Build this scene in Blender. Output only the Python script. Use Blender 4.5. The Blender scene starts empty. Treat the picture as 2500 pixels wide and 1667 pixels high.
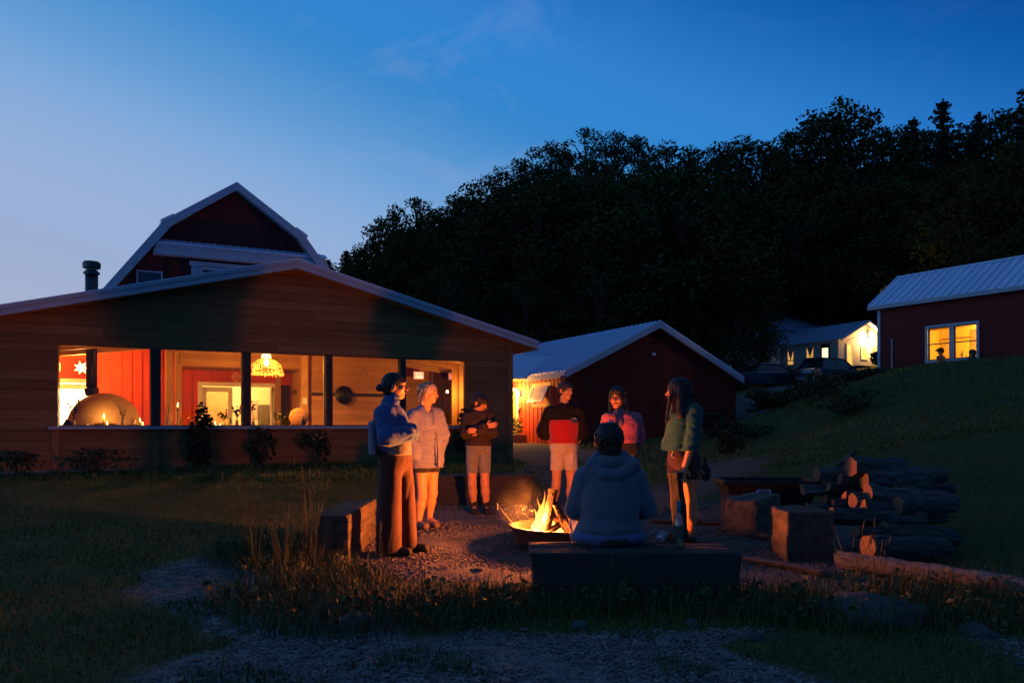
import bpy, math, random
import numpy as np
from mathutils import Vector, Matrix
random.seed(7); RNG = np.random.default_rng(7)
sc = bpy.context.scene
COL = sc.collection
PI = math.pi
R = math.radians

# ------------------------------------------------------------------ camera
FPX = 1944.0; HC = 1.2; HOR = 1040.0          # focal length in photo pixels, eye height, horizon row
cam = bpy.data.cameras.new('camera'); cam_o = bpy.data.objects.new('camera', cam); COL.objects.link(cam_o)
cam.sensor_width = 36; cam.lens = 36 * FPX / 2500; cam.shift_y = (HOR - 833.5) / 2500
cam.clip_end = 2000; cam.clip_start = .05
cam_o.location = (0, 0, HC); cam_o.rotation_euler = (PI / 2, 0, 0)
sc.camera = cam_o

# ------------------------------------------------------------------ dusk sky
SUN_AZ = -60                                   # afterglow: left of the view
w = bpy.data.worlds.new('World'); sc.world = w; w.use_nodes = True
nt = w.node_tree; N = nt.nodes; L = nt.links
bg = N['Background']
sky = N.new('ShaderNodeTexSky'); sky.sky_type = 'NISHITA'; sky.sun_disc = False
sky.sun_elevation = R(-4.5); sky.sun_rotation = R(SUN_AZ); sky.ozone_density = 3
tc = N.new('ShaderNodeTexCoord')
nv = N.new('ShaderNodeVectorMath'); nv.operation = 'NORMALIZE'; L.new(tc.outputs['Generated'], nv.inputs[0])
dt = N.new('ShaderNodeVectorMath'); dt.operation = 'DOT_PRODUCT'; L.new(nv.outputs[0], dt.inputs[0])
dt.inputs[1].default_value = (math.sin(R(SUN_AZ)), math.cos(R(SUN_AZ)), 0)
sp = N.new('ShaderNodeSeparateXYZ'); L.new(nv.outputs[0], sp.inputs[0])
az = N.new('ShaderNodeMath'); az.operation = 'ABSOLUTE'; L.new(sp.outputs['Z'], az.inputs[0])
ma = N.new('ShaderNodeMath'); ma.operation = 'MULTIPLY_ADD'; L.new(az.outputs[0], ma.inputs[0]); ma.inputs[1].default_value = -2.35; L.new(dt.outputs['Value'], ma.inputs[2])
# faint wisps of cloud
mp = N.new('ShaderNodeMapping'); L.new(nv.outputs[0], mp.inputs[0]); mp.inputs['Scale'].default_value = (3.2, 3.2, 7)
mp.inputs['Rotation'].default_value = (0, .5, 1.1)
cn = N.new('ShaderNodeTexNoise'); cn.inputs['Scale'].default_value = 1.6; cn.inputs['Detail'].default_value = 7; cn.inputs['Roughness'].default_value = .62
cn.inputs['Distortion'].default_value = .5
L.new(mp.outputs[0], cn.inputs[0])
cr = N.new('ShaderNodeMapRange'); L.new(cn.outputs[0], cr.inputs[0]); cr.inputs[1].default_value = .53; cr.inputs[2].default_value = .85
cr.inputs[3].default_value = 0; cr.inputs[4].default_value = .16
cd = N.new('ShaderNodeVectorMath'); cd.operation = 'DOT_PRODUCT'; L.new(nv.outputs[0], cd.inputs[0]); cd.inputs[1].default_value = Vector((-.10, 1, .40)).normalized()
cm = N.new('ShaderNodeMapRange'); cm.interpolation_type = 'SMOOTHSTEP'; L.new(cd.outputs['Value'], cm.inputs[0]); cm.inputs[1].default_value = .972; cm.inputs[2].default_value = .997; cm.inputs[3].default_value = .35; cm.inputs[4].default_value = 2.6
cx = N.new('ShaderNodeMath'); cx.operation = 'MULTIPLY'; L.new(cr.outputs[0], cx.inputs[0]); L.new(cm.outputs[0], cx.inputs[1])
mr = N.new('ShaderNodeMapRange'); L.new(ma.outputs[0], mr.inputs[0]); mr.inputs[1].default_value = -2.12; mr.inputs[2].default_value = .88
ramp = N.new('ShaderNodeValToRGB'); L.new(mr.outputs[0], ramp.inputs[0]); ramp.color_ramp.interpolation = 'CARDINAL'
def v2f(v): return (v + 2) / 3
stops = [(-2, (.040, .090, .21)), (-1.3, (.018, .088, .28)), (-.86, (.003, .088, .36)), (-.52, (.027, .205, .60)), (-.2, (.052, .255, .61)),
         (.06, (.175, .37, .68)), (.3, (.30, .43, .69)), (.55, (.34, .43, .64)), (.8, (.42, .45, .60)), (1, (.50, .46, .54))]
e = ramp.color_ramp.elements
while len(e) < len(stops): e.new(.5)
for el, (v, c) in zip(e, stops): el.position = v2f(v); el.color = (*c, 1)
wm = N.new('ShaderNodeMix'); wm.data_type = 'RGBA'; L.new(cx.outputs[0], wm.inputs['Factor']); L.new(ramp.outputs[0], wm.inputs['A']); wm.inputs['B'].default_value = (.32, .40, .66, 1)
ad = N.new('ShaderNodeMix'); ad.data_type = 'RGBA'; ad.blend_type = 'ADD'; ad.inputs['Factor'].default_value = .15
L.new(wm.outputs['Result'], ad.inputs['A']); L.new(sky.outputs[0], ad.inputs['B'])
L.new(ad.outputs['Result'], bg.inputs['Color']); bg.inputs['Strength'].default_value = 1.0

vs = sc.view_settings
vs.view_transform = 'Standard'; vs.look = 'None'; vs.exposure = 0; vs.gamma = 1; vs.use_curve_mapping = False
cy = sc.cycles
cy.use_denoising = True; cy.max_bounces = 8; cy.diffuse_bounces = 3; cy.glossy_bounces = 3; cy.transmission_bounces = 6
cy.transparent_max_bounces = 12; cy.sample_clamp_indirect = 2.5; cy.sample_clamp_direct = 0; cy.caustics_reflective = False; cy.caustics_refractive = False
cy.volume_bounces = 0
sc.render.film_transparent = False

# ------------------------------------------------------------------ helpers
def px(u, v, Y):                                # photo pixel + distance -> point in the place
    return Vector(((u - 1250) / FPX * Y, Y, HC + (HOR - v) / FPX * Y))

def tag(o, label=None, cat=None, group=None, kind=None):
    if label: o['label'] = label
    if cat: o['category'] = cat
    if group: o['group'] = group
    if kind: o['kind'] = kind
    return o

def link(o, parent=None):
    COL.objects.link(o)
    if parent: o.parent = parent
    return o

def thing(name, label, cat, loc=(0, 0, 0), rz=0, group=None):
    o = bpy.data.objects.new(name, None); o.empty_display_size = .2; link(o)
    o.location = loc; o.rotation_euler = (0, 0, rz)
    return tag(o, label, cat, group)

class MB:                                       # collects shapes, build() links them as one mesh object
    def __init__(s): s.v = []; s.f = []
    def add(s, vs, fs):
        n = len(s.v); s.v += [tuple(v) for v in vs]; s.f += [tuple(i + n for i in f) for f in fs]; return s
    def box(s, c, d, rot=None):
        vs = [Vector((x * d[0] / 2, y * d[1] / 2, z * d[2] / 2)) for x in (-1, 1) for y in (-1, 1) for z in (-1, 1)]
        if rot is not None: vs = [rot @ v for v in vs]
        return s.add([v + Vector(c) for v in vs], [(0, 1, 3, 2), (4, 6, 7, 5), (0, 4, 5, 1), (2, 3, 7, 6), (0, 2, 6, 4), (1, 5, 7, 3)])
    def b2(s, a, b): return s.box([(a[i] + b[i]) / 2 for i in range(3)], [abs(b[i] - a[i]) for i in range(3)])
    def prism(s, poly, axis, a, b):             # polygon in the two other axes, extruded along axis
        n = len(poly)
        def P(p, h):
            q = [0, 0, 0]; o = [i for i in range(3) if i != axis]; q[o[0]], q[o[1]] = p; q[axis] = h; return q
        vs = [P(p, a) for p in poly] + [P(p, b) for p in poly]
        return s.add(vs, [tuple(range(n))[::-1], tuple(range(n, 2 * n))] + [(i, (i + 1) % n, n + (i + 1) % n, n + i) for i in range(n)])
    def tube(s, pts, rad, n=8, cap=True):
        pts = [Vector(p) for p in pts]; k = len(pts)
        if not hasattr(rad, '__len__'): rad = [rad] * k
        rings = []; prev = None
        for i, p in enumerate(pts):
            t = (pts[min(i + 1, k - 1)] - pts[max(i - 1, 0)]).normalized()
            if prev is None:
                a = t.orthogonal().normalized()
            else:
                a = (prev - t * prev.dot(t)); a = a.normalized() if a.length > 1e-6 else t.orthogonal().normalized()
            prev = a; b = t.cross(a)
            rings.append([p + (a * math.cos(2 * PI * j / n) + b * math.sin(2 * PI * j / n)) * rad[i] for j in range(n)])
        vs = [v for r in rings for v in r]
        fs = [(i * n + j, i * n + (j + 1) % n, (i + 1) * n + (j + 1) % n, (i + 1) * n + j) for i in range(k - 1) for j in range(n)]
        if cap: fs += [tuple(range(n))[::-1], tuple(range((k - 1) * n, k * n))]
        return s.add(vs, fs)
    def lathe(s, prof, n=16, c=(0, 0, 0)):      # (r, z) profile round the z axis
        k = len(prof); vs = [(c[0] + r * math.cos(2 * PI * j / n), c[1] + r * math.sin(2 * PI * j / n), c[2] + z) for r, z in prof for j in range(n)]
        fs = [(i * n + j, i * n + (j + 1) % n, (i + 1) * n + (j + 1) % n, (i + 1) * n + j) for i in range(k - 1) for j in range(n)]
        if prof[0][0] > 1e-4: fs.append(tuple(range(n))[::-1])
        if prof[-1][0] > 1e-4: fs.append(tuple(range((k - 1) * n, k * n)))
        return s.add(vs, fs)
    def build(s, name, mat, parent=None, smooth=False, loc=None, bevel=0):
        me = bpy.data.meshes.new(name); me.from_pydata(s.v, [], s.f); me.update()
        if mat: me.materials.append(mat)
        if smooth: me.shade_smooth()
        o = bpy.data.objects.new(name, me); link(o, parent)
        if loc is not None: o.location = loc
        if bevel:
            m = o.modifiers.new('bevel', 'BEVEL'); m.width = bevel; m.segments = 2; m.limit_method = 'ANGLE'
        return o

_unit = {}
def bar(name, mat, parent, c, d, rot=(0, 0, 0)):  # a board: shared unit mesh, scaled
    k = mat.name
    if k not in _unit:
        b = .5; me = bpy.data.meshes.new('board_' + k)
        m = MB().box((0, 0, 0), (1, 1, 1)); me.from_pydata(m.v, [], m.f); me.materials.append(mat); _unit[k] = me
    o = bpy.data.objects.new(name, _unit[k]); link(o, parent); o.location = c; o.scale = d; o.rotation_euler = rot
    return o

def np_mesh(name, V, F, mat, parent=None, smooth=False, loc=(0, 0, 0)):   # V (n,3), F (m,3|4)
    V = np.asarray(V, np.float32); F = np.asarray(F, np.int32); k = F.shape[1]
    me = bpy.data.meshes.new(name); me.vertices.add(len(V)); me.vertices.foreach_set('co', V.ravel())
    me.loops.add(F.size); me.loops.foreach_set('vertex_index', F.ravel())
    me.polygons.add(len(F)); me.polygons.foreach_set('loop_start', np.arange(len(F), dtype=np.int32) * k)
    me.update(calc_edges=True); me.validate()
    if mat: me.materials.append(mat)
    if smooth: me.shade_smooth()
    o = bpy.data.objects.new(name, me); link(o, parent); o.location = loc
    return o

# ------------------------------------------------------------------ materials
def mat(name, c, c2=None, scale=6, rough=.8, bump=0, bscale=None, stretch=(1, 1, 1), metal=0, rnd=0, spec=.3, detail=5, coords='Object', sss=0, sheen=0, world=False, trans=0):
    m = bpy.data.materials.new(name); m.use_nodes = True; nt = m.node_tree; N = nt.nodes; L = nt.links
    b = N['Principled BSDF']; b.inputs['Roughness'].default_value = rough; b.inputs['Metallic'].default_value = metal
    b.inputs['Specular IOR Level'].default_value = spec
    if sheen: b.inputs['Sheen Weight'].default_value = sheen; b.inputs['Sheen Roughness'].default_value = .6
    if sss:
        b.inputs['Subsurface Weight'].default_value = sss; b.inputs['Subsurface Radius'].default_value = (.02, .008, .004); b.inputs['Subsurface Scale'].default_value = 1
    c2 = c2 or tuple(x * .7 for x in c)
    if world: g = N.new('ShaderNodeNewGeometry'); src = g.outputs['Position']
    else: t = N.new('ShaderNodeTexCoord'); src = t.outputs[coords]
    mp = N.new('ShaderNodeMapping'); L.new(src, mp.inputs[0]); mp.inputs['Scale'].default_value = stretch
    if rnd:
        oi = N.new('ShaderNodeObjectInfo')
        ml = N.new('ShaderNodeVectorMath'); ml.operation = 'SCALE'; ml.inputs[0].default_value = (17, 31, 13); L.new(oi.outputs['Random'], ml.inputs['Scale'])
        L.new(ml.outputs[0], mp.inputs['Location'])
    n = N.new('ShaderNodeTexNoise'); n.inputs['Scale'].default_value = scale; n.inputs['Detail'].default_value = detail; n.inputs['Roughness'].default_value = .6
    L.new(mp.outputs[0], n.inputs[0])
    r = N.new('ShaderNodeMapRange'); r.inputs[1].default_value = .32; r.inputs[2].default_value = .68; L.new(n.outputs[0], r.inputs[0])
    mx = N.new('ShaderNodeMix'); mx.data_type = 'RGBA'; L.new(r.outputs[0], mx.inputs['Factor']); mx.inputs['A'].default_value = (*c, 1); mx.inputs['B'].default_value = (*c2, 1)
    out = mx.outputs['Result']
    if rnd:
        hs = N.new('ShaderNodeHueSaturation'); L.new(out, hs.inputs['Color'])
        mr = N.new('ShaderNodeMapRange'); mr.inputs[3].default_value = 1 - rnd; mr.inputs[4].default_value = 1 + rnd; L.new(oi.outputs['Random'], mr.inputs[0]); L.new(mr.outputs[0], hs.inputs['Value'])
        out = hs.outputs['Color']
    L.new(out, b.inputs['Base Color'])
    if bump:
        n2 = N.new('ShaderNodeTexNoise'); n2.inputs['Scale'].default_value = bscale or scale * 4; n2.inputs['Detail'].default_value = 6; L.new(mp.outputs[0], n2.inputs[0])
        bp = N.new('ShaderNodeBump'); bp.inputs['Strength'].default_value = bump; bp.inputs['Distance'].default_value = .02; L.new(n2.outputs[0], bp.inputs['Height']); L.new(bp.outputs[0], b.inputs['Normal'])
    return m

def emis(name, c, s):
    m = bpy.data.materials.new(name); m.use_nodes = True; N = m.node_tree.nodes; b = N['Principled BSDF']
    b.inputs['Base Color'].default_value = (*c, 1); b.inputs['Emission Color'].default_value = (*c, 1); b.inputs['Emission Strength'].default_value = s
    return m

def glass(name, tint=(.96, .97, .97), refl=.012, rough=.02):      # thin pane: mostly clear, reflects at a glance
    m = bpy.data.materials.new(name); m.use_nodes = True; nt = m.node_tree; N = nt.nodes; L = nt.links
    N.remove(N['Principled BSDF']); o = N['Material Output']
    t = N.new('ShaderNodeBsdfTransparent'); t.inputs[0].default_value = (*tint, 1)
    g = N.new('ShaderNodeBsdfGlossy'); g.inputs['Roughness'].default_value = rough
    f = N.new('ShaderNodeLayerWeight'); f.inputs[0].default_value = .5
    pw = N.new('ShaderNodeMath'); pw.operation = 'POWER'; L.new(f.outputs['Facing'], pw.inputs[0]); pw.inputs[1].default_value = 4.5
    a = N.new('ShaderNodeMath'); a.operation = 'MULTIPLY_ADD'; a.inputs[1].default_value = 1 - refl; a.inputs[2].default_value = refl; L.new(pw.outputs[0], a.inputs[0]); a.use_clamp = True
    mx = N.new('ShaderNodeMixShader'); L.new(a.outputs[0], mx.inputs[0]); L.new(t.outputs[0], mx.inputs[1]); L.new(g.outputs[0], mx.inputs[2]); L.new(mx.outputs[0], o.inputs[0])
    return m

def lamp(name, loc, power, color, radius=.05, parent=None):
    l = bpy.data.lights.new(name, 'POINT'); l.energy = power; l.color = color; l.shadow_soft_size = radius
    o = bpy.data.objects.new(name, l); link(o, parent); o.location = loc
    return o

WARM = (1, .385, .06); FIRE = (1, .21, .03); PORCH = (1, .60, .22)
m_siding = mat('weathered_siding', (.27, .140, .058), (.15, .078, .032), 3, .85, .35, 9, (1, 6, 14), rnd=.22)
m_darkwood = mat('dark_post', (.055, .045, .04), (.03, .025, .022), 4, .8, .2, rnd=.1)
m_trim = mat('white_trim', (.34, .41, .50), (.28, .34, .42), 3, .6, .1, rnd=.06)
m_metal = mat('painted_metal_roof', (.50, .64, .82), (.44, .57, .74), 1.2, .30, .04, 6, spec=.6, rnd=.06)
m_ridge = mat('ridge_metal', (.36, .38, .40), None, 2, .45)
m_redboard_lit = mat('red_board_lit', (.46, .050, .020), (.34, .034, .014), 2.5, .75, .25, 8, (8, 8, 1), rnd=.16)  # lamplit copy of the shed red: the lamp's glow put into the colour
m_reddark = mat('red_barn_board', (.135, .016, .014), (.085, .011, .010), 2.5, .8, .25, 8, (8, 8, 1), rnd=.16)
m_redin = mat('red_interior_board', (.56, .070, .022), (.46, .052, .018), 2.5, .6, .12, 8, (8, 8, 1), rnd=.08)
m_pine = mat('pine_board', (.50, .27, .10), (.36, .17, .06), 2.2, .55, .15, 10, (1.5, 10, 16), rnd=.14)
m_beam = mat('pine_beam', (.52, .30, .12), (.40, .21, .075), 2.2, .6, .1, 10, (2, 10, 10), rnd=.08)
m_floor = mat('plank_floor', (.22, .13, .07), None, 3, .5, .1, rnd=.1)
m_black = mat('black_steel', (.018, .018, .019), (.03, .028, .026), 5, .45, .05, metal=.6)
m_white = mat('white_paint', (.72, .70, .66), (.66, .64, .60), 4, .5)
m_glass = glass('window_glass')
m_darkglass = glass('dark_glass', (.35, .37, .38), .2)
m_concrete = mat('concrete', (.30, .30, .29), (.22, .22, .21), 5, .9, .3, 20)
# ------------------------------------------------------------------ solid modelling by distance fields (people, oven, timbers, rocks)
class SDF:
    def __init__(s, lo, hi, h):
        s.h = h; s.lo = np.array(lo, float); n = np.ceil((np.array(hi) - s.lo) / h).astype(int) + 1; s.n = n
        s.ax = [s.lo[i] + h * np.arange(n[i]) for i in range(3)]
        s.d = np.full(n, 1e3)
    def _sub(s, lo, hi):
        a = np.maximum(np.floor((np.asarray(lo) - s.lo) / s.h).astype(int), 0); b = np.minimum(np.ceil((np.asarray(hi) - s.lo) / s.h).astype(int) + 1, s.n)
        if (b <= a).any(): return None, None
        sl = tuple(slice(a[i], b[i]) for i in range(3))
        return sl, (s.ax[0][sl[0]][:, None, None], s.ax[1][sl[1]][None, :, None], s.ax[2][sl[2]][None, None, :])
    def _put(s, sl, v, k, op):
        d = s.d[sl]
        if op == 'u':
            if k > 0: hh = np.clip(.5 + .5 * (d - v) / k, 0, 1); r = d * (1 - hh) + v * hh - k * hh * (1 - hh); r = np.where(np.abs(d - v) < k, r, np.minimum(d, v))
            else: r = np.minimum(d, v)
        elif op == 's':
            if k > 0: hh = np.clip(.5 - .5 * (d + v) / k, 0, 1); r = d * (1 - hh) - v * hh + k * hh * (1 - hh); r = np.where(np.abs(d + v) < k, r, np.maximum(d, -v))
            else: r = np.maximum(d, -v)
        s.d[sl] = r
    def cone(s, p, q, r1, r2=None, k=.02, sy=1.0, op='u', yaw=0):      # rounded cone, sy squashes it along (yawed) y
        p = np.array(p, float); q = np.array(q, float); r2 = r1 if r2 is None else r2; m = max(r1, r2) * max(1, sy) + k + 3 * s.h
        sl, g = s._sub(np.minimum(p, q) - m, np.maximum(p, q) + m)
        if sl is None: return s
        e = q - p; c, sn = math.cos(yaw), math.sin(yaw)
        def T(x, y, z): return (x * c + y * sn, (-x * sn + y * c) / sy, z)
        ex, ey, ez = T(*e); L2 = ex * ex + ey * ey + ez * ez + 1e-12
        x, y, z = T(g[0] - p[0], g[1] - p[1], g[2] - p[2])
        t = np.clip((x * ex + y * ey + z * ez) / L2, 0, 1)
        v = np.sqrt((x - t * ex) ** 2 + (y - t * ey) ** 2 + (z - t * ez) ** 2) - (r1 + (r2 - r1) * t)
        s._put(sl, v * min(1, (1 + sy) / 2), k, op); return s
    def ell(s, c, r, k=.02, yaw=0, pitch=0, op='u', roll=0):
        c = np.array(c, float); m = max(r) + k + 3 * s.h; sl, g = s._sub(c - m, c + m)
        if sl is None: return s
        M = np.array(Matrix.Rotation(yaw, 3, 'Z') @ Matrix.Rotation(pitch, 3, 'X') @ Matrix.Rotation(roll, 3, 'Y')).T
        X = [g[i] - c[i] for i in range(3)]
        q = [M[i, 0] * X[0] + M[i, 1] * X[1] + M[i, 2] * X[2] for i in range(3)]
        k0 = np.sqrt(sum((q[i] / r[i]) ** 2 for i in range(3))); k1 = np.sqrt(sum((q[i] / r[i] ** 2) ** 2 for i in range(3))) + 1e-9
        s._put(sl, k0 * (k0 - 1) / k1, k, op); return s
    def box(s, c, hd, rnd=.02, k=.01, yaw=0, op='u', taper=0):
        c = np.array(c, float); m = float(np.linalg.norm(hd)) + k + 3 * s.h; sl, g = s._sub(c - m, c + m)
        if sl is None: return s
        cc, sn = math.cos(yaw), math.sin(yaw); x = g[0] - c[0]; y = g[1] - c[1]; z = g[2] - c[2]
        X = x * cc + y * sn; Y = -x * sn + y * cc
        q = [np.abs(X) - (hd[0] + taper * z) + rnd, np.abs(Y) - hd[1] + rnd, np.abs(z) - hd[2] + rnd]
        v = np.sqrt(sum(np.maximum(a, 0) ** 2 for a in q)) + np.minimum(np.maximum(np.maximum(q[0], q[1]), q[2]), 0) - rnd
        s._put(sl, v, k, op); return s
    def plane(s, pt, nrm):                       # keep the side the normal points away from
        nrm = np.array(nrm, float); nrm /= np.linalg.norm(nrm)
        v = sum((s.ax[i].reshape([-1 if j == i else 1 for j in range(3)]) - pt[i]) * nrm[i] for i in range(3))
        s.d = np.maximum(s.d, v); return s
    def noise(s, amp, freq, seed=0, ridge=False, st=(1, 1, 1)):
        x, y, z = (s.ax[0][:, None, None] * freq * st[0], s.ax[1][None, :, None] * freq * st[1], s.ax[2][None, None, :] * freq * st[2])
        r = random.Random(seed); a = [r.uniform(0, 6.3) for _ in range(9)]
        wx = x + 1.1 * np.sin(1.3 * y + a[0]) + .8 * np.sin(1.1 * z + a[1]); wy = y + 1.1 * np.sin(1.2 * z + a[2]) + .8 * np.sin(.9 * x + a[3]); wz = z + 1.1 * np.sin(1.4 * x + a[4]) + .8 * np.sin(1.05 * y + a[5])
        v = np.sin(wx + wy * .4 + a[6]) * .5 + np.sin(wy * 1.3 + wz * .5 + a[7]) * .5 + np.sin(wz * 1.7 - wx * .6 + a[8]) * .4
        if ridge: v = 1 - 2 * np.abs(np.sin(v * 1.6))
        s.d = s.d + amp * v; return s
    def mesh(s):                                 # surface nets
        d = s.d; b = d < 0; n = s.n
        C = np.stack([b[i:n[0] - 1 + i, j:n[1] - 1 + j, k:n[2] - 1 + k] for i in (0, 1) for j in (0, 1) for k in (0, 1)], 0)
        sm = C.sum(0); act = (sm > 0) & (sm < 8); idx = np.argwhere(act); vid = np.full(act.shape, -1, np.int64); vid[act] = np.arange(len(idx))
        off = [(i, j, k) for i in (0, 1) for j in (0, 1) for k in (0, 1)]
        val = np.stack([d[idx[:, 0] + o[0], idx[:, 1] + o[1], idx[:, 2] + o[2]] for o in off], 1)
        acc = np.zeros((len(idx), 3)); cnt = np.zeros(len(idx))
        for a in range(8):
            for c in range(a + 1, 8):
                df = [off[c][i] - off[a][i] for i in range(3)]
                if sum(map(abs, df)) != 1: continue
                va, vc = val[:, a], val[:, c]; m = (va < 0) != (vc < 0); t = np.where(m, va / np.where(m, va - vc, 1), 0)
                for i in range(3): acc[:, i] += np.where(m, off[a][i] + t * df[i], 0)
                cnt += m
        V = s.lo + (idx + acc / np.maximum(cnt, 1)[:, None]) * s.h
        Q = []
        for ax in range(3):
            o1, o2 = [(1, 2), (2, 0), (0, 1)][ax]
            A = [slice(None)] * 3; B = [slice(None)] * 3; A[ax] = slice(0, -1); B[ax] = slice(1, None)
            e = b[tuple(A)] != b[tuple(B)]
            sel = [slice(None)] * 3; sel[o1] = slice(1, n[o1] - 1); sel[o2] = slice(1, n[o2] - 1)
            ii = np.argwhere(e[tuple(sel)]); ii[:, o1] += 1; ii[:, o2] += 1
            ins = b[tuple(ii.T)]
            u = np.zeros(3, int); u[o1] = 1; w_ = np.zeros(3, int); w_[o2] = 1
            q = np.stack([vid[tuple((ii - u - w_).T)], vid[tuple((ii - w_).T)], vid[tuple(ii.T)], vid[tuple((ii - u).T)]], 1)
            q[~ins] = q[~ins][:, ::-1]; Q.append(q)
        return V, np.concatenate(Q)
    def build(s, name, mat, parent=None, loc=(0, 0, 0), smooth=True):
        V, F = s.mesh(); return np_mesh(name, V, F, mat, parent, smooth, loc)
# ------------------------------------------------------------------ terrain
CP = [(-25, 0, 0), (-8, 1, 0), (0, 1, 0), (8, 1, 0), (20, 0, .2), (-12, 6, 0), (-4, 6, 0), (0, 5, 0), (3, 5, 0), (-2, 8, 0), (0.5, 8, 0), (2.5, 8.5, .02), (4.2, 7.5, .03),
      (0, 10.6, .02), (-1.5, 12, .10), (-9, 12, .15), (-8.85, 15.5, .30), (-4.4, 17.8, .36), (0, 20, .42), (-14, 20, .3), (-20, 14, .1), (0.5, 14, .15), (1.9, 28.5, .54), (0, 32, .58), (5.6, 30.4, .62),
      (5, 20, .45), (9.2, 32.3, 1.0), (6.5, 10, .35), (7.5, 14, .95), (10, 20, 2.0), (12, 26, 2.9), (15.2, 33, 3.55), (18.5, 28, 3.5), (22, 22, 3.3), (20, 36, 4.1), (10.5, 36, 2.2), (13, 43, 3.15), (16.8, 45, 3.42), (20.4, 47.5, 3.6),
      (27, 66, 6.0), (33, 66, 6.3), (20, 60, 4.6), (26, 78, 6.8), (14, 78, 5.2), (40, 78, 8), (24, 55, 4.6), (30, 55, 5.2), (28, 40, 5), (10, 55, 3.2), (0, 50, 1.5), (-25, 50, .5), (35, 30, 4.8), (28, 10, 1.2), (12, 8, .7), (9, 5, .25)]
_P = np.array(CP, float)
def _U(r2): return r2 * np.log(r2 + 1e-9)
_n = len(_P); _K = _U(((_P[:, None, :2] - _P[None, :, :2]) ** 2).sum(-1)) + np.eye(_n) * 2.0
_Q = np.c_[np.ones(_n), _P[:, :2]]
_A = np.block([[_K, _Q], [_Q.T, np.zeros((3, 3))]])
_W = np.linalg.solve(_A, np.r_[_P[:, 2], 0, 0, 0])
HX = np.array([-90, -45, -30, -22, -16, -10, -5, 4, 10, 17, 27, 39, 47, 61, 80, 160.])
HH = np.array([0, 1, 4, 8, 11, 14, 16, 21, 23.5, 22, 22.5, 25, 24.5, 27, 28, 28.])
def ground_z(x, y):
    x = np.asarray(x, float); y = np.asarray(y, float); sh = x.shape
    xc = np.clip(x, -25, 36).ravel(); yc = np.clip(y, 0, 78).ravel(); z = np.empty(len(xc))
    for i in range(0, len(xc), 20000):
        a = xc[i:i + 20000]; b = yc[i:i + 20000]
        z[i:i + 20000] = _U((a[:, None] - _P[:, 0]) ** 2 + (b[:, None] - _P[:, 1]) ** 2) @ _W[:_n] + _W[_n] + a * _W[_n + 1] + b * _W[_n + 2]
    z = z.reshape(sh)
    y0 = 58 + 20 * np.clip((x - 8) / 8, 0, 1); k = np.clip((y - y0) / (100 - y0), 0, 1); k = k * k * (3 - 2 * k)
    xr = x * 95 / np.maximum(y, 60)
    return z * (1 - k) + k * np.maximum(np.interp(xr, HX, HH), 0)
def gz(x, y): return float(ground_z(np.array([x]), np.array([y]))[0])

def wob(x, y, s, seed=0):
    return (np.sin(x * s + 1.3 * np.sin(y * s * .7 + seed) + seed) + np.sin(y * s * 1.1 + 1.7 * np.sin(x * s * .6 + 2 * seed)) + np.sin((x + y) * s * 1.9 + seed * 3) * .5) / 2.5
def sst(a, b, x): t = np.clip((x - a) / (b - a), 0, 1); return t * t * (3 - 2 * t)
def seg_d(x, y, a, b):
    ax, ay = a; bx, by = b; dx, dy = bx - ax, by - ay
    t = np.clip(((x - ax) * dx + (y - ay) * dy) / (dx * dx + dy * dy), 0, 1)
    return np.hypot(x - ax - t * dx, y - ay - t * dy)
def gravel_m(x, y):
    n = wob(x, y, 2.2, 1) * .28 + wob(x, y, 6, 4) * .1
    d = np.hypot((x - 1.0) / 1.0, (y - 9.0) / 1.0) - 3.05
    d = np.minimum(d, seg_d(x, y, (1.2, 11), (.6, 22)) - .55)
    d = np.minimum(d, seg_d(x, y, (.6, 21), (.3, 34)) - 1.7)
    d = np.minimum(d, seg_d(x, y, (2, 11), (4.5, 16)) - .6)
    d = np.minimum(d, seg_d(x, y, (10.5, 36), (22, 48)) - 2.4)
    d = np.minimum(d, seg_d(x, y, (2.7, 6.0), (3.6, 6.2)) - .35)
    return sst(.25, -.25, d + n)
def chips_m(x, y):
    n = wob(x, y, 2.6, 2) * .25 + wob(x, y, 7, 5) * .12
    d = np.minimum(np.minimum(seg_d(x, y, (-1.15, 4.6), (-2.2, 5.9)) - .55, seg_d(x, y, (-2.2, 5.9), (-2.55, 7.0)) - .5), seg_d(x, y, (-.9, 3.4), (-1.15, 4.6)) - .55)
    d = np.minimum(d, np.maximum(y - 4.55, -1.0 - x))
    hole = .55 - np.hypot((x - 1.75) / 1.3, y - 4.3)
    d = np.maximum(d, hole)
    return sst(.2, -.2, d + n + np.maximum(wob(x, y, 1.7, 9) - .25, 0) * 1.3 * (x > -.6))

def space(a, b, d0, grow, c):
    o = [c]; s = d0
    while o[-1] < b: o.append(o[-1] + s); s *= grow
    s = d0; l = [c]
    while l[-1] > a: l.append(l[-1] - s); s *= grow
    return np.array(l[:0:-1] + o)
gx = space(-400, 500, .085, 1.035, .3); gy = space(-30, 700, .085, 1.032, 5.5)
X, Y = np.meshgrid(gx, gy, indexing='ij'); Z = ground_z(X, Y)
near = np.exp(-np.maximum(Y - 10, 0) / 15)
Z += near * (wob(X, Y, 3.1, 3) * .012 + wob(X, Y, 9, 6) * .006)
nx, ny = X.shape; I = np.arange(nx * ny).reshape(nx, ny)
F = np.stack([I[:-1, :-1], I[1:, :-1], I[1:, 1:], I[:-1, 1:]], -1).reshape(-1, 4)

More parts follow.
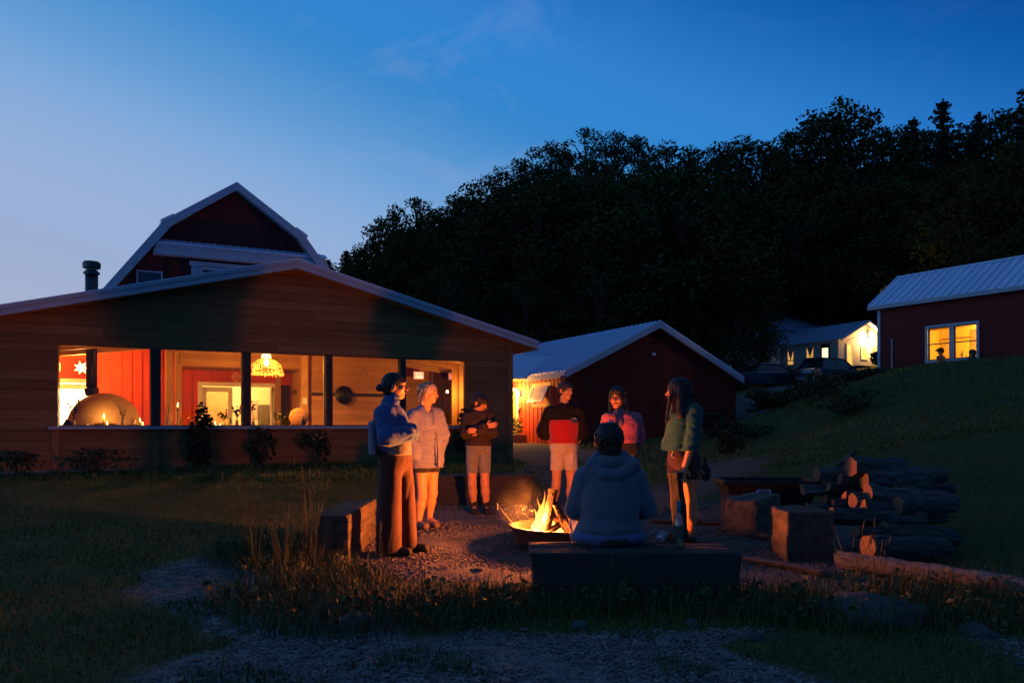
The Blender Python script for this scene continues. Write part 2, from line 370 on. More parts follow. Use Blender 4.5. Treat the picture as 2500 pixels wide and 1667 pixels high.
def ground_mat():
    m = bpy.data.materials.new('ground_soil'); m.use_nodes = True; nt = m.node_tree; N = nt.nodes; L = nt.links; b = N['Principled BSDF']
    b.inputs['Roughness'].default_value = .95; b.inputs['Specular IOR Level'].default_value = .1
    g = N.new('ShaderNodeNewGeometry')
    def noise(s, d=6):
        n = N.new('ShaderNodeTexNoise'); n.inputs['Scale'].default_value = s; n.inputs['Detail'].default_value = d; L.new(g.outputs['Position'], n.inputs[0]); return n.outputs[0]
    def mix(f, a, c):
        x = N.new('ShaderNodeMix'); x.data_type = 'RGBA'
        for i, s in (('Factor', f), ('A', a), ('B', c)):
            if isinstance(s, tuple): x.inputs[i].default_value = (*s, 1)
            elif isinstance(s, float): x.inputs[i].default_value = s
            else: L.new(s, x.inputs[i])
        return x.outputs['Result']
    def rng(s, a, c):
        r = N.new('ShaderNodeMapRange'); r.inputs[1].default_value = a; r.inputs[2].default_value = c; L.new(s, r.inputs[0]); return r.outputs[0]
    grass = mix(rng(noise(1.3), .3, .7), (.060, .068, .020), (.078, .082, .028))
    grass = mix(rng(noise(25), .4, .7), grass, (.042, .045, .015))
    grav = mix(rng(noise(34, 3), .35, .65), (.075, .063, .056), (.145, .128, .115))
    grav = mix(rng(noise(2.2), .5, .75), grav, (.06, .05, .042))
    chip = mix(rng(noise(28, 4), .35, .65), (.10, .09, .083), (.20, .184, .17))
    a1 = N.new('ShaderNodeAttribute'); a1.attribute_name = 'gravel'; a2 = N.new('ShaderNodeAttribute'); a2.attribute_name = 'chips'
    c = mix(a1.outputs['Fac'], grass, grav); c = mix(a2.outputs['Fac'], c, chip)
    L.new(c, b.inputs['Base Color'])
    bp = N.new('ShaderNodeBump'); bp.inputs['Strength'].default_value = .6; bp.inputs['Distance'].default_value = .03; L.new(noise(30, 5), bp.inputs['Height']); L.new(bp.outputs[0], b.inputs['Normal'])
    return m
gr = np_mesh('ground', np.stack([X, Y, Z], -1).reshape(-1, 3), F, ground_mat(), smooth=True)
for nm, fn in (('gravel', gravel_m), ('chips', chips_m)):
    a = gr.data.attributes.new(nm, 'FLOAT', 'POINT'); a.data.foreach_set('value', fn(X, Y).ravel().astype(np.float32))
tag(gr, 'grassy farmyard ground with a gravel fire circle rising to a wooded hill', 'ground', kind='structure')
# ------------------------------------------------------------------ the low timber pavilion (local x = along the gable wall, y = into the building)
ROT = R(27); P0 = (-8.85, 15.5, 0)
def farm(name, label, cat, off=(0, 0)):
    c, s = math.cos(ROT), math.sin(ROT)
    return thing(name, label, cat, (P0[0] + c * off[0] - s * off[1], P0[1] + s * off[0] + c * off[1], 0), ROT)
pav = farm('timber_pavilion', 'long low timber pavilion with five lit openings under a broad shallow gable', 'building')
TC, ZR, SL = 4.53, 4.62, .25                    # gable centre, underside of the roof at the centre, slope
TL, TR = -1.15, 9.93
OPEN = [(.013, 1.665), (1.833, 3.457), (3.618, 5.237), (5.394, 6.979), (7.131, 8.677)]
ZS, ZT = 1.2, 2.8
def zroof(t): return ZR - SL * abs(t - TC)
gw = MB()                                       # sheathing behind the boards
gw.prism([(TL, .3), (TR, .3), (TR, ZS), (TL, ZS)], 1, .03, .13)
gw.prism([(TL, ZT), (TR, ZT), (TR, zroof(TR)), (TC, ZR), (TL, zroof(TL))], 1, .03, .13)
gw.prism([(TL, ZS), (OPEN[0][0] - .005, ZS), (OPEN[0][0] - .005, ZT), (TL, ZT)], 1, .03, .13)
gw.prism([(OPEN[-1][1] + .005, ZS), (TR, ZS), (TR, ZT), (OPEN[-1][1] + .005, ZT)], 1, .03, .13)
gable = gw.build('gable_wall', m_darkwood, pav)
pitch = .19; z = .34; rr = random.Random(3); row = 0
def run(a, b, z0, z1):
    x = a + 0
    cut = [a]; p = a + rr.uniform(1.2, 3.6)
    while p < b - .7: cut.append(p); p += rr.uniform(2.6, 3.6)
    cut.append(b)
    for u, v in zip(cut, cut[1:]):
        th = .022 + rr.uniform(0, .006)
        bar('board', m_siding, gable, ((u + v) / 2, .03 - th / 2, (z0 + z1) / 2), (v - u - .004, th, z1 - z0 - .008))
while z < ZR - .05:
    z1 = min(z + pitch, ZR)
    if z < ZS - .06 <= z1: z1 = ZS - .06
    elif ZS - .061 <= z < ZT < z1 - .0001 and z < ZT - .02: z1 = ZT
    h = TC - TL if z < zroof(TL) - .02 else (ZR - z) / SL - .02
    a, b = max(TL, TC - h), min(TR, TC + h)
    if z1 <= ZS - .05 or z >= ZT - .001:
        if b - a > .2: run(a, b, z, z1)
    else:
        run(a, OPEN[0][0] - .004, max(z, ZS - .06), z1); run(OPEN[-1][1] + .004, b, max(z, ZS - .06), z1)
    z = z1
for i in range(4):
    a = OPEN[i][1] + .004; b = OPEN[i + 1][0] - .004
    bar('window_post', m_darkwood, pav, ((a + b) / 2, .055, (ZS + ZT) / 2), (b - a, .15, ZT - ZS))
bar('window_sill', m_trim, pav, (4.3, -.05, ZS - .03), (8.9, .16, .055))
for t in (-.03, 1.75, 3.54, 5.31, 7.05, 8.77):
    bar('wall_strip', m_siding, pav, (t, -.012, (.34 + ZS - .06) / 2), (.13, .022, ZS - .06 - .34))
bar('corner_post', m_siding, pav, (TR - .06, -.02, (.34 + zroof(TR)) / 2), (.14, .05, zroof(TR) - .34))
for i, (a, b) in enumerate(OPEN):
    f = MB()
    for c, d in ((((a + b) / 2, .10, ZS + .012), (b - a, .06, .024)), (((a + b) / 2, .10, ZT - .012), (b - a, .06, .024)), ((a + .012, .10, (ZS + ZT) / 2), (.024, .06, ZT - ZS - .05)), ((b - .012, .10, (ZS + ZT) / 2), (.024, .06, ZT - ZS - .05))): f.box(c, d)
    fr = f.build('window_frame', m_pine, pav)
    bar('pane', m_glass, fr, ((a + b) / 2, .10, (ZS + ZT) / 2), (b - a - .05, .006, ZT - ZS - .05))
bar('foundation', m_concrete, pav, ((TL + TR) / 2, .06, .2), (TR - TL, .1, .30))
# roof
ang = math.atan(SL); D0, D1 = -.36, 12.9
def zt(t, off): return zroof(t) + off
RL, RR = -1.7, 10.46
roof = MB()
roof.prism([(RL, zt(RL, 0)), (TC, ZR), (RR, zt(RR, 0)), (RR, zt(RR, .16)), (TC, ZR + .165), (RL, zt(RL, .16))], 1, D0, D1)
roof_o = roof.build('roof', m_beam, pav)
rm = MB(); rm.prism([(RL - .03, zt(RL - .03, .165)), (TC, ZR + .17), (RR + .03, zt(RR + .03, .165)), (RR + .03, zt(RR + .03, .185)), (TC, ZR + .195), (RL - .03, zt(RL - .03, .185))], 1, D0 - .07, D1)
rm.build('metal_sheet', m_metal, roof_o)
for s, e in ((RL, TC), (TC, RR)):
    f = MB(); f.prism([(s, zt(s, -.015)), (e, zt(e, -.015)), (e, zt(e, .16)), (s, zt(s, .16))], 1, D0 - .045, D0 - .002)
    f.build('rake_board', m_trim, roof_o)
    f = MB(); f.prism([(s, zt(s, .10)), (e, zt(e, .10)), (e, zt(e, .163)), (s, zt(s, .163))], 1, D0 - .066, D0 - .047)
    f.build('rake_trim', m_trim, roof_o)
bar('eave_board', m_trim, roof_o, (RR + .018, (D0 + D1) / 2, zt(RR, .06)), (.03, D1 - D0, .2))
# long side wall and back
sw = MB(); sw.b2((TR - .12, .13, .3), (TR - .02, D1, zroof(TR) + .0)); sw.b2((TL, .13, .3), (TL + .1, D1, zroof(TL)))
sw.build('side_wall', m_siding, pav)
bar('floor', m_floor, pav, ((TL + TR) / 2, 6.5, .36), (TR - TL - .2, 12.7, .08))
# ---- inside: low ceiling, red board wall with doors, pine wall, alcove
ce = MB(); ce.prism([(TL + .1, 2.95), (TC, 3.66), (TR - .12, 2.95), (TR - .12, 2.98), (TC, 3.69), (TL + .1, 2.98)], 1, .14, 6.0); ce.build('ceiling', m_beam, pav)
for D in (1.4, 2.9, 4.4):
    for sx, (s, e) in ((1, (TL + .1, TC)), (-1, (TC, TR - .12))):
        f = MB(); za = 2.95 + (s - (TL + .1)) * .125 if sx > 0 else 3.66; zb = 3.66 if sx > 0 else 2.95
        f.prism([(s, za - .16), (e, zb - .16), (e, zb), (s, za)], 1, D, D + .09); f.build('rafter', m_beam, pav)
rw = MB()                                       # backing of the red wall, D = 6, with two door openings
DA = (-.62, .50); DB = (3.24, 5.17); ZD = 2.33
for a, b, z0, z1 in ((TL + .1, DA[0], .4, 3.7), (DA[1], DB[0], .4, 3.7), (DB[1], TR - .12, .4, 3.7), (DA[0], DA[1], ZD, 3.7), (DB[0], DB[1], ZD, 3.7)):
    rw.b2((a, 6.02, z0), (b, 6.1, z1))
red_in = rw.build('red_wall', m_redin, pav)
x = TL + .1
while x < 5.6:
    xm = x + .125
    zlo = ZD if (DA[0] - .1 < xm < DA[1] + .1 or DB[0] - .1 < xm < DB[1] + .1) else .41
    bar('wall_board', m_redin, red_in, (xm, 6.01, (zlo + 3.62) / 2), (.242, .018, 3.62 - zlo))
    bar('batten', m_redin, red_in, (x, 5.992, (zlo + 3.62) / 2), (.035, .018, 3.62 - zlo))
    x += .25
cream = mat('cream_plaster', (.72, .62, .42), (.66, .56, .36), 2, .8)
def door_frame(a, b, name='door_frame'):
    f = MB(); w_ = .11
    f.b2((a - w_, 5.96, .4), (a, 6.12, ZD + w_)); f.b2((b, 5.96, .4), (b + w_, 6.12, ZD + w_)); f.b2((a, 5.96, ZD), (b, 6.12, ZD + w_))
    return f.build(name, m_white, pav)
def leaf(pts, name='door'):                     # a glazed leaf between two floor points
    (x0, y0), (x1, y1) = pts; l = math.hypot(x1 - x0, y1 - y0); a = math.atan2(y1 - y0, x1 - x0)
    f = MB(); st = .12
    f.b2((0, -.022, .42), (st, .022, ZD - .02)); f.b2((l - st, -.022, .42), (l, .022, ZD - .02)); f.b2((st, -.022, ZD - .16), (l - st, .022, ZD - .02)); f.b2((st, -.022, .42), (l - st, .022, .72))
    o = f.build(name, m_white, pav); o.location = (x0, y0, 0); o.rotation_euler = (0, 0, a)
    bar('pane', m_glass, o, (l / 2, 0, (.72 + ZD - .16) / 2), (l - 2 * st, .006, ZD - .88))
    bar('handle', m_black, o, (l - .06, -.04, 1.35), (.03, .04, .16))
    return o
door_frame(*DA); leaf(((DA[0], 6.04), (DA[1], 6.04)))
door_frame(*DB); leaf(((DB[0], 6.04), (DB[0] + .82, 6.04))); leaf(((DB[1], 5.97), (DB[1] - .20, 5.2)))
for nm, a, b, y1, mm in (('kitchen_room', -1.0, 1.9, 9.5, m_white), ('back_room', 2.6, 6.2, 9.5, cream)):
    f = MB(); f.b2((a, 6.12, .4), (a + .06, y1, 2.9)); f.b2((b, 6.12, .4), (b + .06, y1, 2.9)); f.b2((a, y1, .4), (b + .06, y1 + .06, 2.9)); f.b2((a, 6.12, 2.9), (b + .06, y1 + .06, 2.95))
    f.build(nm, mm, pav)
# details in the back room: dark opening, timber door lining, picture
bar('picture', mat('picture_paint', (.5, .22, .15), (.7, .62, .5), 9, .6), pav, (5.05, 9.47, 1.75), (.5, .03, .6))
bar('dark_cabinet', mat('dark_cabinet_wood', (.10, .08, .06)), pav, (5.7, 9.2, 1.15), (.75, .5, 1.5))
bar('inner_door', m_beam, pav, (4.0, 9.46, 1.4), (.85, .05, 2.0))
bar('wall_shelf', m_white, pav, (.55, 9.40, 1.6), (.9, .2, .04))
# bulkhead and posts
bk = bar('bulkhead', m_beam, pav, (4.1, 4.6, 3.1), (3.1, .12, .62))
for k in range(4): bar('board', m_pine, pav, (4.1, 4.53, 2.87 + k * .155), (3.1, .02, .15))
bar('ceiling_board', m_pine, pav, (4.1, 5.3, 2.78), (3.1, 1.4, .03))
bar('post', m_beam, pav, (2.30, 4.5, 1.85), (.17, .17, 2.9)); bar('post', m_beam, pav, (2.52, 4.62, 1.85), (.15, .15, 2.9))
bar('post', m_beam, pav, (5.62, 3.92, 1.9), (.17, .17, 3.0)); bar('post', m_beam, pav, (5.30, 5.9, 1.7), (.14, .14, 2.6))
# pine wall
pw = MB(); pw.b2((5.7, 4.03, .4), (8.42, 4.12, 3.55)); pw.b2((5.7, 4.12, .4), (5.78, 6.0, 3.5)); pw.b2((8.34, 4.12, .4), (8.42, 6.5, 3.5))
pine = pw.build('pine_wall', m_pine, pav)
z = .41; k = 0
while z < 3.5:
    c = 6.5 + (k * 1.37) % 1.5
    for a, b in ((5.71, c), (c, 8.42)): bar('board', m_pine, pine, ((a + b) / 2, 4.02, z + .067), (b - a - .003, .018, .131))
    z += .137; k += 1
pr = MB(); pr.b2((5.85, 3.985, 2.03), (8.3, 4.008, 2.12))
pr.build('peg_rail', m_darkwood, pav)
for i in range(12):
    o = MB().tube([(6.0 + i * .2, 4.0, 2.07), (6.0 + i * .2, 3.93, 2.09)], [.012, .016], 6).build('peg', m_darkwood, pav)
bar('switch_plate', m_white, pav, (5.62, 3.825, 1.88), (.12, .012, .16))
# alcove end and side wall with windows
bar('alcove_wall', m_pine, pav, (9.1, 5.25, 1.9), (1.35, .05, 3.0))
ad_ = bar('alcove_door', m_beam, pav, (8.95, 5.20, 1.4), (.8, .05, 2.0))
iw = MB()
for a, b, z0, z1 in ((.14, 1.9, .4, 3.1), (2.5, 3.2, .4, 3.1), (5.0, 6.0, .4, 3.1), (1.9, 2.5, .4, 1.25), (3.2, 5.0, .4, 1.25), (1.9, 2.5, 2.86, 3.1), (3.2, 5.0, 2.86, 3.1)): iw.b2((9.72, a, z0), (9.80, b, z1))
iw.build('inner_side_wall', m_pine, pav)
for a, b in ((1.9, 2.5), (3.2, 5.0)):
    wf = bar('side_window', m_darkglass, pav, (9.76, (a + b) / 2, 2.05), (.008, b - a, 1.6))
bar('post', m_beam, pav, (9.62, 2.95, 1.8), (.13, .13, 2.8)); bar('post', m_beam, pav, (9.62, 1.75, 1.8), (.11, .11, 2.8))
# door between rooms beside the pine wall
bar('red_door_jamb', m_darkwood, pav, (5.5, 5.97, 1.4), (.3, .04, 2.0))

def fpt(t, D, z): c, s = math.cos(ROT), math.sin(ROT); return Vector((P0[0] + c * t - s * D, P0[1] + s * t + c * D, z))

# ---- flue and bread oven
fl = thing('flue_pipe', 'black stove flue rising through the pavilion roof to a capped chimney', 'chimney', fpt(.53, 4.1, 0), ROT)
MB().tube([(0, 0, 1.96), (0, 0, 3.9)], .125, 18).build('inner_pipe', m_black, fl, True)
MB().lathe([(.13, 1.94), (.165, 2.05), (.165, 2.12), (.126, 2.14)], 18).build('collar', m_black, fl)
m_steel = mat('stainless_flue', (.09, .095, .10), (.06, .063, .066), 3, .35, .03, metal=.9)
MB().tube([(0, 0, 3.55), (0, 0, 4.98)], .145, 20).build('outer_pipe', m_steel, fl, True)
MB().lathe([(.15, 4.88), (.185, 4.90), (.185, 4.94), (.15, 4.96)], 20).build('storm_ring', m_steel, fl)
MB().lathe([(.15, 5.02), (.20, 5.04), (.205, 5.16), (.17, 5.20), (0, 5.21)], 20).build('cap', m_steel, fl)
# ------------------------------------------------------------------ things inside the pavilion
m_clay = mat('clay_plaster', (.46, .31, .14), (.36, .23, .10), 3, .9, .3, 14)
ov = thing('bread_oven', 'domed clay bread oven with a candle burning in front of it', 'oven', fpt(.82, 3.6, .4), ROT)
s = SDF((-.95, -.8, -.1), (.95, .8, 1.75), .035)
s.ell((0, 0, .80), (.80, .62, .80), 0).box((0, 0, .3), (.80, .60, .32), .1, .15); s.noise(.010, 3.2, 4)
s.box((.0, -.68, .68), (.24, .25, .17), .08, .02, op='s')
s.build('dome', m_clay, ov)
hb = MB().b2((-.85, -.86, .40), (.85, -.62, .46)).build('hearth_shelf', m_concrete, ov)

def candle(loc, h=.16, r=.022, label='', stick=0, power=.7, grp='candles burning in the pavilion', holder=None):
    t = thing('candle', label, 'candle', loc, 0, grp)
    z = 0
    if stick:
        MB().lathe([(.05, 0), (.05, .012), (.012, .03), (.010, stick - .03), (.03, stick - .012), (.03, stick)], 12).build('candlestick', m_brass, t, True); z = stick
    MB().lathe([(r, z), (r, z + h), (r * .5, z + h - .004), (0, z + h - .006)], 12).build('wax', m_wax, t, True)
    MB().lathe([(.001, z + h), (.009, z + h + .016), (.007, z + h + .03), (0, z + h + .055)], 8).build('flame', m_cflame, t, True)
    lamp('candle_light', (0, 0, z + h + .03), power * 10, (1, .42, .09), .012, t)
    return t
m_brass = mat('dark_brass', (.10, .07, .035), None, 4, .4, metal=.8)
m_wax = mat('wax', (.75, .62, .40), None, 4, .5, sss=.3)
m_cflame = emis('candle_flame', (1, .55, .16), 28)
# side counter behind the openings
ct = thing('serving_counter', 'long wooden counter behind the two openings nearest the oven', 'counter', fpt(0, 0, 0), ROT)
MB().b2((-.9, .75, 1.10), (3.5, 1.35, 1.15)).build('counter_top', m_beam, ct, bevel=.008)
for t in (-.8, 1.2, 3.4):
    for y in (.82, 1.28): bar('leg', m_beam, ct, (t, y, .75), (.07, .07, .70))
t2 = thing('dining_table', 'dark table with a bottle in front of the pine board wall', 'table', fpt(4.2, 1.5, 0), ROT)
MB().b2((-.6, -.35, 1.08), (3.4, .35, 1.13)).build('table_top', m_darkwood, t2, bevel=.008)
for a in (-.5, 3.3):
    for y in (-.28, .28): bar('leg', m_darkwood, t2, (a, y, .74), (.07, .07, .68))
def sill_pt(u, D, z):                            # point on the plane at depth D seen along photo column u
    k = (u - 1250) / FPX; x0 = P0[0] - math.sin(ROT) * D; y0 = P0[1] + math.cos(ROT) * D
    t = (y0 * k - x0) / (math.cos(ROT) - math.sin(ROT) * k); return fpt(t, D, z)
candle(sill_pt(254, 2.68, .86), .24, .022, 'lit candle in front of the clay bread oven dome', .34, 4)
for u, D, h, st, pw, lb in ((262, 1.0, .10, .0, .5, 'small lit candle on the counter near the serving tray'), (348, 1.0, .09, .0, 1.0, 'short lit pillar candle beside the end of the bread oven'), (342, 1.25, .05, .12, .8, 'small lit candle on a low stick behind the pillar candle'),
                          (215, .9, .03, 0, .4, 'tea light glowing low beside the bread oven'), (434, 1.2, .10, .42, 1.6, 'lit candle on a tall candlestick against the pale timber post'),
                          (525, 1.1, .10, .0, .8, 'lit candle in front of the glazed white double doors'), (537, 1.1, .06, 0, .6, 'stubby lit candle beside the one before the white double doors')):
    candle(sill_pt(u, D, 1.15), h, .02, lb, st, pw)
m_bottle = glass('clear_bottle', (.85, .78, .6), .10)
m_gbottle = mat('dark_bottle', (.03, .04, .02), None, 4, .15, spec=.6)
def bottle(loc, h, r, m, label, grp=None):
    t = thing('bottle', label, 'bottle', loc, 0, grp)
    MB().lathe([(r, 0), (r, h * .55), (r * .75, h * .68), (r * .34, h * .76), (r * .34, h * .97), (0, h * .97)], 14).build('glass_body', m, t, True)
    MB().lathe([(r * .38, h * .94), (r * .38, h), (0, h)], 10).build('neck_ring', m_wax, t, True)
    return t
rb = random.Random(5)
for u in (322, 327, 404, 412, 422, 432, 441, 462, 466, 470):
    bottle(sill_pt(u, rb.uniform(.85, 1.25), 1.15), rb.uniform(.16, .30), rb.uniform(.026, .036), m_bottle, 'small clear glass bottle among candles on the serving counter', 'clear bottles on the serving counter')
bottle(fpt(5.05, 1.4, 1.13), .34, .045, m_gbottle, 'dark wine bottle standing before the pine board wall')
m_stem = mat('dry_stem', (.10, .075, .035), (.06, .05, .02), 5, .9)
m_leafin = mat('house_plant_leaf', (.05, .075, .02), (.03, .05, .012), 5, .7)
m_vase = mat('pale_vase', (.55, .42, .24), None, 4, .4)
def stems(loc, h, n, label, seed, leafy=False, spread=.3, vase=True):
    t = thing('vase_of_stems', label, 'vase', loc)
    r = random.Random(seed)
    MB().lathe([(.04, 0), (.05, .06), (.03, .15), (.035, .18), (.028, .18), (.024, .14), (0, .02)], 12).build('vase', m_vase, t, True)
    s = MB(); l = MB()
    for i in range(n):
        a = r.uniform(0, 6.28); sp = r.uniform(.2, 1) * spread; hh = h * r.uniform(.65, 1)
        pts = [(math.cos(a) * sp * q * q * hh, math.sin(a) * sp * q * q * hh, .05 + hh * q) for q in (0, .35, .7, 1)]
        s.tube(pts, [.004, .004, .003, .002], 4)
        for q in range(7 if leafy else 4):
            f = r.uniform(.35, 1); p = Vector(pts[1]).lerp(Vector(pts[3]), f); d = Vector((r.uniform(-1, 1), r.uniform(-1, 1), r.uniform(-.2, 1))).normalized(); wv = d.orthogonal().normalized() * (.022 if leafy else .010); L_ = .07 if leafy else .035
            l.add([p, p + d * L_ * .5 + wv, p + d * L_, p + d * L_ * .5 - wv], [(0, 1, 2, 3)])
    s.build('stem', m_stem, t); l.build('leaf', m_leafin if leafy else m_stem, t)
    return t
stems(sill_pt(180, .95, 1.15), .55, 7, 'vase of flowering stems at the edge of the bright kitchen door', 11, True, .35)
stems(sill_pt(300, .95, 1.15), .48, 9, 'vase of dry stems standing before the bread oven', 12, False, .25)
stems(sill_pt(408, 1.1, 1.15), .5, 6, 'sparse dry stems next to the tall candlestick', 13, False, .4)
stems(sill_pt(578, 1.1, 1.15), .5, 8, 'leafy stems in a vase beside the open white door', 14, True, .35)
stems(sill_pt(618, 1.3, 1.15), .62, 3, 'single tall sprig in a vase under the wicker lamp', 15, True, .12)
stems(sill_pt(685, 1.5, 1.13), .34, 9, 'low leafy pot plant under the open white door leaf', 16, True, .9)
stems(sill_pt(545, 1.3, 1.15), .36, 8, 'small leafy pot plant in front of the glazed left door leaf', 17, True, .6)
stems(sill_pt(1070, .7, 1.12), .4, 9, 'leafy plant on the sill of the opening by the exit sign', 18, True, .6)
lp = thing('open_laptop', 'small dark menu stand leaning on the counter by the kitchen door', 'stand', sill_pt(163, .9, 1.15), R(20))
MB().box((0, 0, .09), (.12, .01, .18), Matrix.Rotation(.5, 3, 'Y')).build('board', m_black, lp); MB().b2((-.12, -.06, 0), (.06, .06, .012)).build('foot', m_black, lp)
tr = thing('serving_tray', 'low wooden tray beside the candle in front of the oven', 'tray', sill_pt(250, .85, 1.15), ROT)
MB().b2((-.26, -.1, 0), (.26, .1, .035)).build('base', m_darkwood, tr); MB().b2((-.27, -.11, .01), (-.255, .11, .06)).b2((.255, -.11, .01), (.27, .11, .06)).build('rim', m_darkwood, tr)
# hat on the peg rail, chair back
ht = thing('black_hat', 'round black brimmed hat hanging on the peg rail', 'hat', fpt(6.72, 3.93, 2.06), ROT)
h_ = MB().lathe([(.26, 0), (.25, .015), (.13, .02), (.125, .10), (.10, .13), (0, .135)], 20).build('brim_and_crown', m_black, ht, True); h_.rotation_euler = (R(82), 0, 0)
hbnd = MB().lathe([(.132, .022), (.132, .05)], 20).build('hat_band', m_darkwood, ht); hbnd.rotation_euler = (R(82), 0, 0)
chs = thing('round_back_chair', 'wooden chair with a round back beside the dark bottle', 'chair', fpt(5.15, 2.2, .4), ROT)
bk_ = MB().lathe([(0, -.015), (.22, -.015), (.24, 0), (.22, .015), (0, .015)], 24).build('backrest', m_pine, chs, True, (0, .2, 1.02)); bk_.rotation_euler = (R(85), 0, 0)
MB().b2((-.22, -.2, .43), (.22, .22, .47)).build('seat', m_pine, chs)
for a in (-.19, .19):
    for b in (-.17, .19): bar('leg', m_pine, chs, (a, b, .215 if b < 0 else .43), (.035, .035, .43 if b < 0 else .86))
# hanging lamps
st = thing('star_lamp', 'glowing paper star lamp hanging beside the black flue', 'lamp', sill_pt(198, 5.15, 2.68), ROT)
f = MB()
for i in range(7):
    a = i * 2 * PI / 7; rr_ = .17; tip = Vector((math.cos(a) * rr_, 0, math.sin(a) * rr_))
    l = Vector((math.cos(a - PI / 7) * .075, 0, math.sin(a - PI / 7) * .075)); r_ = Vector((math.cos(a + PI / 7) * .075, 0, math.sin(a + PI / 7) * .075))
    f.add([tip, l, r_, (0, -.09, 0), (0, .09, 0)], [(0, 1, 3), (0, 3, 2), (0, 4, 1), (0, 2, 4)])
f.build('star_shade', emis('star_glow', (1, .60, .22), 9), st)
MB().tube([(0, 0, .14), (0, 0, .62)], .005, 5).build('cord', m_black, st)
lamp('star_light', (0, -.20, 0), 340, WARM, .1, st)
rl = thing('wicker_lamp', 'woven wicker dome lamp with a bright bulb hanging in the third opening', 'lamp', sill_pt(650, 2.0, 2.46), ROT)
m_wick = mat('wicker', (.34, .19, .07), (.22, .11, .04), 20, .8)
prof = [(.42, 0), (.40, .10), (.34, .22), (.24, .32), (.13, .38)]
def prad(z):
    for (r0, z0), (r1, z1) in zip(prof, prof[1:]):
        if z0 <= z <= z1: return r0 + (r1 - r0) * (z - z0) / (z1 - z0)
    return prof[-1][0]
wv = MB(); rw_ = random.Random(2)
for j in range(15):
    z0 = .37 * j / 14
    for q in range(3):
        a0 = q * 2.1 + rw_.random(); pts = []
        for i in range(11):
            a = a0 + 2.3 * i / 10; z_ = max(0, min(.375, z0 + .006 * math.sin(a * 9 + j * PI) + rw_.uniform(-.006, .006))); r_ = prad(z_) + .008 * math.sin(a * 12 + j * PI)
            pts.append((math.cos(a) * r_, math.sin(a) * r_, z_))
        wv.tube(pts, .0065, 4, False)
wv.build('woven_strand', m_wick, rl)
rb_ = MB()
for i in range(30):
    a = i * 2 * PI / 30; rb_.tube([(math.cos(a) * r, math.sin(a) * r, z) for r, z in ([(.425, -.03 - .025 * rw_.random())] + prof)], .007, 4)
rb_.build('rib', m_wick, rl)
MB().lathe([(.13, .37), (.08, .50), (.03, .52)], 16).build('paper_cone', emis('lamp_cone', (1, .62, .22), 5), rl, True)
MB().lathe([(0, .19), (.05, .21), (.062, .26), (.05, .31), (.02, .36), (0, .36)], 14).build('bulb', emis('bulb_glow', (1, .66, .28), 24), rl, True)
MB().tube([(0, 0, .52), (0, 0, 1.0)], .006, 5).build('cord', m_black, rl)
lamp('wicker_light', (0, 0, .10), 470, WARM, .05, rl)
g2 = thing('wire_star', 'faceted clear wire lantern hanging before the dim red wall', 'lantern', sill_pt(576, 5.0, 2.55), 0)
f = MB(); vv = [Vector((.13 * math.cos(i * PI / 3), .13 * math.sin(i * PI / 3), 0)) for i in range(6)]
for i in range(6): f.tube([vv[i], vv[(i + 1) % 6]], .004, 4); f.tube([vv[i], (0, 0, .13)], .004, 4); f.tube([vv[i], (0, 0, -.2)], .004, 4)
f.build('wire_frame', m_wax, g2); MB().tube([(0, 0, .13), (0, 0, .35)], .004, 4).build('cord', m_black, g2)
# kitchen and back room lamps
def ceiling_lamp(name, label, p, power, col, s):
    t = thing(name, label, 'lamp', p)
    MB().lathe([(0, -.12), (.10, -.10), (.14, -.04), (.13, .0), (0, 0)], 16).build('globe', emis(name + '_glow', col, s), t, True); MB().lathe([(.06, 0), (.06, .03), (0, .03)], 12).build('ceiling_plate', m_white, t)
    lamp('room_light', (0, 0, -.25), power, col, .12, t); return t
ceiling_lamp('kitchen_lamp', 'bright ceiling lamp inside the white kitchen doorway', fpt(.1, 7.6, 2.86), 1800, (1, .68, .32), 12)
ceiling_lamp('back_room_lamp', 'ceiling lamp of the yellow room behind the double doors', fpt(4.3, 8.0, 2.86), 400, (1, .52, .15), 8)
bl = thing('small_bulb_lamp', 'small bare bulb hanging in the opening by the pavilion corner', 'lamp', sill_pt(1092, 2.6, 2.15), 0)
MB().lathe([(0, -.035), (.025, -.025), (.03, 0), (.015, .04), (0, .045)], 12).build('bulb', emis('small_bulb', (1, .66, .2), 22), bl, True); MB().tube([(0, 0, .045), (0, 0, .9)], .004, 5).build('cord', m_black, bl); lamp('bulb_light', (0, 0, -.07), 75, WARM, .03, bl)
# exit sign
def text(name, body, size, m, parent, loc, rot, ext=.002, align='CENTER'):
    c = bpy.data.curves.new(name, 'FONT'); c.body = body; c.size = size; c.extrude = ext; c.align_x = align; c.align_y = 'CENTER'
    o = bpy.data.objects.new(name, c); dg = bpy.context.evaluated_depsgraph_get(); me = bpy.data.meshes.new_from_object(o.evaluated_get(dg)) if False else None
    COL.objects.link(o); bpy.context.view_layer.update(); me = bpy.data.meshes.new_from_object(o.evaluated_get(bpy.context.evaluated_depsgraph_get()))
    bpy.data.objects.remove(o); me.materials.clear(); me.materials.append(m); q = bpy.data.objects.new(name, me); link(q, parent); q.location = loc; q.rotation_euler = rot; return q
ex = thing('exit_sign', 'illuminated exit sign above the alcove door', 'exit sign', fpt(9.2, 4.75, 2.60), ROT)
MB().b2((-.17, -.03, 0), (.17, .03, .24)).build('housing', m_white, ex)
MB().b2((-.14, -.037, .03), (.14, -.031, .21)).build('face', emis('exit_face', (1, .50, .32), 1.6), ex)
text('lettering', 'EXIT', .13, emis('exit_red', (1, .03, .015), 1.6), ex, (0, -.04, .12), (PI / 2, 0, 0))
lamp('exit_light', (0, -.12, .1), 2.5, (1, .08, .03), .05, ex)
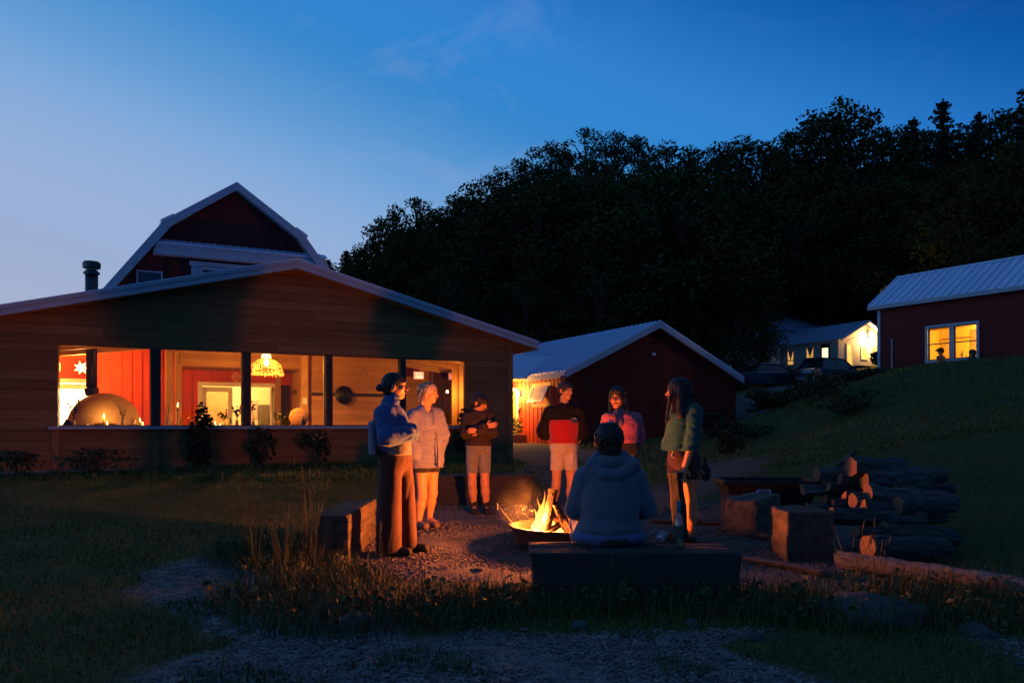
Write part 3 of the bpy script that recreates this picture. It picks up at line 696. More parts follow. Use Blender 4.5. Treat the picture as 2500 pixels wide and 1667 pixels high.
# ------------------------------------------------------------------ gambrel barn behind the pavilion
gb = farm('gambrel_barn', 'tall dark red gambrel barn rising behind the pavilion', 'barn', (0, 13))
GC = 5.09; KH = 2.43; ZK = 8.43; ZRG = 10.09; LS = 1.336; ZB = 4.4
def gam(off, zb=ZB):                             # outline, shrunk inward by off
    lx = (ZK - zb) / LS
    return [(GC - KH - lx + off, zb), (GC - KH + off * .9, ZK - off * .5), (GC, ZRG - off), (GC + KH - off * .9, ZK - off * .5), (GC + KH + lx - off, zb)]
o = gam(.25); q = [(o[0][0], .3)] + o + [(o[-1][0], .3)]
gwall = MB().prism(q, 1, .05, .2).build('gable_wall', m_reddark, gb)
x = o[0][0] + .02; 
def gtop(x):
    d = abs(x - GC); zz = o[2][1] - (o[2][1] - o[1][1]) / (KH - .225) * d
    return zz if d < KH - .225 else o[1][1] - (d - KH + .225) * LS
while x < o[-1][0]:
    zt_ = min(gtop(x), gtop(x + .28))
    if zt_ > 4.6: bar('board', m_reddark, gwall, (x + .14, .035, (zt_ + 4.3) / 2), (.268, .03, zt_ - 4.3))
    x += .28
O = gam(0, 4.2); I_ = gam(.16, 4.2); 
for i in range(4):
    a, b = O[i], O[i + 1]; c, d = I_[i + 1], I_[i]
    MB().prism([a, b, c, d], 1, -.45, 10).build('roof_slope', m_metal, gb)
    A2 = gam(.02, 4.2); B2 = gam(.30, 4.2)
    MB().prism([A2[i], A2[i + 1], B2[i + 1], B2[i]], 1, -.50, -.455).build('rake_board', m_trim, gb)
for s in (-1, 1):                                # kick at the knees
    kx = GC + s * KH; MB().prism([(kx + s * .12, ZK - .02), (kx - s * .3, ZK + .24), (kx - s * .3, ZK + .17), (kx + s * .10, ZK - .10)], 1, -.52, 10).build('knee_flashing', m_metal, gb)
bd = MB().prism([(2.3, 7.24), (8.5, 7.24), (8.35, 7.62), (2.4, 7.62)], 1, -.34, .02).build('pent_board', m_trim, gb)
MB().prism([(-.42, 7.60), (.03, 7.80), (.03, 7.84), (-.42, 7.64)], 0, 2.35, 8.4).build('pent_roof', m_metal, gb)
for i in range(22): bar('roof_rib', m_metal, gb, (2.5 + i * .27, -.2, 7.745), (.04, .45, .05), (math.atan(.2 / .45), 0, 0))
m_pane_d = mat('dark_window_pane', (.02, .022, .028), None, 3, .08, spec=.8)
def flat_window(parent, a, b, z0, z1, y, cols=1, rows=1, fw=.09, m=None):
    f = MB(); f.b2((a - fw, y - .05, z0 - fw), (a, y, z1 + fw)); f.b2((b, y - .05, z0 - fw), (b + fw, y, z1 + fw)); f.b2((a, y - .05, z1), (b, y, z1 + fw)); f.b2((a, y - .05, z0 - fw), (b, y, z0))
    w_ = f.build('window_frame', m_trim, parent)
    for i in range(cols):
        for j in range(rows):
            xa = a + (b - a) * i / cols + .012; xb = a + (b - a) * (i + 1) / cols - .012; za = z0 + (z1 - z0) * j / rows + .012; zb = z0 + (z1 - z0) * (j + 1) / rows - .012
            bar('pane', m or m_pane_d, w_, ((xa + xb) / 2, y - .012, (za + zb) / 2), (xb - xa, .01, zb - za))
    return w_
flat_window(gb, 1.84, 2.58, 6.02, 6.62, .02, 1, 1, .05)
dd = MB().b2((3.58, -.06, 5.2), (6.35, .015, 7.14)).build('loft_door', m_trim, gb)
flat_window(gb, 3.95, 4.75, 6.55, 6.86, -.065, 3, 1, .08)
MB().b2((3.5, -.10, 6.98), (6.43, -.062, 7.14)).build('door_head', m_trim, gb); MB().b2((5.05, -.085, 5.2), (5.12, -.062, 6.97)).build('door_stile', m_trim, gb)
bar('corner_board', m_reddark, gb, (2.85, .0, 6.0), (.06, .05, 2.4))
MB().b2((o[0][0], .2, .3), (o[-1][0], 9.9, 4.3)).build('barn_body', m_reddark, gb)

# ------------------------------------------------------------------ red shed
sh = thing('red_shed', 'red board shed with pale metal roof and lamp beside its open window', 'shed', (1.92, 28.5, 0), ROT)
ZE, ZP, XW = 3.13, 5.14, 8.34                    # eave, peak, width over the rakes
sl_ = (ZP - ZE) / (XW / 2); sa = math.atan(sl_); LEN = 14.5
bod = MB(); bod.prism([(.14, .2), (XW - .14, .2), (XW - .14, ZE + .02), (XW / 2, ZP - .14), (.14, ZE + .02)], 1, .33, .43); bod.build('gable_wall', m_reddark, sh)  # shaded copy of the shed red, darker than the lamplit side
gwl = sh.children[-1]
x = .12
while x < XW - .2:
    wdt = .2 + rr.uniform(-.02, .02); zt_ = min(ZE + sl_ * min(x, XW - x), ZE + sl_ * min(x + wdt, XW - x - wdt)) - .10
    bar('board', m_reddark, gwl, (x + wdt / 2, .315, (zt_ + .35) / 2), (wdt - .012, .03, zt_ - .35)); x += wdt
bar('side_core', m_redboard_lit, sh, (.20, LEN / 2, 1.6), (.08, LEN - .7, 2.9)); lit = sh.children[-1]
MB().b2((XW - .22, .43, .2), (XW - .14, LEN, ZE)).build('far_wall', m_reddark, sh)
y = .34
WIN = (1.42, 2.62, 2.06, 2.72)                   # y0,y1,z0,z1 of the awning window in the lit wall
DOOR = (4.05, 5.05)
i_ = 0
while y < LEN - .4:
    wdt = .155 + rr.uniform(-.02, .02); ym = y + wdt / 2
    if WIN[0] - .14 < ym < WIN[1] + .14:
        segs = [(.35, WIN[2] - .14), (WIN[3] + .14, ZE - .04)]
    elif DOOR[0] - .1 < ym < DOOR[1] + .1: segs = [(2.62, ZE - .04)]
    else: segs = [(.35, ZE - .04)]
    for a, b in segs:
        bar('board', m_redboard_lit, sh, (.148 - .006 * (i_ % 2), ym, (a + b) / 2), (.028 + .010 * (i_ % 2), wdt - .010, b - a))
    y += wdt; i_ += 1
m_orwood = mat('amber_trim', (.42, .22, .08), (.32, .15, .05), 3, .6)
wn = MB()
for c in (((.12, WIN[0] - .14, WIN[2] - .14), (.16, WIN[0], WIN[3] + .14)), ((.12, WIN[1], WIN[2] - .14), (.16, WIN[1] + .14, WIN[3] + .14)), ((.12, WIN[0], WIN[3]), (.16, WIN[1], WIN[3] + .14)), ((.12, WIN[0], WIN[2] - .14), (.16, WIN[1], WIN[2]))): wn.b2(*c)
wn.build('window_trim', m_orwood, sh)
sash = bpy.data.objects.new('awning_sash', None); link(sash, sh); sash.location = (.11, 0, WIN[3] - .02); sash.rotation_euler = (0, R(26), 0)
f = MB(); H_ = WIN[3] - WIN[2]
f.b2((-.02, WIN[0] + .02, -.06), (.02, WIN[1] - .02, 0)); f.b2((-.02, WIN[0] + .02, -H_), (.02, WIN[1] - .02, -H_ + .06)); f.b2((-.02, WIN[0] + .02, -H_ + .06), (.02, WIN[0] + .08, -.06)); f.b2((-.02, WIN[1] - .08, -H_ + .06), (.02, WIN[1] - .02, -.06))
f.build('sash_frame', m_white, sash)
m_frost = mat('window_blind', (.70, .62, .48), None, 3, .25, spec=.5)
bar('pane', m_frost, sash, (0, (WIN[0] + WIN[1]) / 2, -H_ / 2), (.012, WIN[1] - WIN[0] - .16, H_ - .12))
bar('door', mat('ochre_door', (.50, .34, .10)), sh, (.155, (DOOR[0] + DOOR[1]) / 2, 1.6), (.05, DOOR[1] - DOOR[0], 2.05))
f = MB(); f.b2((.10, DOOR[0] - .12, .55), (.165, DOOR[0], 2.65)); f.b2((.10, DOOR[1], .55), (.165, DOOR[1] + .12, 2.65)); f.b2((.10, DOOR[0], 2.62), (.165, DOOR[1], 2.74)); f.build('door_frame', m_white, sh)
MB().tube([(.06, DOOR[0] + .12, 1.5), (.13, DOOR[0] + .12, 1.5)], .025, 8).build('door_handle', m_black, sh)
# roof: one object per sheet, a rib on each joint
pw_ = .30; n = int(LEN / pw_); half = math.hypot(XW / 2, ZP - ZE)
for side in (0, 1):
    rp = bpy.data.objects.new('roof_slope', None); link(rp, sh)
    for i in range(n):
        yy = -.02 + (i + .5) * pw_; cx = XW / 4 if side == 0 else XW * .75; a = -sa if side == 0 else sa
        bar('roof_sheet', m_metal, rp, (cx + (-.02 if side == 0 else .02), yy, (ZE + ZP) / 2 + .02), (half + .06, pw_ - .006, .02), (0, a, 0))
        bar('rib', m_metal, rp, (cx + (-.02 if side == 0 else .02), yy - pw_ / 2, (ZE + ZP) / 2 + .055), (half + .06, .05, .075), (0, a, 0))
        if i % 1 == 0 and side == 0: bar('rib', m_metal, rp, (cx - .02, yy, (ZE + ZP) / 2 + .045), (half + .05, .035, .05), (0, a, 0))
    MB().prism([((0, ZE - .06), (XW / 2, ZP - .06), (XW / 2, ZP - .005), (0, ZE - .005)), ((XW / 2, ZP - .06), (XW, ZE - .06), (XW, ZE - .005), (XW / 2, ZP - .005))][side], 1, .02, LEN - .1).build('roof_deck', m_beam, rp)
    pts = [((-.03, ZE - .20), (XW / 2, ZP - .19), (XW / 2, ZP + .02), (-.03, ZE + .005)), ((XW / 2, ZP - .19), (XW + .03, ZE - .20), (XW + .03, ZE + .005), (XW / 2, ZP + .02))][side]
    MB().prism(pts, 1, -.06, -.02).build('rake_board', m_trim, sh)
MB().prism([(XW / 2 - .2, ZP - .02), (XW / 2, ZP + .08), (XW / 2 + .2, ZP - .02), (XW / 2, ZP + .06)], 1, -.07, LEN).build('ridge_cap', m_metal, sh)
MB().b2((-.055, -.02, ZE - .19), (-.02, 2.98, ZE - .005)).b2((-.055, 5.9, ZE - .19), (-.02, LEN, ZE - .005)).build('eave_board', m_trim, sh)
MB().b2((-.02, 0, ZE - .10), (.15, LEN, ZE - .08)).build('soffit', m_beam, sh)
# little gable over the door
pr_ = bpy.data.objects.new('door_gable', None); link(pr_, sh)
gy0, gy1, gp = 3.0, 5.9, 4.10; gm = (gy0 + gy1) / 2; ridge_x = (gp - ZE) / sl_
for (ya, za, yb, zb) in ((gy0 - .1, ZE - .05, gm, gp), (gm, gp, gy1 + .1, ZE - .05)):
    m_ = MB(); up = (yb == gm); dl = 1.25
    if up: m_.add([(-dl, ya, za), (-dl, yb, zb), (ridge_x, yb, zb), (.0, ya, za), (-dl, ya, za - .06), (-dl, yb, zb - .06), (ridge_x, yb, zb - .06), (0, ya, za - .06)], [(0, 3, 2, 1), (4, 5, 6, 7), (0, 1, 5, 4), (1, 2, 6, 5), (2, 3, 7, 6), (3, 0, 4, 7)])
    else: m_.add([(-dl, ya, za), (-dl, yb, zb), (0, yb, zb), (ridge_x, ya, za), (-dl, ya, za - .06), (-dl, yb, zb - .06), (0, yb, zb - .06), (ridge_x, ya, za - .06)], [(0, 3, 2, 1), (4, 5, 6, 7), (0, 1, 5, 4), (1, 2, 6, 5), (2, 3, 7, 6), (3, 0, 4, 7)])
    m_.build('gable_slope', m_metal, pr_)
    y0_, z0_, y1_, z1_ = ya, za, yb, zb
    MB().prism([(y0_, z0_ - .16), (y1_, z1_ - .16), (y1_, z1_ + .01), (y0_, z0_ + .01)], 0, -dl - .035, -dl - .004).build('gable_board', m_trim, pr_)
MB().b2((-.02, DOOR[0] - .9, ZE - .06), (.1, DOOR[1] + .7, ZE - .02)).build('gable_tie', m_beam, pr_)
bar('porch_post', m_trim, sh, (-1.15, gy1 - .05, 1.85), (.11, .11, 2.6))
sl1 = thing('security_lamp', 'small white lamp high on the dark shed gable', 'lamp', (0, 0, 0)); c_, s_ = math.cos(ROT), math.sin(ROT)
def shp(x, y, z): return Vector((1.92 + c_ * x - s_ * y, 28.5 + s_ * x + c_ * y, z))
sl1.location = shp(4.05, .29, 3.98); sl1.rotation_euler = (0, 0, ROT)
MB().lathe([(0, -.1), (.06, -.09), (.07, 0), (.04, .03), (0, .03)], 12).build('head', m_white, sl1, True, (0, -.08, 0)); MB().b2((-.03, -.06, -.02), (.03, .01, .03)).build('bracket', m_white, sl1)
hk = thing('hay_hook_bracket', 'metal bracket under the peak of the dark shed gable', 'bracket', shp(4.2, .26, 4.42), ROT)
MB().tube([(-.25, 0, -.03), (.15, -.06, .03)], .018, 6).build('arm', m_steel, hk); MB().lathe([(.03, -.01), (.05, 0), (.03, .01)], 10).build('ring', m_steel, hk, loc=(.18, -.07, .04))
# wall lamp by the door
wl = thing('door_lamp', 'blazing wall lamp beside the red shed door', 'lamp', shp(.10, 3.72, 2.50), ROT)
MB().b2((-.02, -.06, -.08), (.04, .06, .10)).build('back_plate', m_black, wl)
MB().lathe([(0, -.10), (.05, -.08), (.06, .02), (.045, .06), (0, .07)], 12).build('globe', emis('shed_lamp_glow', (1, .72, .35), 60), wl, True, (-.10, 0, 0))
lamp('wall_light', (-.38, 0, .02), 800, (1, .37, .065), .06, wl)
pb = thing('planter_box', 'timber planter of yellow green foliage beside the shed door', 'planter', shp(-.35, 3.4, gz(*shp(-.35, 3.4, 0)[:2])), ROT)
MB().b2((-.28, -.6, 0), (.28, .9, .30)).build('box', m_orwood, pb, bevel=.01)
def leaf_ball(name, m, parent, c, rad, n, size, seed, flat=1.0, up=.0):
    g = np.random.default_rng(seed); d = g.normal(size=(n, 3)); d /= np.linalg.norm(d, axis=1)[:, None]; r = np.cbrt(g.uniform(.25, 1, n))[:, None]
    P = np.array(c) + d * r * np.array(rad); a = g.normal(size=(n, 3)); a[:, 2] = a[:, 2] * flat + up; a /= np.linalg.norm(a, axis=1)[:, None]
    b = np.cross(a, g.normal(size=(n, 3))); b /= np.linalg.norm(b, axis=1)[:, None]; s = size * g.uniform(.6, 1.3, n)[:, None]
    V = np.stack([P, P + a * s * .5 + b * s * .28, P + a * s, P + a * s * .5 - b * s * .28], 1).reshape(-1, 3); F = np.arange(4 * n).reshape(n, 4)
    return np_mesh(name, V, F, m, parent)
m_yleaf = mat('planter_leaf', (.16, .19, .03), (.10, .13, .02), 6, .7, rnd=.1)
leaf_ball('foliage', m_yleaf, pb, (0, .15, .55), (.32, .75, .40), 420, .12, 3); leaf_ball('tall_sprig', m_yleaf, pb, (.02, -.45, .95), (.10, .12, .45), 90, .10, 4)

# ------------------------------------------------------------------ red barn on the rise to the right
u_ = math.atan2(-.848, .53); rbn = thing('red_barn', 'red barn on the rise with pale metal roof and a lit double window', 'barn', (15.2, 33, 0), u_)   # local x = along the wall towards the camera, local y = into the barn
ZBb, ZEb, ZPb, DBb = 3.0, 6.10, 7.52, 1.80; WL = 13
WN = (2.12, 3.98, 3.76, 5.02)
core = MB()
for a, b, z0, z1 in ((0, WN[0], ZBb, ZEb), (WN[1], WL, ZBb, ZEb), (WN[0], WN[1], ZBb, WN[2]), (WN[0], WN[1], WN[3], ZEb)): core.b2((a, .0, z0), (b, .10, z1))
m_redbarn2 = mat('barn_red_paint', (.15, .013, .013), (.11, .010, .010), 2.5, .7, .15, 8, (8, 8, 1), rnd=.07)
core.build('long_wall', m_redbarn2, rbn); lw = rbn.children[-1]
zz = ZBb
while zz < ZEb - .02:
    z1 = min(zz + .20, ZEb)
    spans = [(0.0, WL)] if (z1 <= WN[2] - .1 or zz >= WN[3] + .1) else [(0.0, WN[0] - .1), (WN[1] + .1, WL)]
    for a, b in spans: bar('clapboard', m_redbarn2, lw, ((a + b) / 2, -.012, (zz + z1) / 2), (b - a, .022, z1 - zz - .003), (R(2.5), 0, 0))
    zz = z1
MB().prism([(0, ZBb), (4.4, ZBb), (4.4, ZEb - .4), (DBb, ZPb - .15), (0, ZEb)], 0, .02, .12).build('end_wall', m_redbarn2, rbn)
bar('corner_board', m_trim, rbn, (.03, -.03, (ZBb + ZEb) / 2), (.13, .05, ZEb - ZBb))
MB().tube([(.62, -.06, 3.2), (.62, -.06, 4.75)], .03, 8).build('vent_pipe', m_trim, rbn)
ba = math.atan2(ZPb - ZEb, DBb + .3); bh = math.hypot(DBb + .3, ZPb - ZEb); rpb = bpy.data.objects.new('roof_slope', None); link(rpb, rbn)
for i in range(40):
    xx = -.28 + (i + .5) * .335
    bar('roof_sheet', m_metal, rpb, (xx, (DBb - .3) / 2, (ZEb + ZPb) / 2 + .06), (.33, bh + .05, .02), (ba, 0, 0)); bar('rib', m_metal, rpb, (xx - .167, (DBb - .3) / 2, (ZEb + ZPb) / 2 + .092), (.035, bh + .05, .06), (ba, 0, 0))
MB().prism([(DBb, ZPb), (6.2, ZEb - .8), (6.2, ZEb - .77), (DBb, ZPb + .04)], 0, -.28, WL).build('back_slope', m_metal, rpb)
MB().prism([(-.32, ZEb - .10), (-.28, ZEb - .10), (-.28, ZEb + .04), (-.32, ZEb + .04)], 0, -.28, WL).build('eave_board', m_trim, rpb)
MB().prism([(-.30, ZEb - .10), (DBb, ZPb - .14), (DBb, ZPb + .06), (-.30, ZEb + .04)], 0, -.32, -.285).build('rake_board', m_trim, rpb)
MB().prism([(DBb - .14, ZPb + .0), (DBb, ZPb + .11), (DBb + .14, ZPb + .02), (DBb, ZPb + .06)], 0, -.30, WL).build('ridge_cap', m_metal, rpb)
MB().b2((-.2, -.27, ZEb - .09), (WL, .0, ZEb - .07)).build('soffit', m_trim, rpb)
f = MB(); a, b, z0, z1 = WN; fw = .10; mid = (a + b) / 2
for q in (((a - fw, -.075, z0 - fw), (a, 0, z1 + fw)), ((b, -.075, z0 - fw), (b + fw, 0, z1 + fw)), ((a, -.075, z1), (b, 0, z1 + fw)), ((a, -.075, z0 - fw), (b, 0, z0)), ((mid - .08, -.075, z0), (mid + .08, 0, z1))): f.b2(*q)
bw = f.build('window_frame', m_trim, rbn)
for q0, q1 in ((a, mid - .08), (mid + .08, b)):
    fr_ = MB(); zm = (z0 + z1) / 2
    for q in (((q0, .0, z0), (q0 + .035, .05, z1)), ((q1 - .035, .0, z0), (q1, .05, z1)), ((q0, 0, zm - .02), (q1, .05, zm + .02)), ((q0, 0, z0), (q1, .05, z0 + .04)), ((q0, 0, z1 - .035), (q1, .05, z1))): fr_.b2(*q)
    fr_.build('sash', m_darkwood, bw)
    for c0, c1 in ((z0 + .04, zm - .02), (zm + .02, z1 - .035)): bar('pane', m_glass, bw, ((q0 + q1) / 2, .025, (c0 + c1) / 2), (q1 - q0 - .07, .006, c1 - c0))
m_yroom = mat('yellow_room_wall', (.78, .50, .10), (.72, .44, .08), 2, .8)
rm_ = MB(); rm_.b2((.6, .12, 2.75), (.66, 3.3, 5.6)); rm_.b2((6.0, .12, 2.75), (6.06, 3.3, 5.6)); rm_.b2((.6, 3.3, 2.75), (6.06, 3.36, 5.6)); rm_.b2((.6, .12, 5.6), (6.06, 3.36, 5.65)); rm_.b2((.6, .12, 2.70), (6.06, 3.36, 2.75)); rm_.build('lit_room', m_yroom, rbn)
bar('room_beam', m_beam, rbn, (3.3, 2.2, 5.3), (5.2, .15, .2)); bar('room_door', m_beam, rbn, (2.4, 3.27, 4.2), (.8, .04, 2.0)); bar('room_shelf', m_orwood, rbn, (1.5, 3.2, 4.9), (1.2, .18, .04))
def rbp(x, y, z): c, s = math.cos(u_), math.sin(u_); return Vector((15.2 + c * x - s * y, 33 + s * x + c * y, z))
ceiling_lamp('barn_room_lamp', 'lamp in the yellow room behind the barn double window', rbp(3.4, 1.9, 5.2), 520, (1, .60, .13), 6)
mb_ = thing('hanging_mobile', 'ring of small beads hanging inside the barn window above the capped head', 'ornament', rbp(2.55, .25, 4.42), u_)
for i in range(7): a_ = i * 2 * PI / 7; MB().lathe([(0, -.02), (.02, 0), (0, .02)], 8).build('bead', m_black, mb_, loc=(.12 * math.cos(a_), 0, .12 * math.sin(a_)))
MB().tube([(.12 * math.cos(i * PI / 8), 0, .12 * math.sin(i * PI / 8)) for i in range(17)], .004, 4).build('ring', m_black, mb_); MB().tube([(0, 0, .12), (0, 0, .5)], .003, 4).build('thread', m_black, mb_)
tb = thing('barn_table', 'table under the barn window with bottles on it', 'table', rbp(3.3, .75, 2.98), u_)
MB().b2((-.9, -.35, .68), (.9, .35, .72)).build('table_top', m_beam, tb)
for a_ in (-.8, .8):
    for b_ in (-.28, .28): bar('leg', m_beam, tb, (a_, b_, .34), (.06, .06, .68))
for k_, (dx, hh) in enumerate(((.18, .30), (.02, .22), (.30, .16))): bottle(rbp(3.3 + dx - .1, .6 + .1 * k_, 3.70), hh, .04, m_gbottle, ('tall', 'middling', 'short')[k_] + ' dark bottle on the table behind the barn window')
stems(rbp(3.12, .55, 3.70), .34, 6, 'vase of stems on the table in the barn window', 31, True, .4)

# ------------------------------------------------------------------ white farmhouse
hs = thing('white_farmhouse', 'white clapboard farmhouse with lit porch and blue grey roofs', 'house', (27.06, 66, 0), ROT)
ZF, ZEh, ZPh, WHh, LH = 6.1, 8.5, 10.05, 6.3, 9.5
m_hwhite = mat('white_clapboard', (.66, .62, .54), (.58, .55, .48), 3, .7, rnd=.06)
MB().prism([(0, 5.4), (WHh, 5.4), (WHh, ZEh), (WHh / 2, ZPh - .1), (0, ZEh)], 1, .04, .15).build('gable_wall', m_hwhite, hs); hgw = hs.children[-1]
zz = 6.1
while zz < ZPh - .25:
    h_ = WHh / 2 if zz < ZEh else (ZPh - .12 - zz - .17) / ((ZPh - ZEh) / (WHh / 2))
    if h_ > .1: bar('clapboard', m_hwhite, hgw, (WHh / 2, .02, zz + .085), (2 * h_, .03, .168), (R(6), 0, 0))
    zz += .17
MB().b2((.0, .15, 5.4), (.1, LH, ZEh)).build('side_wall', m_hwhite, hs); hsw = hs.children[-1]
zz = 6.1
while zz < ZEh - .1: bar('clapboard', m_hwhite, hsw, (-.01, LH / 2, zz + .085), (.03, LH - .02, .168), (0, R(-6), 0)); zz += .17
MB().b2((WHh - .1, .15, 5.4), (WHh, LH, ZEh)).build('far_wall', m_hwhite, hs)
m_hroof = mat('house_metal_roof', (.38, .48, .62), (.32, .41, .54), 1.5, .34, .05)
hsl = (ZPh - ZEh) / (WHh / 2)
for s0, e0, za, zb in ((-.35, WHh / 2, ZEh - .35 * hsl, ZPh), (WHh / 2, WHh + .35, ZPh, ZEh - .35 * hsl)):
    MB().prism([(s0, za), (e0, zb), (e0, zb + .07), (s0, za + .07)], 1, -.5, LH + 3).build('roof_slope', m_hroof, hs)
    MB().prism([(s0, za - .12), (e0, zb - .12), (e0, zb + .06), (s0, za + .06)], 1, -.54, -.503).build('rake_board', m_white, hs)
n = 36; hh_ = math.hypot(WHh / 2 + .35, ZPh - ZEh + .35 * hsl)
for i in range(n): bar('roof_rib', m_hroof, hs, ((-.35 + WHh / 2) / 2, -.45 + i * .36, (ZEh - .35 * hsl + ZPh) / 2 + .085), (hh_, .04, .035), (0, -math.atan(hsl), 0))
# higher main block behind, ridge across
MB().prism([(7.5, 10.2), (11.5, 12.7), (15.5, 10.2), (15.5, 6), (7.5, 6)], 0, -7, 7.7).build('main_block', m_hwhite, hs)
MB().prism([(7.1, 10.0), (11.5, 12.85), (11.5, 12.95), (7.1, 10.1)], 0, -7.3, 8.0).build('main_roof', m_hroof, hs)
MB().prism([(5.8, 8.5), (7.6, 9.7), (7.6, 9.78), (5.8, 8.58)], 0, -7, -.36).build('lean_roof', m_hroof, hs)
MB().b2((-6.8, 6.1, 5.5), (-.3, 7.4, 8.55)).build('rear_wing', m_hwhite, hs)
m_win_e = emis('lit_house_window', (1, .50, .10), 1.3); m_win_b = emis('bright_door_pane', (1, .72, .30), 2.6); m_cur = mat('curtain', (.5, .30, .12), (.35, .2, .08), 12, .9)
def hwin(y0, y1, z0, z1, m, curt=True):
    f = MB(); f.b2((-.06, y0 - .07, z0 - .07), (.0, y0, z1 + .07)); f.b2((-.06, y1, z0 - .07), (0, y1 + .07, z1 + .07)); f.b2((-.06, y0, z1), (0, y1, z1 + .07)); f.b2((-.06, y0, z0 - .07), (0, y1, z0))
    w_ = f.build('window_frame', m_hwhite, hs); bar('pane', m, w_, (-.02, (y0 + y1) / 2, (z0 + z1) / 2), (.01, y1 - y0, z1 - z0)); bar('sash_rail', m_darkwood, w_, (-.035, (y0 + y1) / 2, z0 + (z1 - z0) * .28), (.02, y1 - y0, .05))
    if curt: MB().add([(-.032, y0, z1), (-.032, y1, z1), (-.032, (y0 + y1) / 2, z0 + .35), (-.032, y1, z1 - .1)], [(0, 1, 2)]).build('curtain', m_cur, w_)
hwin(2.60, 3.32, 6.75, 8.0, m_win_e); hwin(4.82, 5.47, 6.65, 7.9, m_win_e)
bar('dark_door', mat('brown_door', (.06, .03, .02)), hs, (-.03, 1.33, 7.1), (.05, .95, 2.05)); bar('door_pane', m_win_b, hs, (-.062, 1.33, 7.35), (.012, .6, .85))
def gwin(x0, x1, z0, z1, m, name='porch_window'):
    f = MB(); f.b2((x0 - .08, -.04, z0 - .08), (x0, .0, z1 + .08)); f.b2((x1, -.04, z0 - .08), (x1 + .08, 0, z1 + .08)); f.b2((x0, -.04, z1), (x1, 0, z1 + .08)); f.b2((x0, -.04, z0 - .08), (x1, 0, z0))
    w_ = f.build(name, m_white, hs); bar('pane', m, w_, ((x0 + x1) / 2, -.008, (z0 + z1) / 2), (x1 - x0, .01, z1 - z0)); return w_
m_glow = emis('warm_room_glow', (1, .55, .13), .9)
gwin(1.0, 1.62, 6.2, 8.0, m_glow, 'porch_door'); gwin(2.75, 3.4, 6.9, 7.95, m_glow); gwin(3.9, 4.5, 6.9, 7.95, m_glow)
MB().b2((-.2, -2.2, 5.85), (WHh, .0, 6.08)).build('porch_deck', m_darkwood, hs)
MB().tube([(3.65, -2.1, 6.1), (3.3, -1.5, 8.6)], .03, 5).build('stay_pole', m_darkwood, hs)
def hsp(x, y, z): return Vector((27.06 + c_ * x - s_ * y, 66 + s_ * x + c_ * y, z))
hl = thing('porch_lamp', 'blazing lamp under the white farmhouse gable', 'lamp', hsp(3.5, -.15, 8.72), ROT)
MB().lathe([(0, -.12), (.10, -.08), (.12, .02), (.06, .1), (0, .12)], 12).build('globe', emis('porch_glow', (1, .75, .4), 40), hl, True, (0, -.16, 0)); MB().b2((-.06, -.06, -.05), (.06, .16, .05)).build('bracket', m_black, hl)
lamp('porch_light', (0, -.34, -.22), 1000, (1, .52, .16), .1, hl)
ptt = thing('porch_planter', 'dark pot standing on the farmhouse porch edge', 'planter', hsp(3.1, -2.0, 6.08), ROT)
MB().lathe([(.28, 0), (.36, .5), (.42, .55), (.42, .62), (.34, .62), (.3, .4), (0, .4)], 16).build('pot', m_black, ptt, True); MB().lathe([(.34, .57), (0, .6)], 16).build('soil', m_darkwood, ptt)
sl2 = thing('string_lights', 'string of small unlit bulbs sagging along the farmhouse gable', 'string lights', hsp(.2, -.6, 8.3), ROT)
pp = [(i * .3, 0, .0 + hsl * i * .3 - .25 * math.sin(PI * i / 10)) for i in range(11)]
MB().tube(pp, .012, 4).build('cord', m_black, sl2)
for i in range(1, 11): MB().lathe([(0, -.1), (.035, -.06), (.03, 0), (0, 0)], 8).build('bulb', m_black, sl2, loc=pp[i])
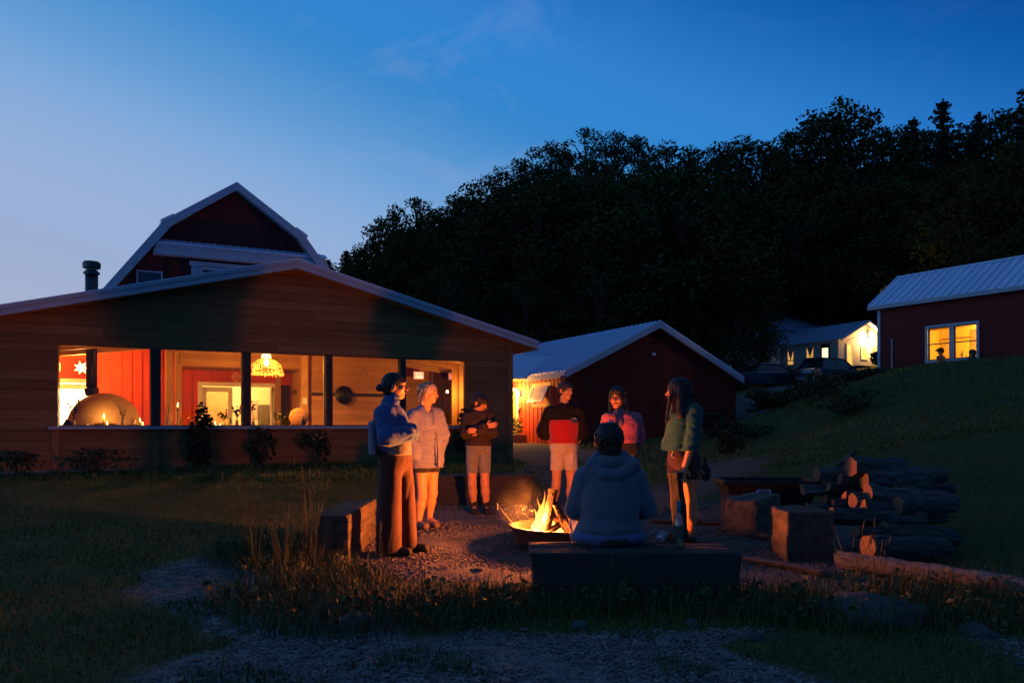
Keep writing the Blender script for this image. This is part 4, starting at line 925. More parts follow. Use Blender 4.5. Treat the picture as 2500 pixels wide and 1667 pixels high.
# ------------------------------------------------------------------ trees: a few meshes of each kind, every tree its own objects
m_leaf = mat('tree_leaf', (.056, .062, .024), (.038, .044, .017), .8, 1, rnd=.15, spec=0)
m_needle = mat('conifer_needle', (.028, .045, .022), (.018, .030, .014), 1, .8, rnd=.2, spec=.2)
m_bark = mat('tree_bark', (.07, .055, .042), (.035, .028, .022), 6, .95, .5, 20)
def leaves_at(P, size, g, flat=.6):
    n = len(P); a = g.normal(size=(n, 3)); a[:, 2] *= flat; a /= np.linalg.norm(a, axis=1)[:, None]; b = np.cross(a, g.normal(size=(n, 3))); b /= np.linalg.norm(b, axis=1)[:, None]
    s = size * g.uniform(.6, 1.35, n)[:, None]
    V = np.stack([P - a * s * .5, P + b * s * .34, P + a * s * .5, P - b * s * .34], 1).reshape(-1, 3); return V
def decid(seed, H=14, W=4.6, nb=36, per=330, size=.25):
    g = np.random.default_rng(seed); tr = MB(); r = random.Random(seed)
    lean = [r.uniform(-.4, .4), r.uniform(-.4, .4)]
    tr.tube([(0, 0, -.6), (lean[0] * .3, lean[1] * .3, H * .25), (lean[0] * .8, lean[1] * .8, H * .55), (lean[0], lean[1], H * .85)], [.30, .22, .14, .04], 7)
    Vs = []
    for i in range(nb):
        f = (i + .5) / nb; zc = H * (.28 + .66 * f); env = W * math.sin(PI * min(1, max(.12, (f * .92 + .10)))) ** .6
        a = i * 2.399 + r.uniform(-.5, .5); q = env * math.sqrt(r.uniform(.15, 1)); c = np.array([math.cos(a) * q + lean[0] * f, math.sin(a) * q + lean[1] * f, zc])
        rad = r.uniform(.7, 1.45) * (1.15 - .45 * f) * W / 4.6
        tr.tube([(lean[0] * f, lean[1] * f, max(H * .2, zc - q * .9 - .6)), tuple(c * .6 + np.array([0, 0, zc * .38])), tuple(c)], [.09, .06, .02], 5)
        k = int(per * (rad / 1.2) ** 2); d = g.normal(size=(k, 3)); d /= np.linalg.norm(d, axis=1)[:, None]
        rr_ = np.cbrt(g.uniform(.12, 1, k))[:, None] * (1 + .25 * np.sin(d[:, :1] * 5 + i) * np.sin(d[:, 1:2] * 6 + i))
        Vs.append(c + d * rr_ * rad * np.array([1.15, 1.15, .8]))
    top = np.concatenate(Vs); V = leaves_at(top, size, g)
    return tr, V, float(V[:, 2].max()) - .15
def conif(seed, H=15, W=2.7, size=.26, nl=46):
    g = np.random.default_rng(seed); r = random.Random(seed); tr = MB(); tr.tube([(0, 0, -.6), (0, 0, H * .5), (0, 0, H)], [.26, .15, .02], 7); P = []
    for i in range(nl):
        f = .12 + .86 * i / (nl - 1); z = H * f; L_ = W * (1 - f) ** .8 * r.uniform(.75, 1.15) + .18
        for j in range(6):
            a = j * 1.047 + i * .7 + r.uniform(-.5, .5); L2 = L_ * r.uniform(.3, 1.2); z = H * f + r.uniform(-.8, .8) * (1.1 - f); e = (math.cos(a) * L2, math.sin(a) * L2, z - .28 * L2 + .45 * L2 * f + r.uniform(-.15, .25))
            if i % 2 == 0: tr.tube([(0, 0, z), e], [.03, .01], 4)
            k = int(6 + 20 * L2); t = g.uniform(.1, 1.05, k)[:, None]; p = np.array([0, 0, z]) * (1 - t) + np.array(e) * t + g.normal(size=(k, 3)) * np.array([.20, .20, .16]) * (1.1 - .5 * t) * (L2 / W + .35); P.append(p)
    return tr, leaves_at(np.concatenate(P), size, g, .4), H + .2
def mesh_only(name, V, m):
    n = len(V) // 4; o = np_mesh(name, V, np.arange(4 * n).reshape(n, 4), m); me = o.data; bpy.data.objects.remove(o); return me
def mb_mesh(name, b, m): o = b.build(name, m); me = o.data; bpy.data.objects.remove(o); return me
KINDS = []
for i, (H, W) in enumerate(((14, 4.6), (15, 4.0), (13, 5.2), (16, 4.4), (12, 4.2))):
    tr, V, top = decid(20 + i, H, W); KINDS.append((mb_mesh('trunk', tr, m_bark), mesh_only('crown', V, m_leaf), top))
CON = []
for i, (H, W) in enumerate(((15, 4.2), (13, 3.4), (16, 4.8))):
    tr, V, top = conif(50 + i, H, W); CON.append((mb_mesh('trunk', tr, m_bark), mesh_only('crown', V, m_needle), top))
def plant_tree(name, label, kind, x, y, ztop=None, sc_=1, grp=None, rz=0, wide=1):
    zb = gz(x, y) - .1
    if ztop is not None: sc_ = (ztop - zb) / kind[2]
    t = thing(name, label, 'tree', (x, y, zb), rz, grp)
    for nm, me in (('trunk', kind[0]), ('crown', kind[1])):
        o = bpy.data.objects.new(nm, me); link(o, t); o.scale = (sc_ * wide, sc_ * wide, sc_)
    return t
rt = random.Random(9)
CREST = [(800, 628, 84, 'c'), (845, 606, 86, 'c'), (880, 592, 84, 'd'), (925, 545, 82, 'd'), (965, 505, 82, 'd'), (1010, 482, 84, 'd'), (1060, 512, 84, 'd'), (1115, 470, 84, 'd'), (1165, 440, 82, 'd'), (1215, 410, 84, 'd'), (1270, 394, 84, 'd'), (1318, 400, 88, 'd'),
         (1355, 345, 86, 'd'), (1425, 312, 86, 'd'), (1505, 318, 88, 'd'), (1560, 330, 88, 'd'), (1620, 345, 90, 'd'), (1690, 358, 90, 'd'), (1745, 352, 90, 'd'), (1800, 334, 90, 'd'), (1865, 348, 92, 'd'), (1925, 318, 88, 'd'), (1985, 275, 86, 'd'), (2040, 250, 86, 'd'), (2100, 278, 86, 'd'), (2150, 310, 90, 'd'),
         (2195, 306, 90, 'd'), (2230, 283, 88, 'c'), (2265, 318, 92, 'd'), (2302, 238, 86, 'c'), (2350, 312, 92, 'd'), (2388, 268, 86, 'c'), (2430, 272, 88, 'd'), (2475, 268, 86, 'd'), (2515, 200, 80, 'c'), (2580, 215, 84, 'd'), (2660, 200, 86, 'd'), (2750, 190, 86, 'd')]
for u, v, Yc, k in CREST:
    p = px(u, v, Yc); kd = (CON if k == 'c' else KINDS)[rt.randrange(3 if k == 'c' else 5)]
    if k == 'c': plant_tree('conifer', 'dark conifer with a pointed top standing on the wooded skyline', kd, p.x, p.y, p.z, grp='conifers on the skyline', rz=rt.uniform(0, 6))
    else: plant_tree('broadleaf_tree', 'dark broadleaf tree with a ragged crown on the wooded hill skyline', kd, p.x, p.y, p.z, grp='broadleaf trees on the skyline', rz=rt.uniform(0, 6), wide=rt.uniform(.9, 1.15) * (.72 if u < 990 else 1))
cu = [c[0] for c in CREST]; cv = [c[1] for c in CREST]
for Yr, step in ((78, 52), (71, 60), (64, 70), (58, 80)):
    u = 860 + (80 - Yr) * 14
    while u < 2750:
        uu = u + rt.uniform(-18, 18); yy = Yr + rt.uniform(-2.5, 2.5); x = (uu - 1250) / FPX * yy; zb = gz(x, yy)
        lim = HC + (HOR - np.interp(uu, cu, cv) - rt.uniform(40, 95)) / FPX * yy
        keep = not (18 < x < 36 and yy < 78) or yy > 74
        if 14 < x < 36 and yy < 74: keep = False
        if keep and lim - zb > 6: plant_tree('hillside_tree', 'dark broadleaf tree lower down in the wood on the hillside', KINDS[rt.randrange(5)], x, yy, min(lim, zb + rt.uniform(13, 19)), grp='trees on the wooded hillside', rz=rt.uniform(0, 6), wide=rt.uniform(.95, 1.25))
        u += step * rt.uniform(.8, 1.2)
# wood that fills the lower hillside behind the shed and the farmhouse
for x, yy, h in ((-9, 52, 10), (-4, 50, 10), (1, 49, 9), (5.5, 50, 10), (9.5, 52, 11), (13, 55, 11), (-14, 56, 11), (17, 74, 13), (40, 72, 14), (34, 80, 14), (46, 70, 14), (52, 66, 14), (38, 62, 12), (-19, 60, 10), (30, 84, 16), (24, 84, 15), (19, 83, 14)):
    plant_tree('wood_edge_tree', 'dark leafy tree at the foot of the wooded hill', KINDS[rt.randrange(5)], x, yy, gz(x, yy) + h, grp='trees at the foot of the hill', rz=rt.uniform(0, 6), wide=1.3)
tr, V, top = decid(77, 9, 4.2, 34, 260, .20)
near_k = (mb_mesh('trunk', tr, m_bark), mesh_only('crown', V, m_leaf), top)
p = px(1800, 760, 50); plant_tree('yard_tree', 'spreading dark tree beside the white farmhouse roof', near_k, p.x, 50, p.z + .6, rz=1)
p = px(1880, 740, 60); plant_tree('slender_yard_tree', 'leafy tree overlapping the farmhouse roof edge', near_k, p.x - .6, 60, p.z, rz=3, wide=.62)

# ------------------------------------------------------------------ shrubs and climbers
m_shrub = mat('shrub_leaf', (.026, .036, .013), (.016, .023, .008), 3, .7, rnd=.2)
def shrub(name, label, loc, h, w_, n, size, seed, cat='shrub', grp=None, m=None):
    t = thing(name, label, cat, loc, 0, grp); r = random.Random(seed); st_ = MB()
    for i in range(6):
        a = r.uniform(0, 6.3); st_.tube([(0, 0, -.05), (math.cos(a) * w_ * .3, math.sin(a) * w_ * .3, h * .45), (math.cos(a) * w_ * .5, math.sin(a) * w_ * .5, h * r.uniform(.7, .95))], [.015, .010, .004], 5)
    st_.build('stem', m_bark, t); g = np.random.default_rng(seed); P = []
    for i in range(9):
        c = np.array([r.uniform(-.6, .6) * w_, r.uniform(-.5, .5) * w_, h * r.uniform(.25, .85)]); d = g.normal(size=(n // 9, 3)); d /= np.linalg.norm(d, axis=1)[:, None]; P.append(c + d * np.cbrt(g.uniform(.1, 1, (n // 9, 1))) * np.array([w_ * .38, w_ * .38, h * .2]))
    V = leaves_at(np.concatenate(P), size, g); np_mesh('foliage', V, np.arange(len(V)).reshape(-1, 4), m or m_shrub, t); return t
def wallpt(t, D): p = fpt(t, D, 0); return (p.x, p.y, gz(p.x, p.y) - .02)
shrub('climbing_bush', 'tall leafy bush climbing past the sill of the second opening', wallpt(2.55, -.45), 1.35, .34, 1100, .10, 1, 'bush')
shrub('wall_bush', 'low dark bush against the pavilion wall below the wicker lamp', wallpt(3.75, -.5), 1.0, .30, 330, .09, 2, 'bush')
shrub('wall_bush', 'dark bush at the wall below the pine board opening', wallpt(4.9, -.5), .75, .45, 300, .09, 3, 'bush')
shrub('corner_bush', 'round leafed bush beneath the opening by the pavilion corner', wallpt(8.45, -.5), 1.25, .42, 1100, .11, 4, 'bush')
shrub('wall_weeds', 'straggling weeds at the pavilion foot below the bread oven', wallpt(.6, -.5), .55, .75, 260, .08, 5, 'weeds'); shrub('wall_weeds', 'straggling weeds at the pavilion foot below the blank wall', wallpt(-.6, -.5), .5, .6, 220, .08, 6, 'weeds')
for i, (u, Yc, h, w_, lb) in enumerate(((1990, 24, 1.1, 1.1, 'big weedy shrub on the grass slope below the parked cars'), (2060, 20, .7, .9, 'low weeds on the slope below the parked cars'), (1780, 19, .65, .4, 'pale green shrub on the bank behind the firewood'), (1870, 26, .8, .8, 'bushy weeds on the bank right of the dark shed'), (1730, 27, .7, .6, 'weeds against the far end of the dark shed gable'),
                               (2150, 34.5, .8, .5, 'shrub growing at the corner of the red barn'), (2050, 46, .9, 1.0, 'grassy clump beside the parked hatchback'), (1920, 49, 1.6, 1.6, 'leafy hedge in front of the farmhouse windows'), (1860, 52, 1.6, 1.6, 'pale leafy hedge near the farmhouse corner'), (1800, 47, 1.6, 1.2, 'dense bush behind the parked dark car'), (1475, 26, .35, .5, 'tuft of pale grass by the dark shed wall'), (1830, 21, .5, .9, 'low spreading weeds midway down the bank'), (1905, 29, .7, 1.0, 'weedy clump below the nose of the dark sedan'), (1960, 33, .7, 1.2, 'rough weeds just below the hatchback'), (1755, 23, .5, .8, 'short weeds at the foot of the bank by the shed'), (2100, 27, .45, 1.2, 'low grassy weeds on the slope under the barn corner'))):
    x = (u - 1250) / FPX * Yc; shrub('slope_shrub', lb, (x, Yc, gz(x, Yc) - .03), h, w_, 800, .13 if Yc > 22 else .09, 60 + i)

# ------------------------------------------------------------------ grass, weeds, gravel, wood chips
def scatter(n, x0, x1, y0, y1, seed, vis=1.08, pw=1.0):
    g = np.random.default_rng(seed); y = y0 + (y1 - y0) * g.uniform(0, 1, n) ** pw; x = g.uniform(x0, x1, n)
    k = np.abs(x) < .655 * y * vis + .3; return x[k], y[k], g
def blades(name, label, x, y, h, wd, g, m, bend=.5, cat='grass'):
    n = len(x); z = ground_z(x, y) - .01; a = g.uniform(0, 2 * PI, n); b = g.uniform(.1, 1, n) * bend; hh = h * g.uniform(.45, 1.3, n) if np.isscalar(h) else h
    dx, dy = np.cos(a), np.sin(a); px_, py_ = -dy * wd / 2, dx * wd / 2
    def pt(f, wf): o = hh * b * f * f; return np.stack([x + dx * o, y + dy * o, z + hh * f * (1 - .25 * b * f)], 1), np.stack([px_ * wf, py_ * wf, np.zeros(n)], 1)
    p0, w0 = pt(0, 1); p1, w1 = pt(.5, .8); p2, w2 = pt(1, 0)
    V = np.stack([p0 - w0, p0 + w0, p1 + w1, p1 - w1, p2], 1).reshape(-1, 3); i = np.arange(n)[:, None] * 5
    F = np.concatenate([i + [0, 1, 2], i + [0, 2, 3], i + [3, 2, 4]], 1).reshape(-1, 3)
    o = np_mesh(name, V, F, m); return tag(o, label, cat, kind='stuff')
m_grass = mat('grass_blade', (.120, .130, .030), (.080, .092, .020), 1.5, .7, world=True, spec=.2); m_dry = mat('dry_grass', (.062, .052, .028), (.038, .042, .016), 2.0, .8, world=True, spec=.2); m_weed = mat('weed_leaf', (.055, .082, .022), (.066, .078, .026), 2.0, .7, world=True, spec=.2)
x, y, g = scatter(330000, -11, 11, 3.2, 15, 1, pw=1.4); k = (gravel_m(x, y) < .35 * g.uniform(.2, 1.6, len(x))) & (chips_m(x, y) < .4 * g.uniform(.1, 1.4, len(x))); x, y = x[k], y[k]
blades('lawn_grass', 'short dark lawn grass around the fire circle', x, y, .050, .007, g, m_grass, .9)
x, y, g = scatter(120000, -12, 26, 14, 46, 2, pw=1.2); k = gravel_m(x, y) < .3; x, y = x[k], y[k]
blades('slope_grass', 'rough grass on the slope up to the barn and cars', x, y, .10, .022, g, m_grass, 1.2)
def tall_m(x, y):
    d = np.maximum(np.abs(y - 5.25 - .2 * np.sin(x * 1.7)) - .5, -1.6 - x); d = np.minimum(d, np.hypot((x + 2.05) / .75, (y - 7.2) / 1.3) - .75); d = np.minimum(d, np.hypot((x - 3.0) / 1.2, (y - 5.5) / .6) - .6)
    d = np.minimum(d, np.hypot((x + 1.5) / .7, (y - 5.6)) - .7)
    return sst(.35, -.3, d + wob(x, y, 3, 8) * .3)
x, y, g = scatter(90000, -4.5, 6.5, 3.6, 9.5, 3); k = (tall_m(x, y) > g.uniform(.1, 1, len(x))) & (gravel_m(x, y) < .6 + .4 * g.uniform(0, 1, len(x))); x, y = x[k], y[k]
blades('rough_grass', 'rough knee high grass between the benches and the chip path', x, y, .17, .007, g, m_weed, .7)
x, y, g = scatter(16000, -4.5, 6.5, 3.6, 9.5, 4); k = tall_m(x, y) > g.uniform(.3, 1, len(x)); x, y = x[k], y[k]
blades('dry_stalks', 'thin dry stalks standing among the rough grass', x, y, .30, .004, g, m_dry, .5)
# broad leaved weeds among the grass
x, y, g = scatter(5200, -4.5, 6.5, 3.6, 9.5, 5); k = tall_m(x, y) > g.uniform(.25, 1, len(x)); x, y = x[k], y[k]
P = np.stack([x, y, ground_z(x, y) + g.uniform(.02, .16, len(x))], 1); P = np.repeat(P, 4, 0) + g.normal(size=(len(P) * 4, 3)) * .02; V = leaves_at(P, .045, g, .5)
tag(np_mesh('broad_leaf_weeds', V, np.arange(len(V)).reshape(-1, 4), m_weed), 'small broad leaved weeds among the rough grass', 'weeds', kind='stuff')
x, y, g = scatter(60000, -4.5, 5, 3.4, 7.2, 15); k = (wob(x, y, 2.3, 12) + .4 * wob(x, y, 6.1, 3) > np.where(x > -.9, .22, .55)) & (chips_m(x, y) > .3); x, y = x[k], y[k]
blades('path_weeds', 'low green weeds breaking up the chip path', x, y, .075, .008, g, m_weed, .9, 'weeds')
def tuft(u, v, Y, n, h, label, seed):
    p = px(u, v, Y); g = np.random.default_rng(seed); t = thing('tall_grass_clump', label, 'grass clump', (p.x, Y, gz(p.x, Y)))
    for i in range(n):
        a = g.uniform(0, 6.28); b = g.uniform(.05, .35) * h; hh = h * g.uniform(.6, 1.1); pts = [(math.cos(a) * b * q * q + .03 * math.cos(a), math.sin(a) * b * q * q + .03 * math.sin(a), hh * q) for q in (0, .4, .75, 1)]
        MB().tube(pts, [.003, .0025, .002, .0012], 4).build('stalk', m_dry if i % 3 == 0 else m_weed, t)
        if i % 3 == 0:
            e = Vector(pts[-1]); MB().tube([e, e + Vector((.004, 0, .03)), e + Vector((.01, 0, .09))], [.003, .006, .001], 4).build('seed_head', m_dry, t)
tuft(758, 1350, 6.85, 22, .82, 'tall clump of seeding grass beside the left timber bench', 21)
tuft(625, 1390, 6.6, 12, .85, 'few tall dry stalks standing alone on the lawn', 22); tuft(690, 1400, 6.4, 14, .5, 'medium dry grass clump left of the tall seeding clump', 23); tuft(940, 1395, 6.1, 9, .42, 'bent dry stalks before the long brown skirt', 24)
tuft(2150, 1480, 5.6, 10, .45, 'dry stalks in front of the firewood stack', 25); tuft(1500, 1560, 5.0, 14, .4, 'weedy stalks in front of the dark bench', 26); tuft(2080, 1460, 5.8, 10, .5, 'thin stalks beside the long fallen pole', 27)
# gravel
def stones(name, label, x, y, size, g, m, flat=.6, cat='gravel', kindm='oct'):
    n = len(x); s = size * g.uniform(.5, 1.5, n)[:, None, None]; z = ground_z(x, y)
    base = np.array([[1, 0, 0], [0, 1, 0], [-1, 0, 0], [0, -1, 0], [0, 0, 1], [0, 0, -1.]]); B = np.repeat(base[None], n, 0) * (1 + g.uniform(-.35, .35, (n, 6, 3))); B[:, :, 2] *= flat
    a = g.uniform(0, 2 * PI, n); c, sn = np.cos(a)[:, None], np.sin(a)[:, None]; X_ = B[:, :, 0] * c - B[:, :, 1] * sn; Y_ = B[:, :, 0] * sn + B[:, :, 1] * c
    V = np.stack([X_, Y_, B[:, :, 2]], -1) * s * .5 + np.stack([x, y, z + .003], 1)[:, None, :]
    T = np.array([[0, 1, 4], [1, 2, 4], [2, 3, 4], [3, 0, 4], [1, 0, 5], [2, 1, 5], [3, 2, 5], [0, 3, 5]]); F = (np.arange(n)[:, None, None] * 6 + T).reshape(-1, 3)
    return tag(np_mesh(name, V.reshape(-1, 3), F, m), label, cat, kind='stuff')
m_stone = mat('gravel_stone', (.155, .138, .122), (.075, .065, .058), 30, .9, world=True); m_chipw = mat('wood_chip', (.27, .248, .23), (.075, .068, .063), 9, .9, world=True)
x, y, g = scatter(60000, -3, 6, 5.4, 18, 6, pw=1.3); k = gravel_m(x, y) > g.uniform(.2, .8, len(x)); stones('gravel_stones', 'loose gravel stones of the fire circle', x[k], y[k], .030, g, m_stone)
def chips(name, label, x, y, g, m):
    n = len(x); l = g.uniform(.014, .05, n); wd = g.uniform(.006, .014, n); a = g.uniform(0, 2 * PI, n); t = g.normal(0, .25, n); z = ground_z(x, y) + g.uniform(.002, .014, n)
    d = np.stack([np.cos(a) * np.cos(t), np.sin(a) * np.cos(t), np.sin(t)], 1); s_ = np.stack([-np.sin(a), np.cos(a), g.normal(0, .3, n)], 1); c = np.stack([x, y, z], 1); up = np.array([0, 0, .004])
    e = d * l[:, None] / 2; f = s_ * wd[:, None] / 2
    V = np.stack([c - e - f, c + e - f * .6, c + e + f * .6, c - e + f, c + up], 1).reshape(-1, 3); i = np.arange(n)[:, None] * 5; F = np.concatenate([i + [0, 1, 4], i + [1, 2, 4], i + [2, 3, 4], i + [3, 0, 4]], 1).reshape(-1, 3)
    return tag(np_mesh(name, V, F, m), label, 'wood chips', kind='stuff')
x, y, g = scatter(150000, -4, 5, 3.2, 7.4, 7); k = chips_m(x, y) > g.uniform(.15, .9, len(x)); chips('wood_chips', 'grey wood chips of the foreground path', x[k], y[k], g, m_chipw)
# ------------------------------------------------------------------ parked cars
m_carblue = mat('dark_car_paint', (.022, .026, .04), None, 3, .22, spec=.6); m_carglass = mat('car_glass', (.01, .012, .015), None, 3, .05, spec=.9); m_tyre = mat('tyre', (.015, .015, .015), None, 5, .9); m_chrome = mat('chrome_trim', (.55, .57, .6), None, 5, .2, metal=.9); m_rim = mat('alloy_rim', (.25, .26, .28), None, 5, .35, metal=.8); m_tail = mat('tail_lamp', (.20, .015, .012), None, 5, .2, spec=.7)
m_plate = mat('plate_white', (.5, .52, .55), None, 4, .5)
def car(label, loc, yaw, prof, glassp, wid=1.82, roofw=1.3, rails=False, front_bright=False):
    # prof: side outline of the lower body (x, z); glassp: greenhouse outline; x runs tail to nose
    t = thing('parked_car', label, 'car', loc, yaw); b = MB(); n = len(prof)
    ys = [(-wid / 2, .90), (-wid / 2 + .05, 1.0), (wid / 2 - .05, 1.0), (wid / 2, .90)]
    cx = sum(p[0] for p in prof) / n; cz = .62
    V = []; 
    for yv, k in ys: V += [(cx + (x - cx) * (k * .04 + .96), yv, cz + (z - cz) * k) for x, z in prof]
    Fc = [tuple(range(n))[::-1], tuple(range(3 * n, 4 * n))] + [(r * n + i, r * n + (i + 1) % n, (r + 1) * n + (i + 1) % n, (r + 1) * n + i) for r in range(3) for i in range(n)]
    b.add(V, Fc); o = b.build('body', m_carblue, t, bevel=.04)
    g_ = MB(); m = len(glassp); z0 = min(z for _, z in glassp); z1 = max(z for _, z in glassp)
    def hw(z): return (wid / 2 - .06) + (roofw / 2 - wid / 2 + .06) * (z - z0) / (z1 - z0)
    V = [(x, -hw(z), z) for x, z in glassp] + [(x, hw(z), z) for x, z in glassp]
    g_.add(V, [tuple(range(m))[::-1], tuple(range(m, 2 * m))] + [(i, (i + 1) % m, m + (i + 1) % m, m + i) for i in range(m)]); g_.build('windows', m_carglass, t, bevel=.03)
    xs = [x for x, z in glassp if z > z1 - .05]; rf = MB().b2((min(xs) - .05, -roofw / 2 - .02, z1 - .015), (max(xs) + .05, roofw / 2 + .02, z1 + .035)).build('roof', m_carblue, t, bevel=.03)
    for s in (-1, 1):
        for (xa, za), (xb, zb) in ((glassp[0], glassp[1]), (glassp[-1], glassp[-2])):
            MB().tube([(xa, s * hw(za), za), (xb, s * hw(zb), zb)], .035, 6).build('pillar', m_carblue, t)
        xm = (glassp[1][0] + glassp[-2][0]) / 2; MB().tube([(xm, s * (hw(z0) + .005), z0), (xm, s * (hw(z1) + .005), z1)], .03, 6).build('pillar', m_carblue, t)
        if rails: MB().tube([(min(xs), s * (roofw / 2 - .04), z1 + .07), (max(xs), s * (roofw / 2 - .04), z1 + .07)], .02, 6).build('roof_rail', m_chrome, t)
        MB().tube([(glassp[0][0] + .05, s * (wid / 2 - .045), z0 + .005), (glassp[-1][0] - .1, s * (wid / 2 - .045), z0 + .005)], .014, 5).build('window_trim', m_chrome, t)
        MB().b2((glassp[-1][0] - .45, s * (wid / 2 + .02) - .09, z0 + .04), (glassp[-1][0] - .28, s * (wid / 2 + .02) + .09, z0 + .18)).build('mirror', m_carblue, t, bevel=.02)
        for xw in (prof[0][0] + .85, max(p[0] for p in prof) - .88):
            w_ = bpy.data.objects.new('wheel', None); link(w_, t); w_.location = (xw, s * (wid / 2 - .10), .33); w_.rotation_euler = (PI / 2, 0, 0)
            MB().lathe([(.2, -.11), (.31, -.11), (.335, -.08), (.335, .08), (.31, .11), (.2, .11)], 22).build('tyre', m_tyre, w_, True)
            rm_ = MB().lathe([(0, -.06), (.2, -.07), (.2, .07), (0, .06)], 16)
            for q in range(5): rm_.box((.11 * math.cos(q * 1.2566), .11 * math.sin(q * 1.2566), 0), (.2, .05, .16), Matrix.Rotation(q * 1.2566, 3, 'Z'))
            rm_.build('rim', m_rim, w_)
    x0 = min(p[0] for p in prof); x1 = max(p[0] for p in prof)
    for s in (-1, 1):
        MB().b2((x0 - .02, s * (wid / 2 - .2) - .16, .80), (x0 + .12, s * (wid / 2 - .2) + .16, 1.02)).build('tail_light', m_tail, t, bevel=.03)
        MB().b2((x1 - .16, s * (wid / 2 - .24) - .2, .66), (x1 + .01, s * (wid / 2 - .24) + .2, .80)).build('headlight', m_rim, t, bevel=.03)
    MB().b2((x0 - .05, -wid / 2 + .06, .38), (x0 + .1, wid / 2 - .06, .58)).build('rear_bumper', m_rim, t, bevel=.04)
    MB().b2((x0 - .035, -.48, .98), (x0, .48, 1.03)).build('tailgate_trim', m_chrome, t)
    pl = MB().b2((x0 - .035, -.27, .80), (x0 - .01, .27, .95)).build('number_plate', m_plate, t)
    for zz in (.48, .58, .68, .76): MB().b2((x1 - .02, -.5, zz), (x1 + .025, .5, zz + .035)).build('grille_bar', m_chrome, t)
    MB().b2((x1 - .1, -wid / 2 + .08, .28), (x1 + .05, wid / 2 - .08, .42)).build('front_bumper', m_carblue, t, bevel=.04)
    return t
suv = [(0, .45), (.0, .75), (.04, 1.02), (.15, 1.06), (3.05, 1.04), (4.05, .92), (4.42, .78), (4.48, .50), (4.35, .30), (.2, .28)]; suvg = [(.14, 1.05), (.55, 1.60), (2.35, 1.62), (3.15, 1.04)]
sed = [(0, .42), (.0, .75), (.10, .96), (.9, 1.0), (3.3, .98), (4.6, .88), (4.75, .62), (4.7, .34), (4.5, .26), (.2, .26)]; sedg = [(.5, .98), (1.15, 1.42), (2.5, 1.44), (3.45, .98)]
p = px(1972, 0, 45); car('dark blue hatchback seen from behind with its number plate and tail lamps', (p.x, 45, gz(p.x, 45.5) + .02), R(90 - 58), suv, suvg)
p = px(1925, 0, 46.5); car('dark sedan with roof rails parked nose out beside the shed roof end', (p.x + .2, 47, gz(p.x - 1, 46) + .02), R(180 + 22), sed, sedg, rails=True)

# ------------------------------------------------------------------ hewn timber benches
m_hewn = mat('hewn_timber', (.16, .115, .078), (.06, .044, .032), 5, .85, .8, 14, (.5, 3, 3)); m_hewn_d = mat('old_timber', (.045, .038, .034), (.025, .022, .02), 5, .85, .5, 16, (1, 6, 6)); m_hewn_b = mat('weathered_timber', (.10, .07, .048), (.035, .026, .020), 5, .9, .9, 14, (.5, 3, 3)); m_char = mat('charred_wood', (.018, .015, .013), (.035, .028, .022), 12, .85, .6, 40); m_endg = mat('end_grain', (.085, .062, .045), (.045, .035, .026), 9, .9, .3)
def timber(label, c, half, yaw, m, seed, taper=0, cut=None, h=.014, amp=.005, name='timber_bench', crack=True, cat='bench', tz=True):
    z = gz(c[0], c[1]) if tz else c[2]
    t = thing(name, label, cat, (c[0], c[1], z), yaw)
    s = SDF((-half[0] - .2, -half[1] - .12, -.12), (half[0] + .2, half[1] + .12, 2 * half[2] + .12), h); s.box((0, 0, half[2] - .02), (half[0], half[1], half[2] + .02), .010, 0, taper=taper)
    s.noise(amp, 7, seed, st=(.5, 1.4, 1.4)); s.noise(amp * .5, 22, seed + 1, st=(.4, 1, 1))
    if cut: s.plane(*cut)
    s.build('beam', m, t)
    if crack:
        r = random.Random(seed); f = MB(); zt_ = 2 * half[2] - .012
        for i in range(3):
            x = r.uniform(-half[0] * .8, 0); y = r.uniform(-half[1] * .6, half[1] * .6); f.tube([(x, y, zt_), (x + half[0] * .4, y + r.uniform(-.02, .02), zt_ + .006), (x + half[0] * .8, y + r.uniform(-.02, .02), zt_)], [.004, .008, .003], 5)
        f.build('split', m_char, t)
    return t
# bench of the seated figure, benches round the circle
timber('long dark timber bench carrying the seated person, a glass and a bottle', (.845, 5.66, 0), (.70, .25, .172), 0, m_hewn_d, 3, taper=.13)
timber('pale hewn timber bench beside the tall seeding grass', (-1.60, 7.82, 0), (.80, .145, .21), R(91), m_hewn_b, 4, amp=.008, cut=((-.78, -.13, .40), (-.3, -.8, .6)))
timber('dark timber bench behind the figure with folded arms', (-.42, 11.75, 0), (.70, .24, .21), R(8), m_hewn_d, 5)
timber('hewn timber block beside the firewood, its cut side facing the fire', (2.72, 8.95, 0), (.50, .17, .19), R(58), m_hewn, 6, amp=.010, cut=((-.46, .15, .36), (-.6, .4, .7)))
timber('squared dark timber block in front of the firewood stack', (2.68, 7.42, 0), (.38, .205, .215), R(84), m_hewn_b, 7, amp=.010, cut=((.36, .19, .40), (.6, .5, .6)))
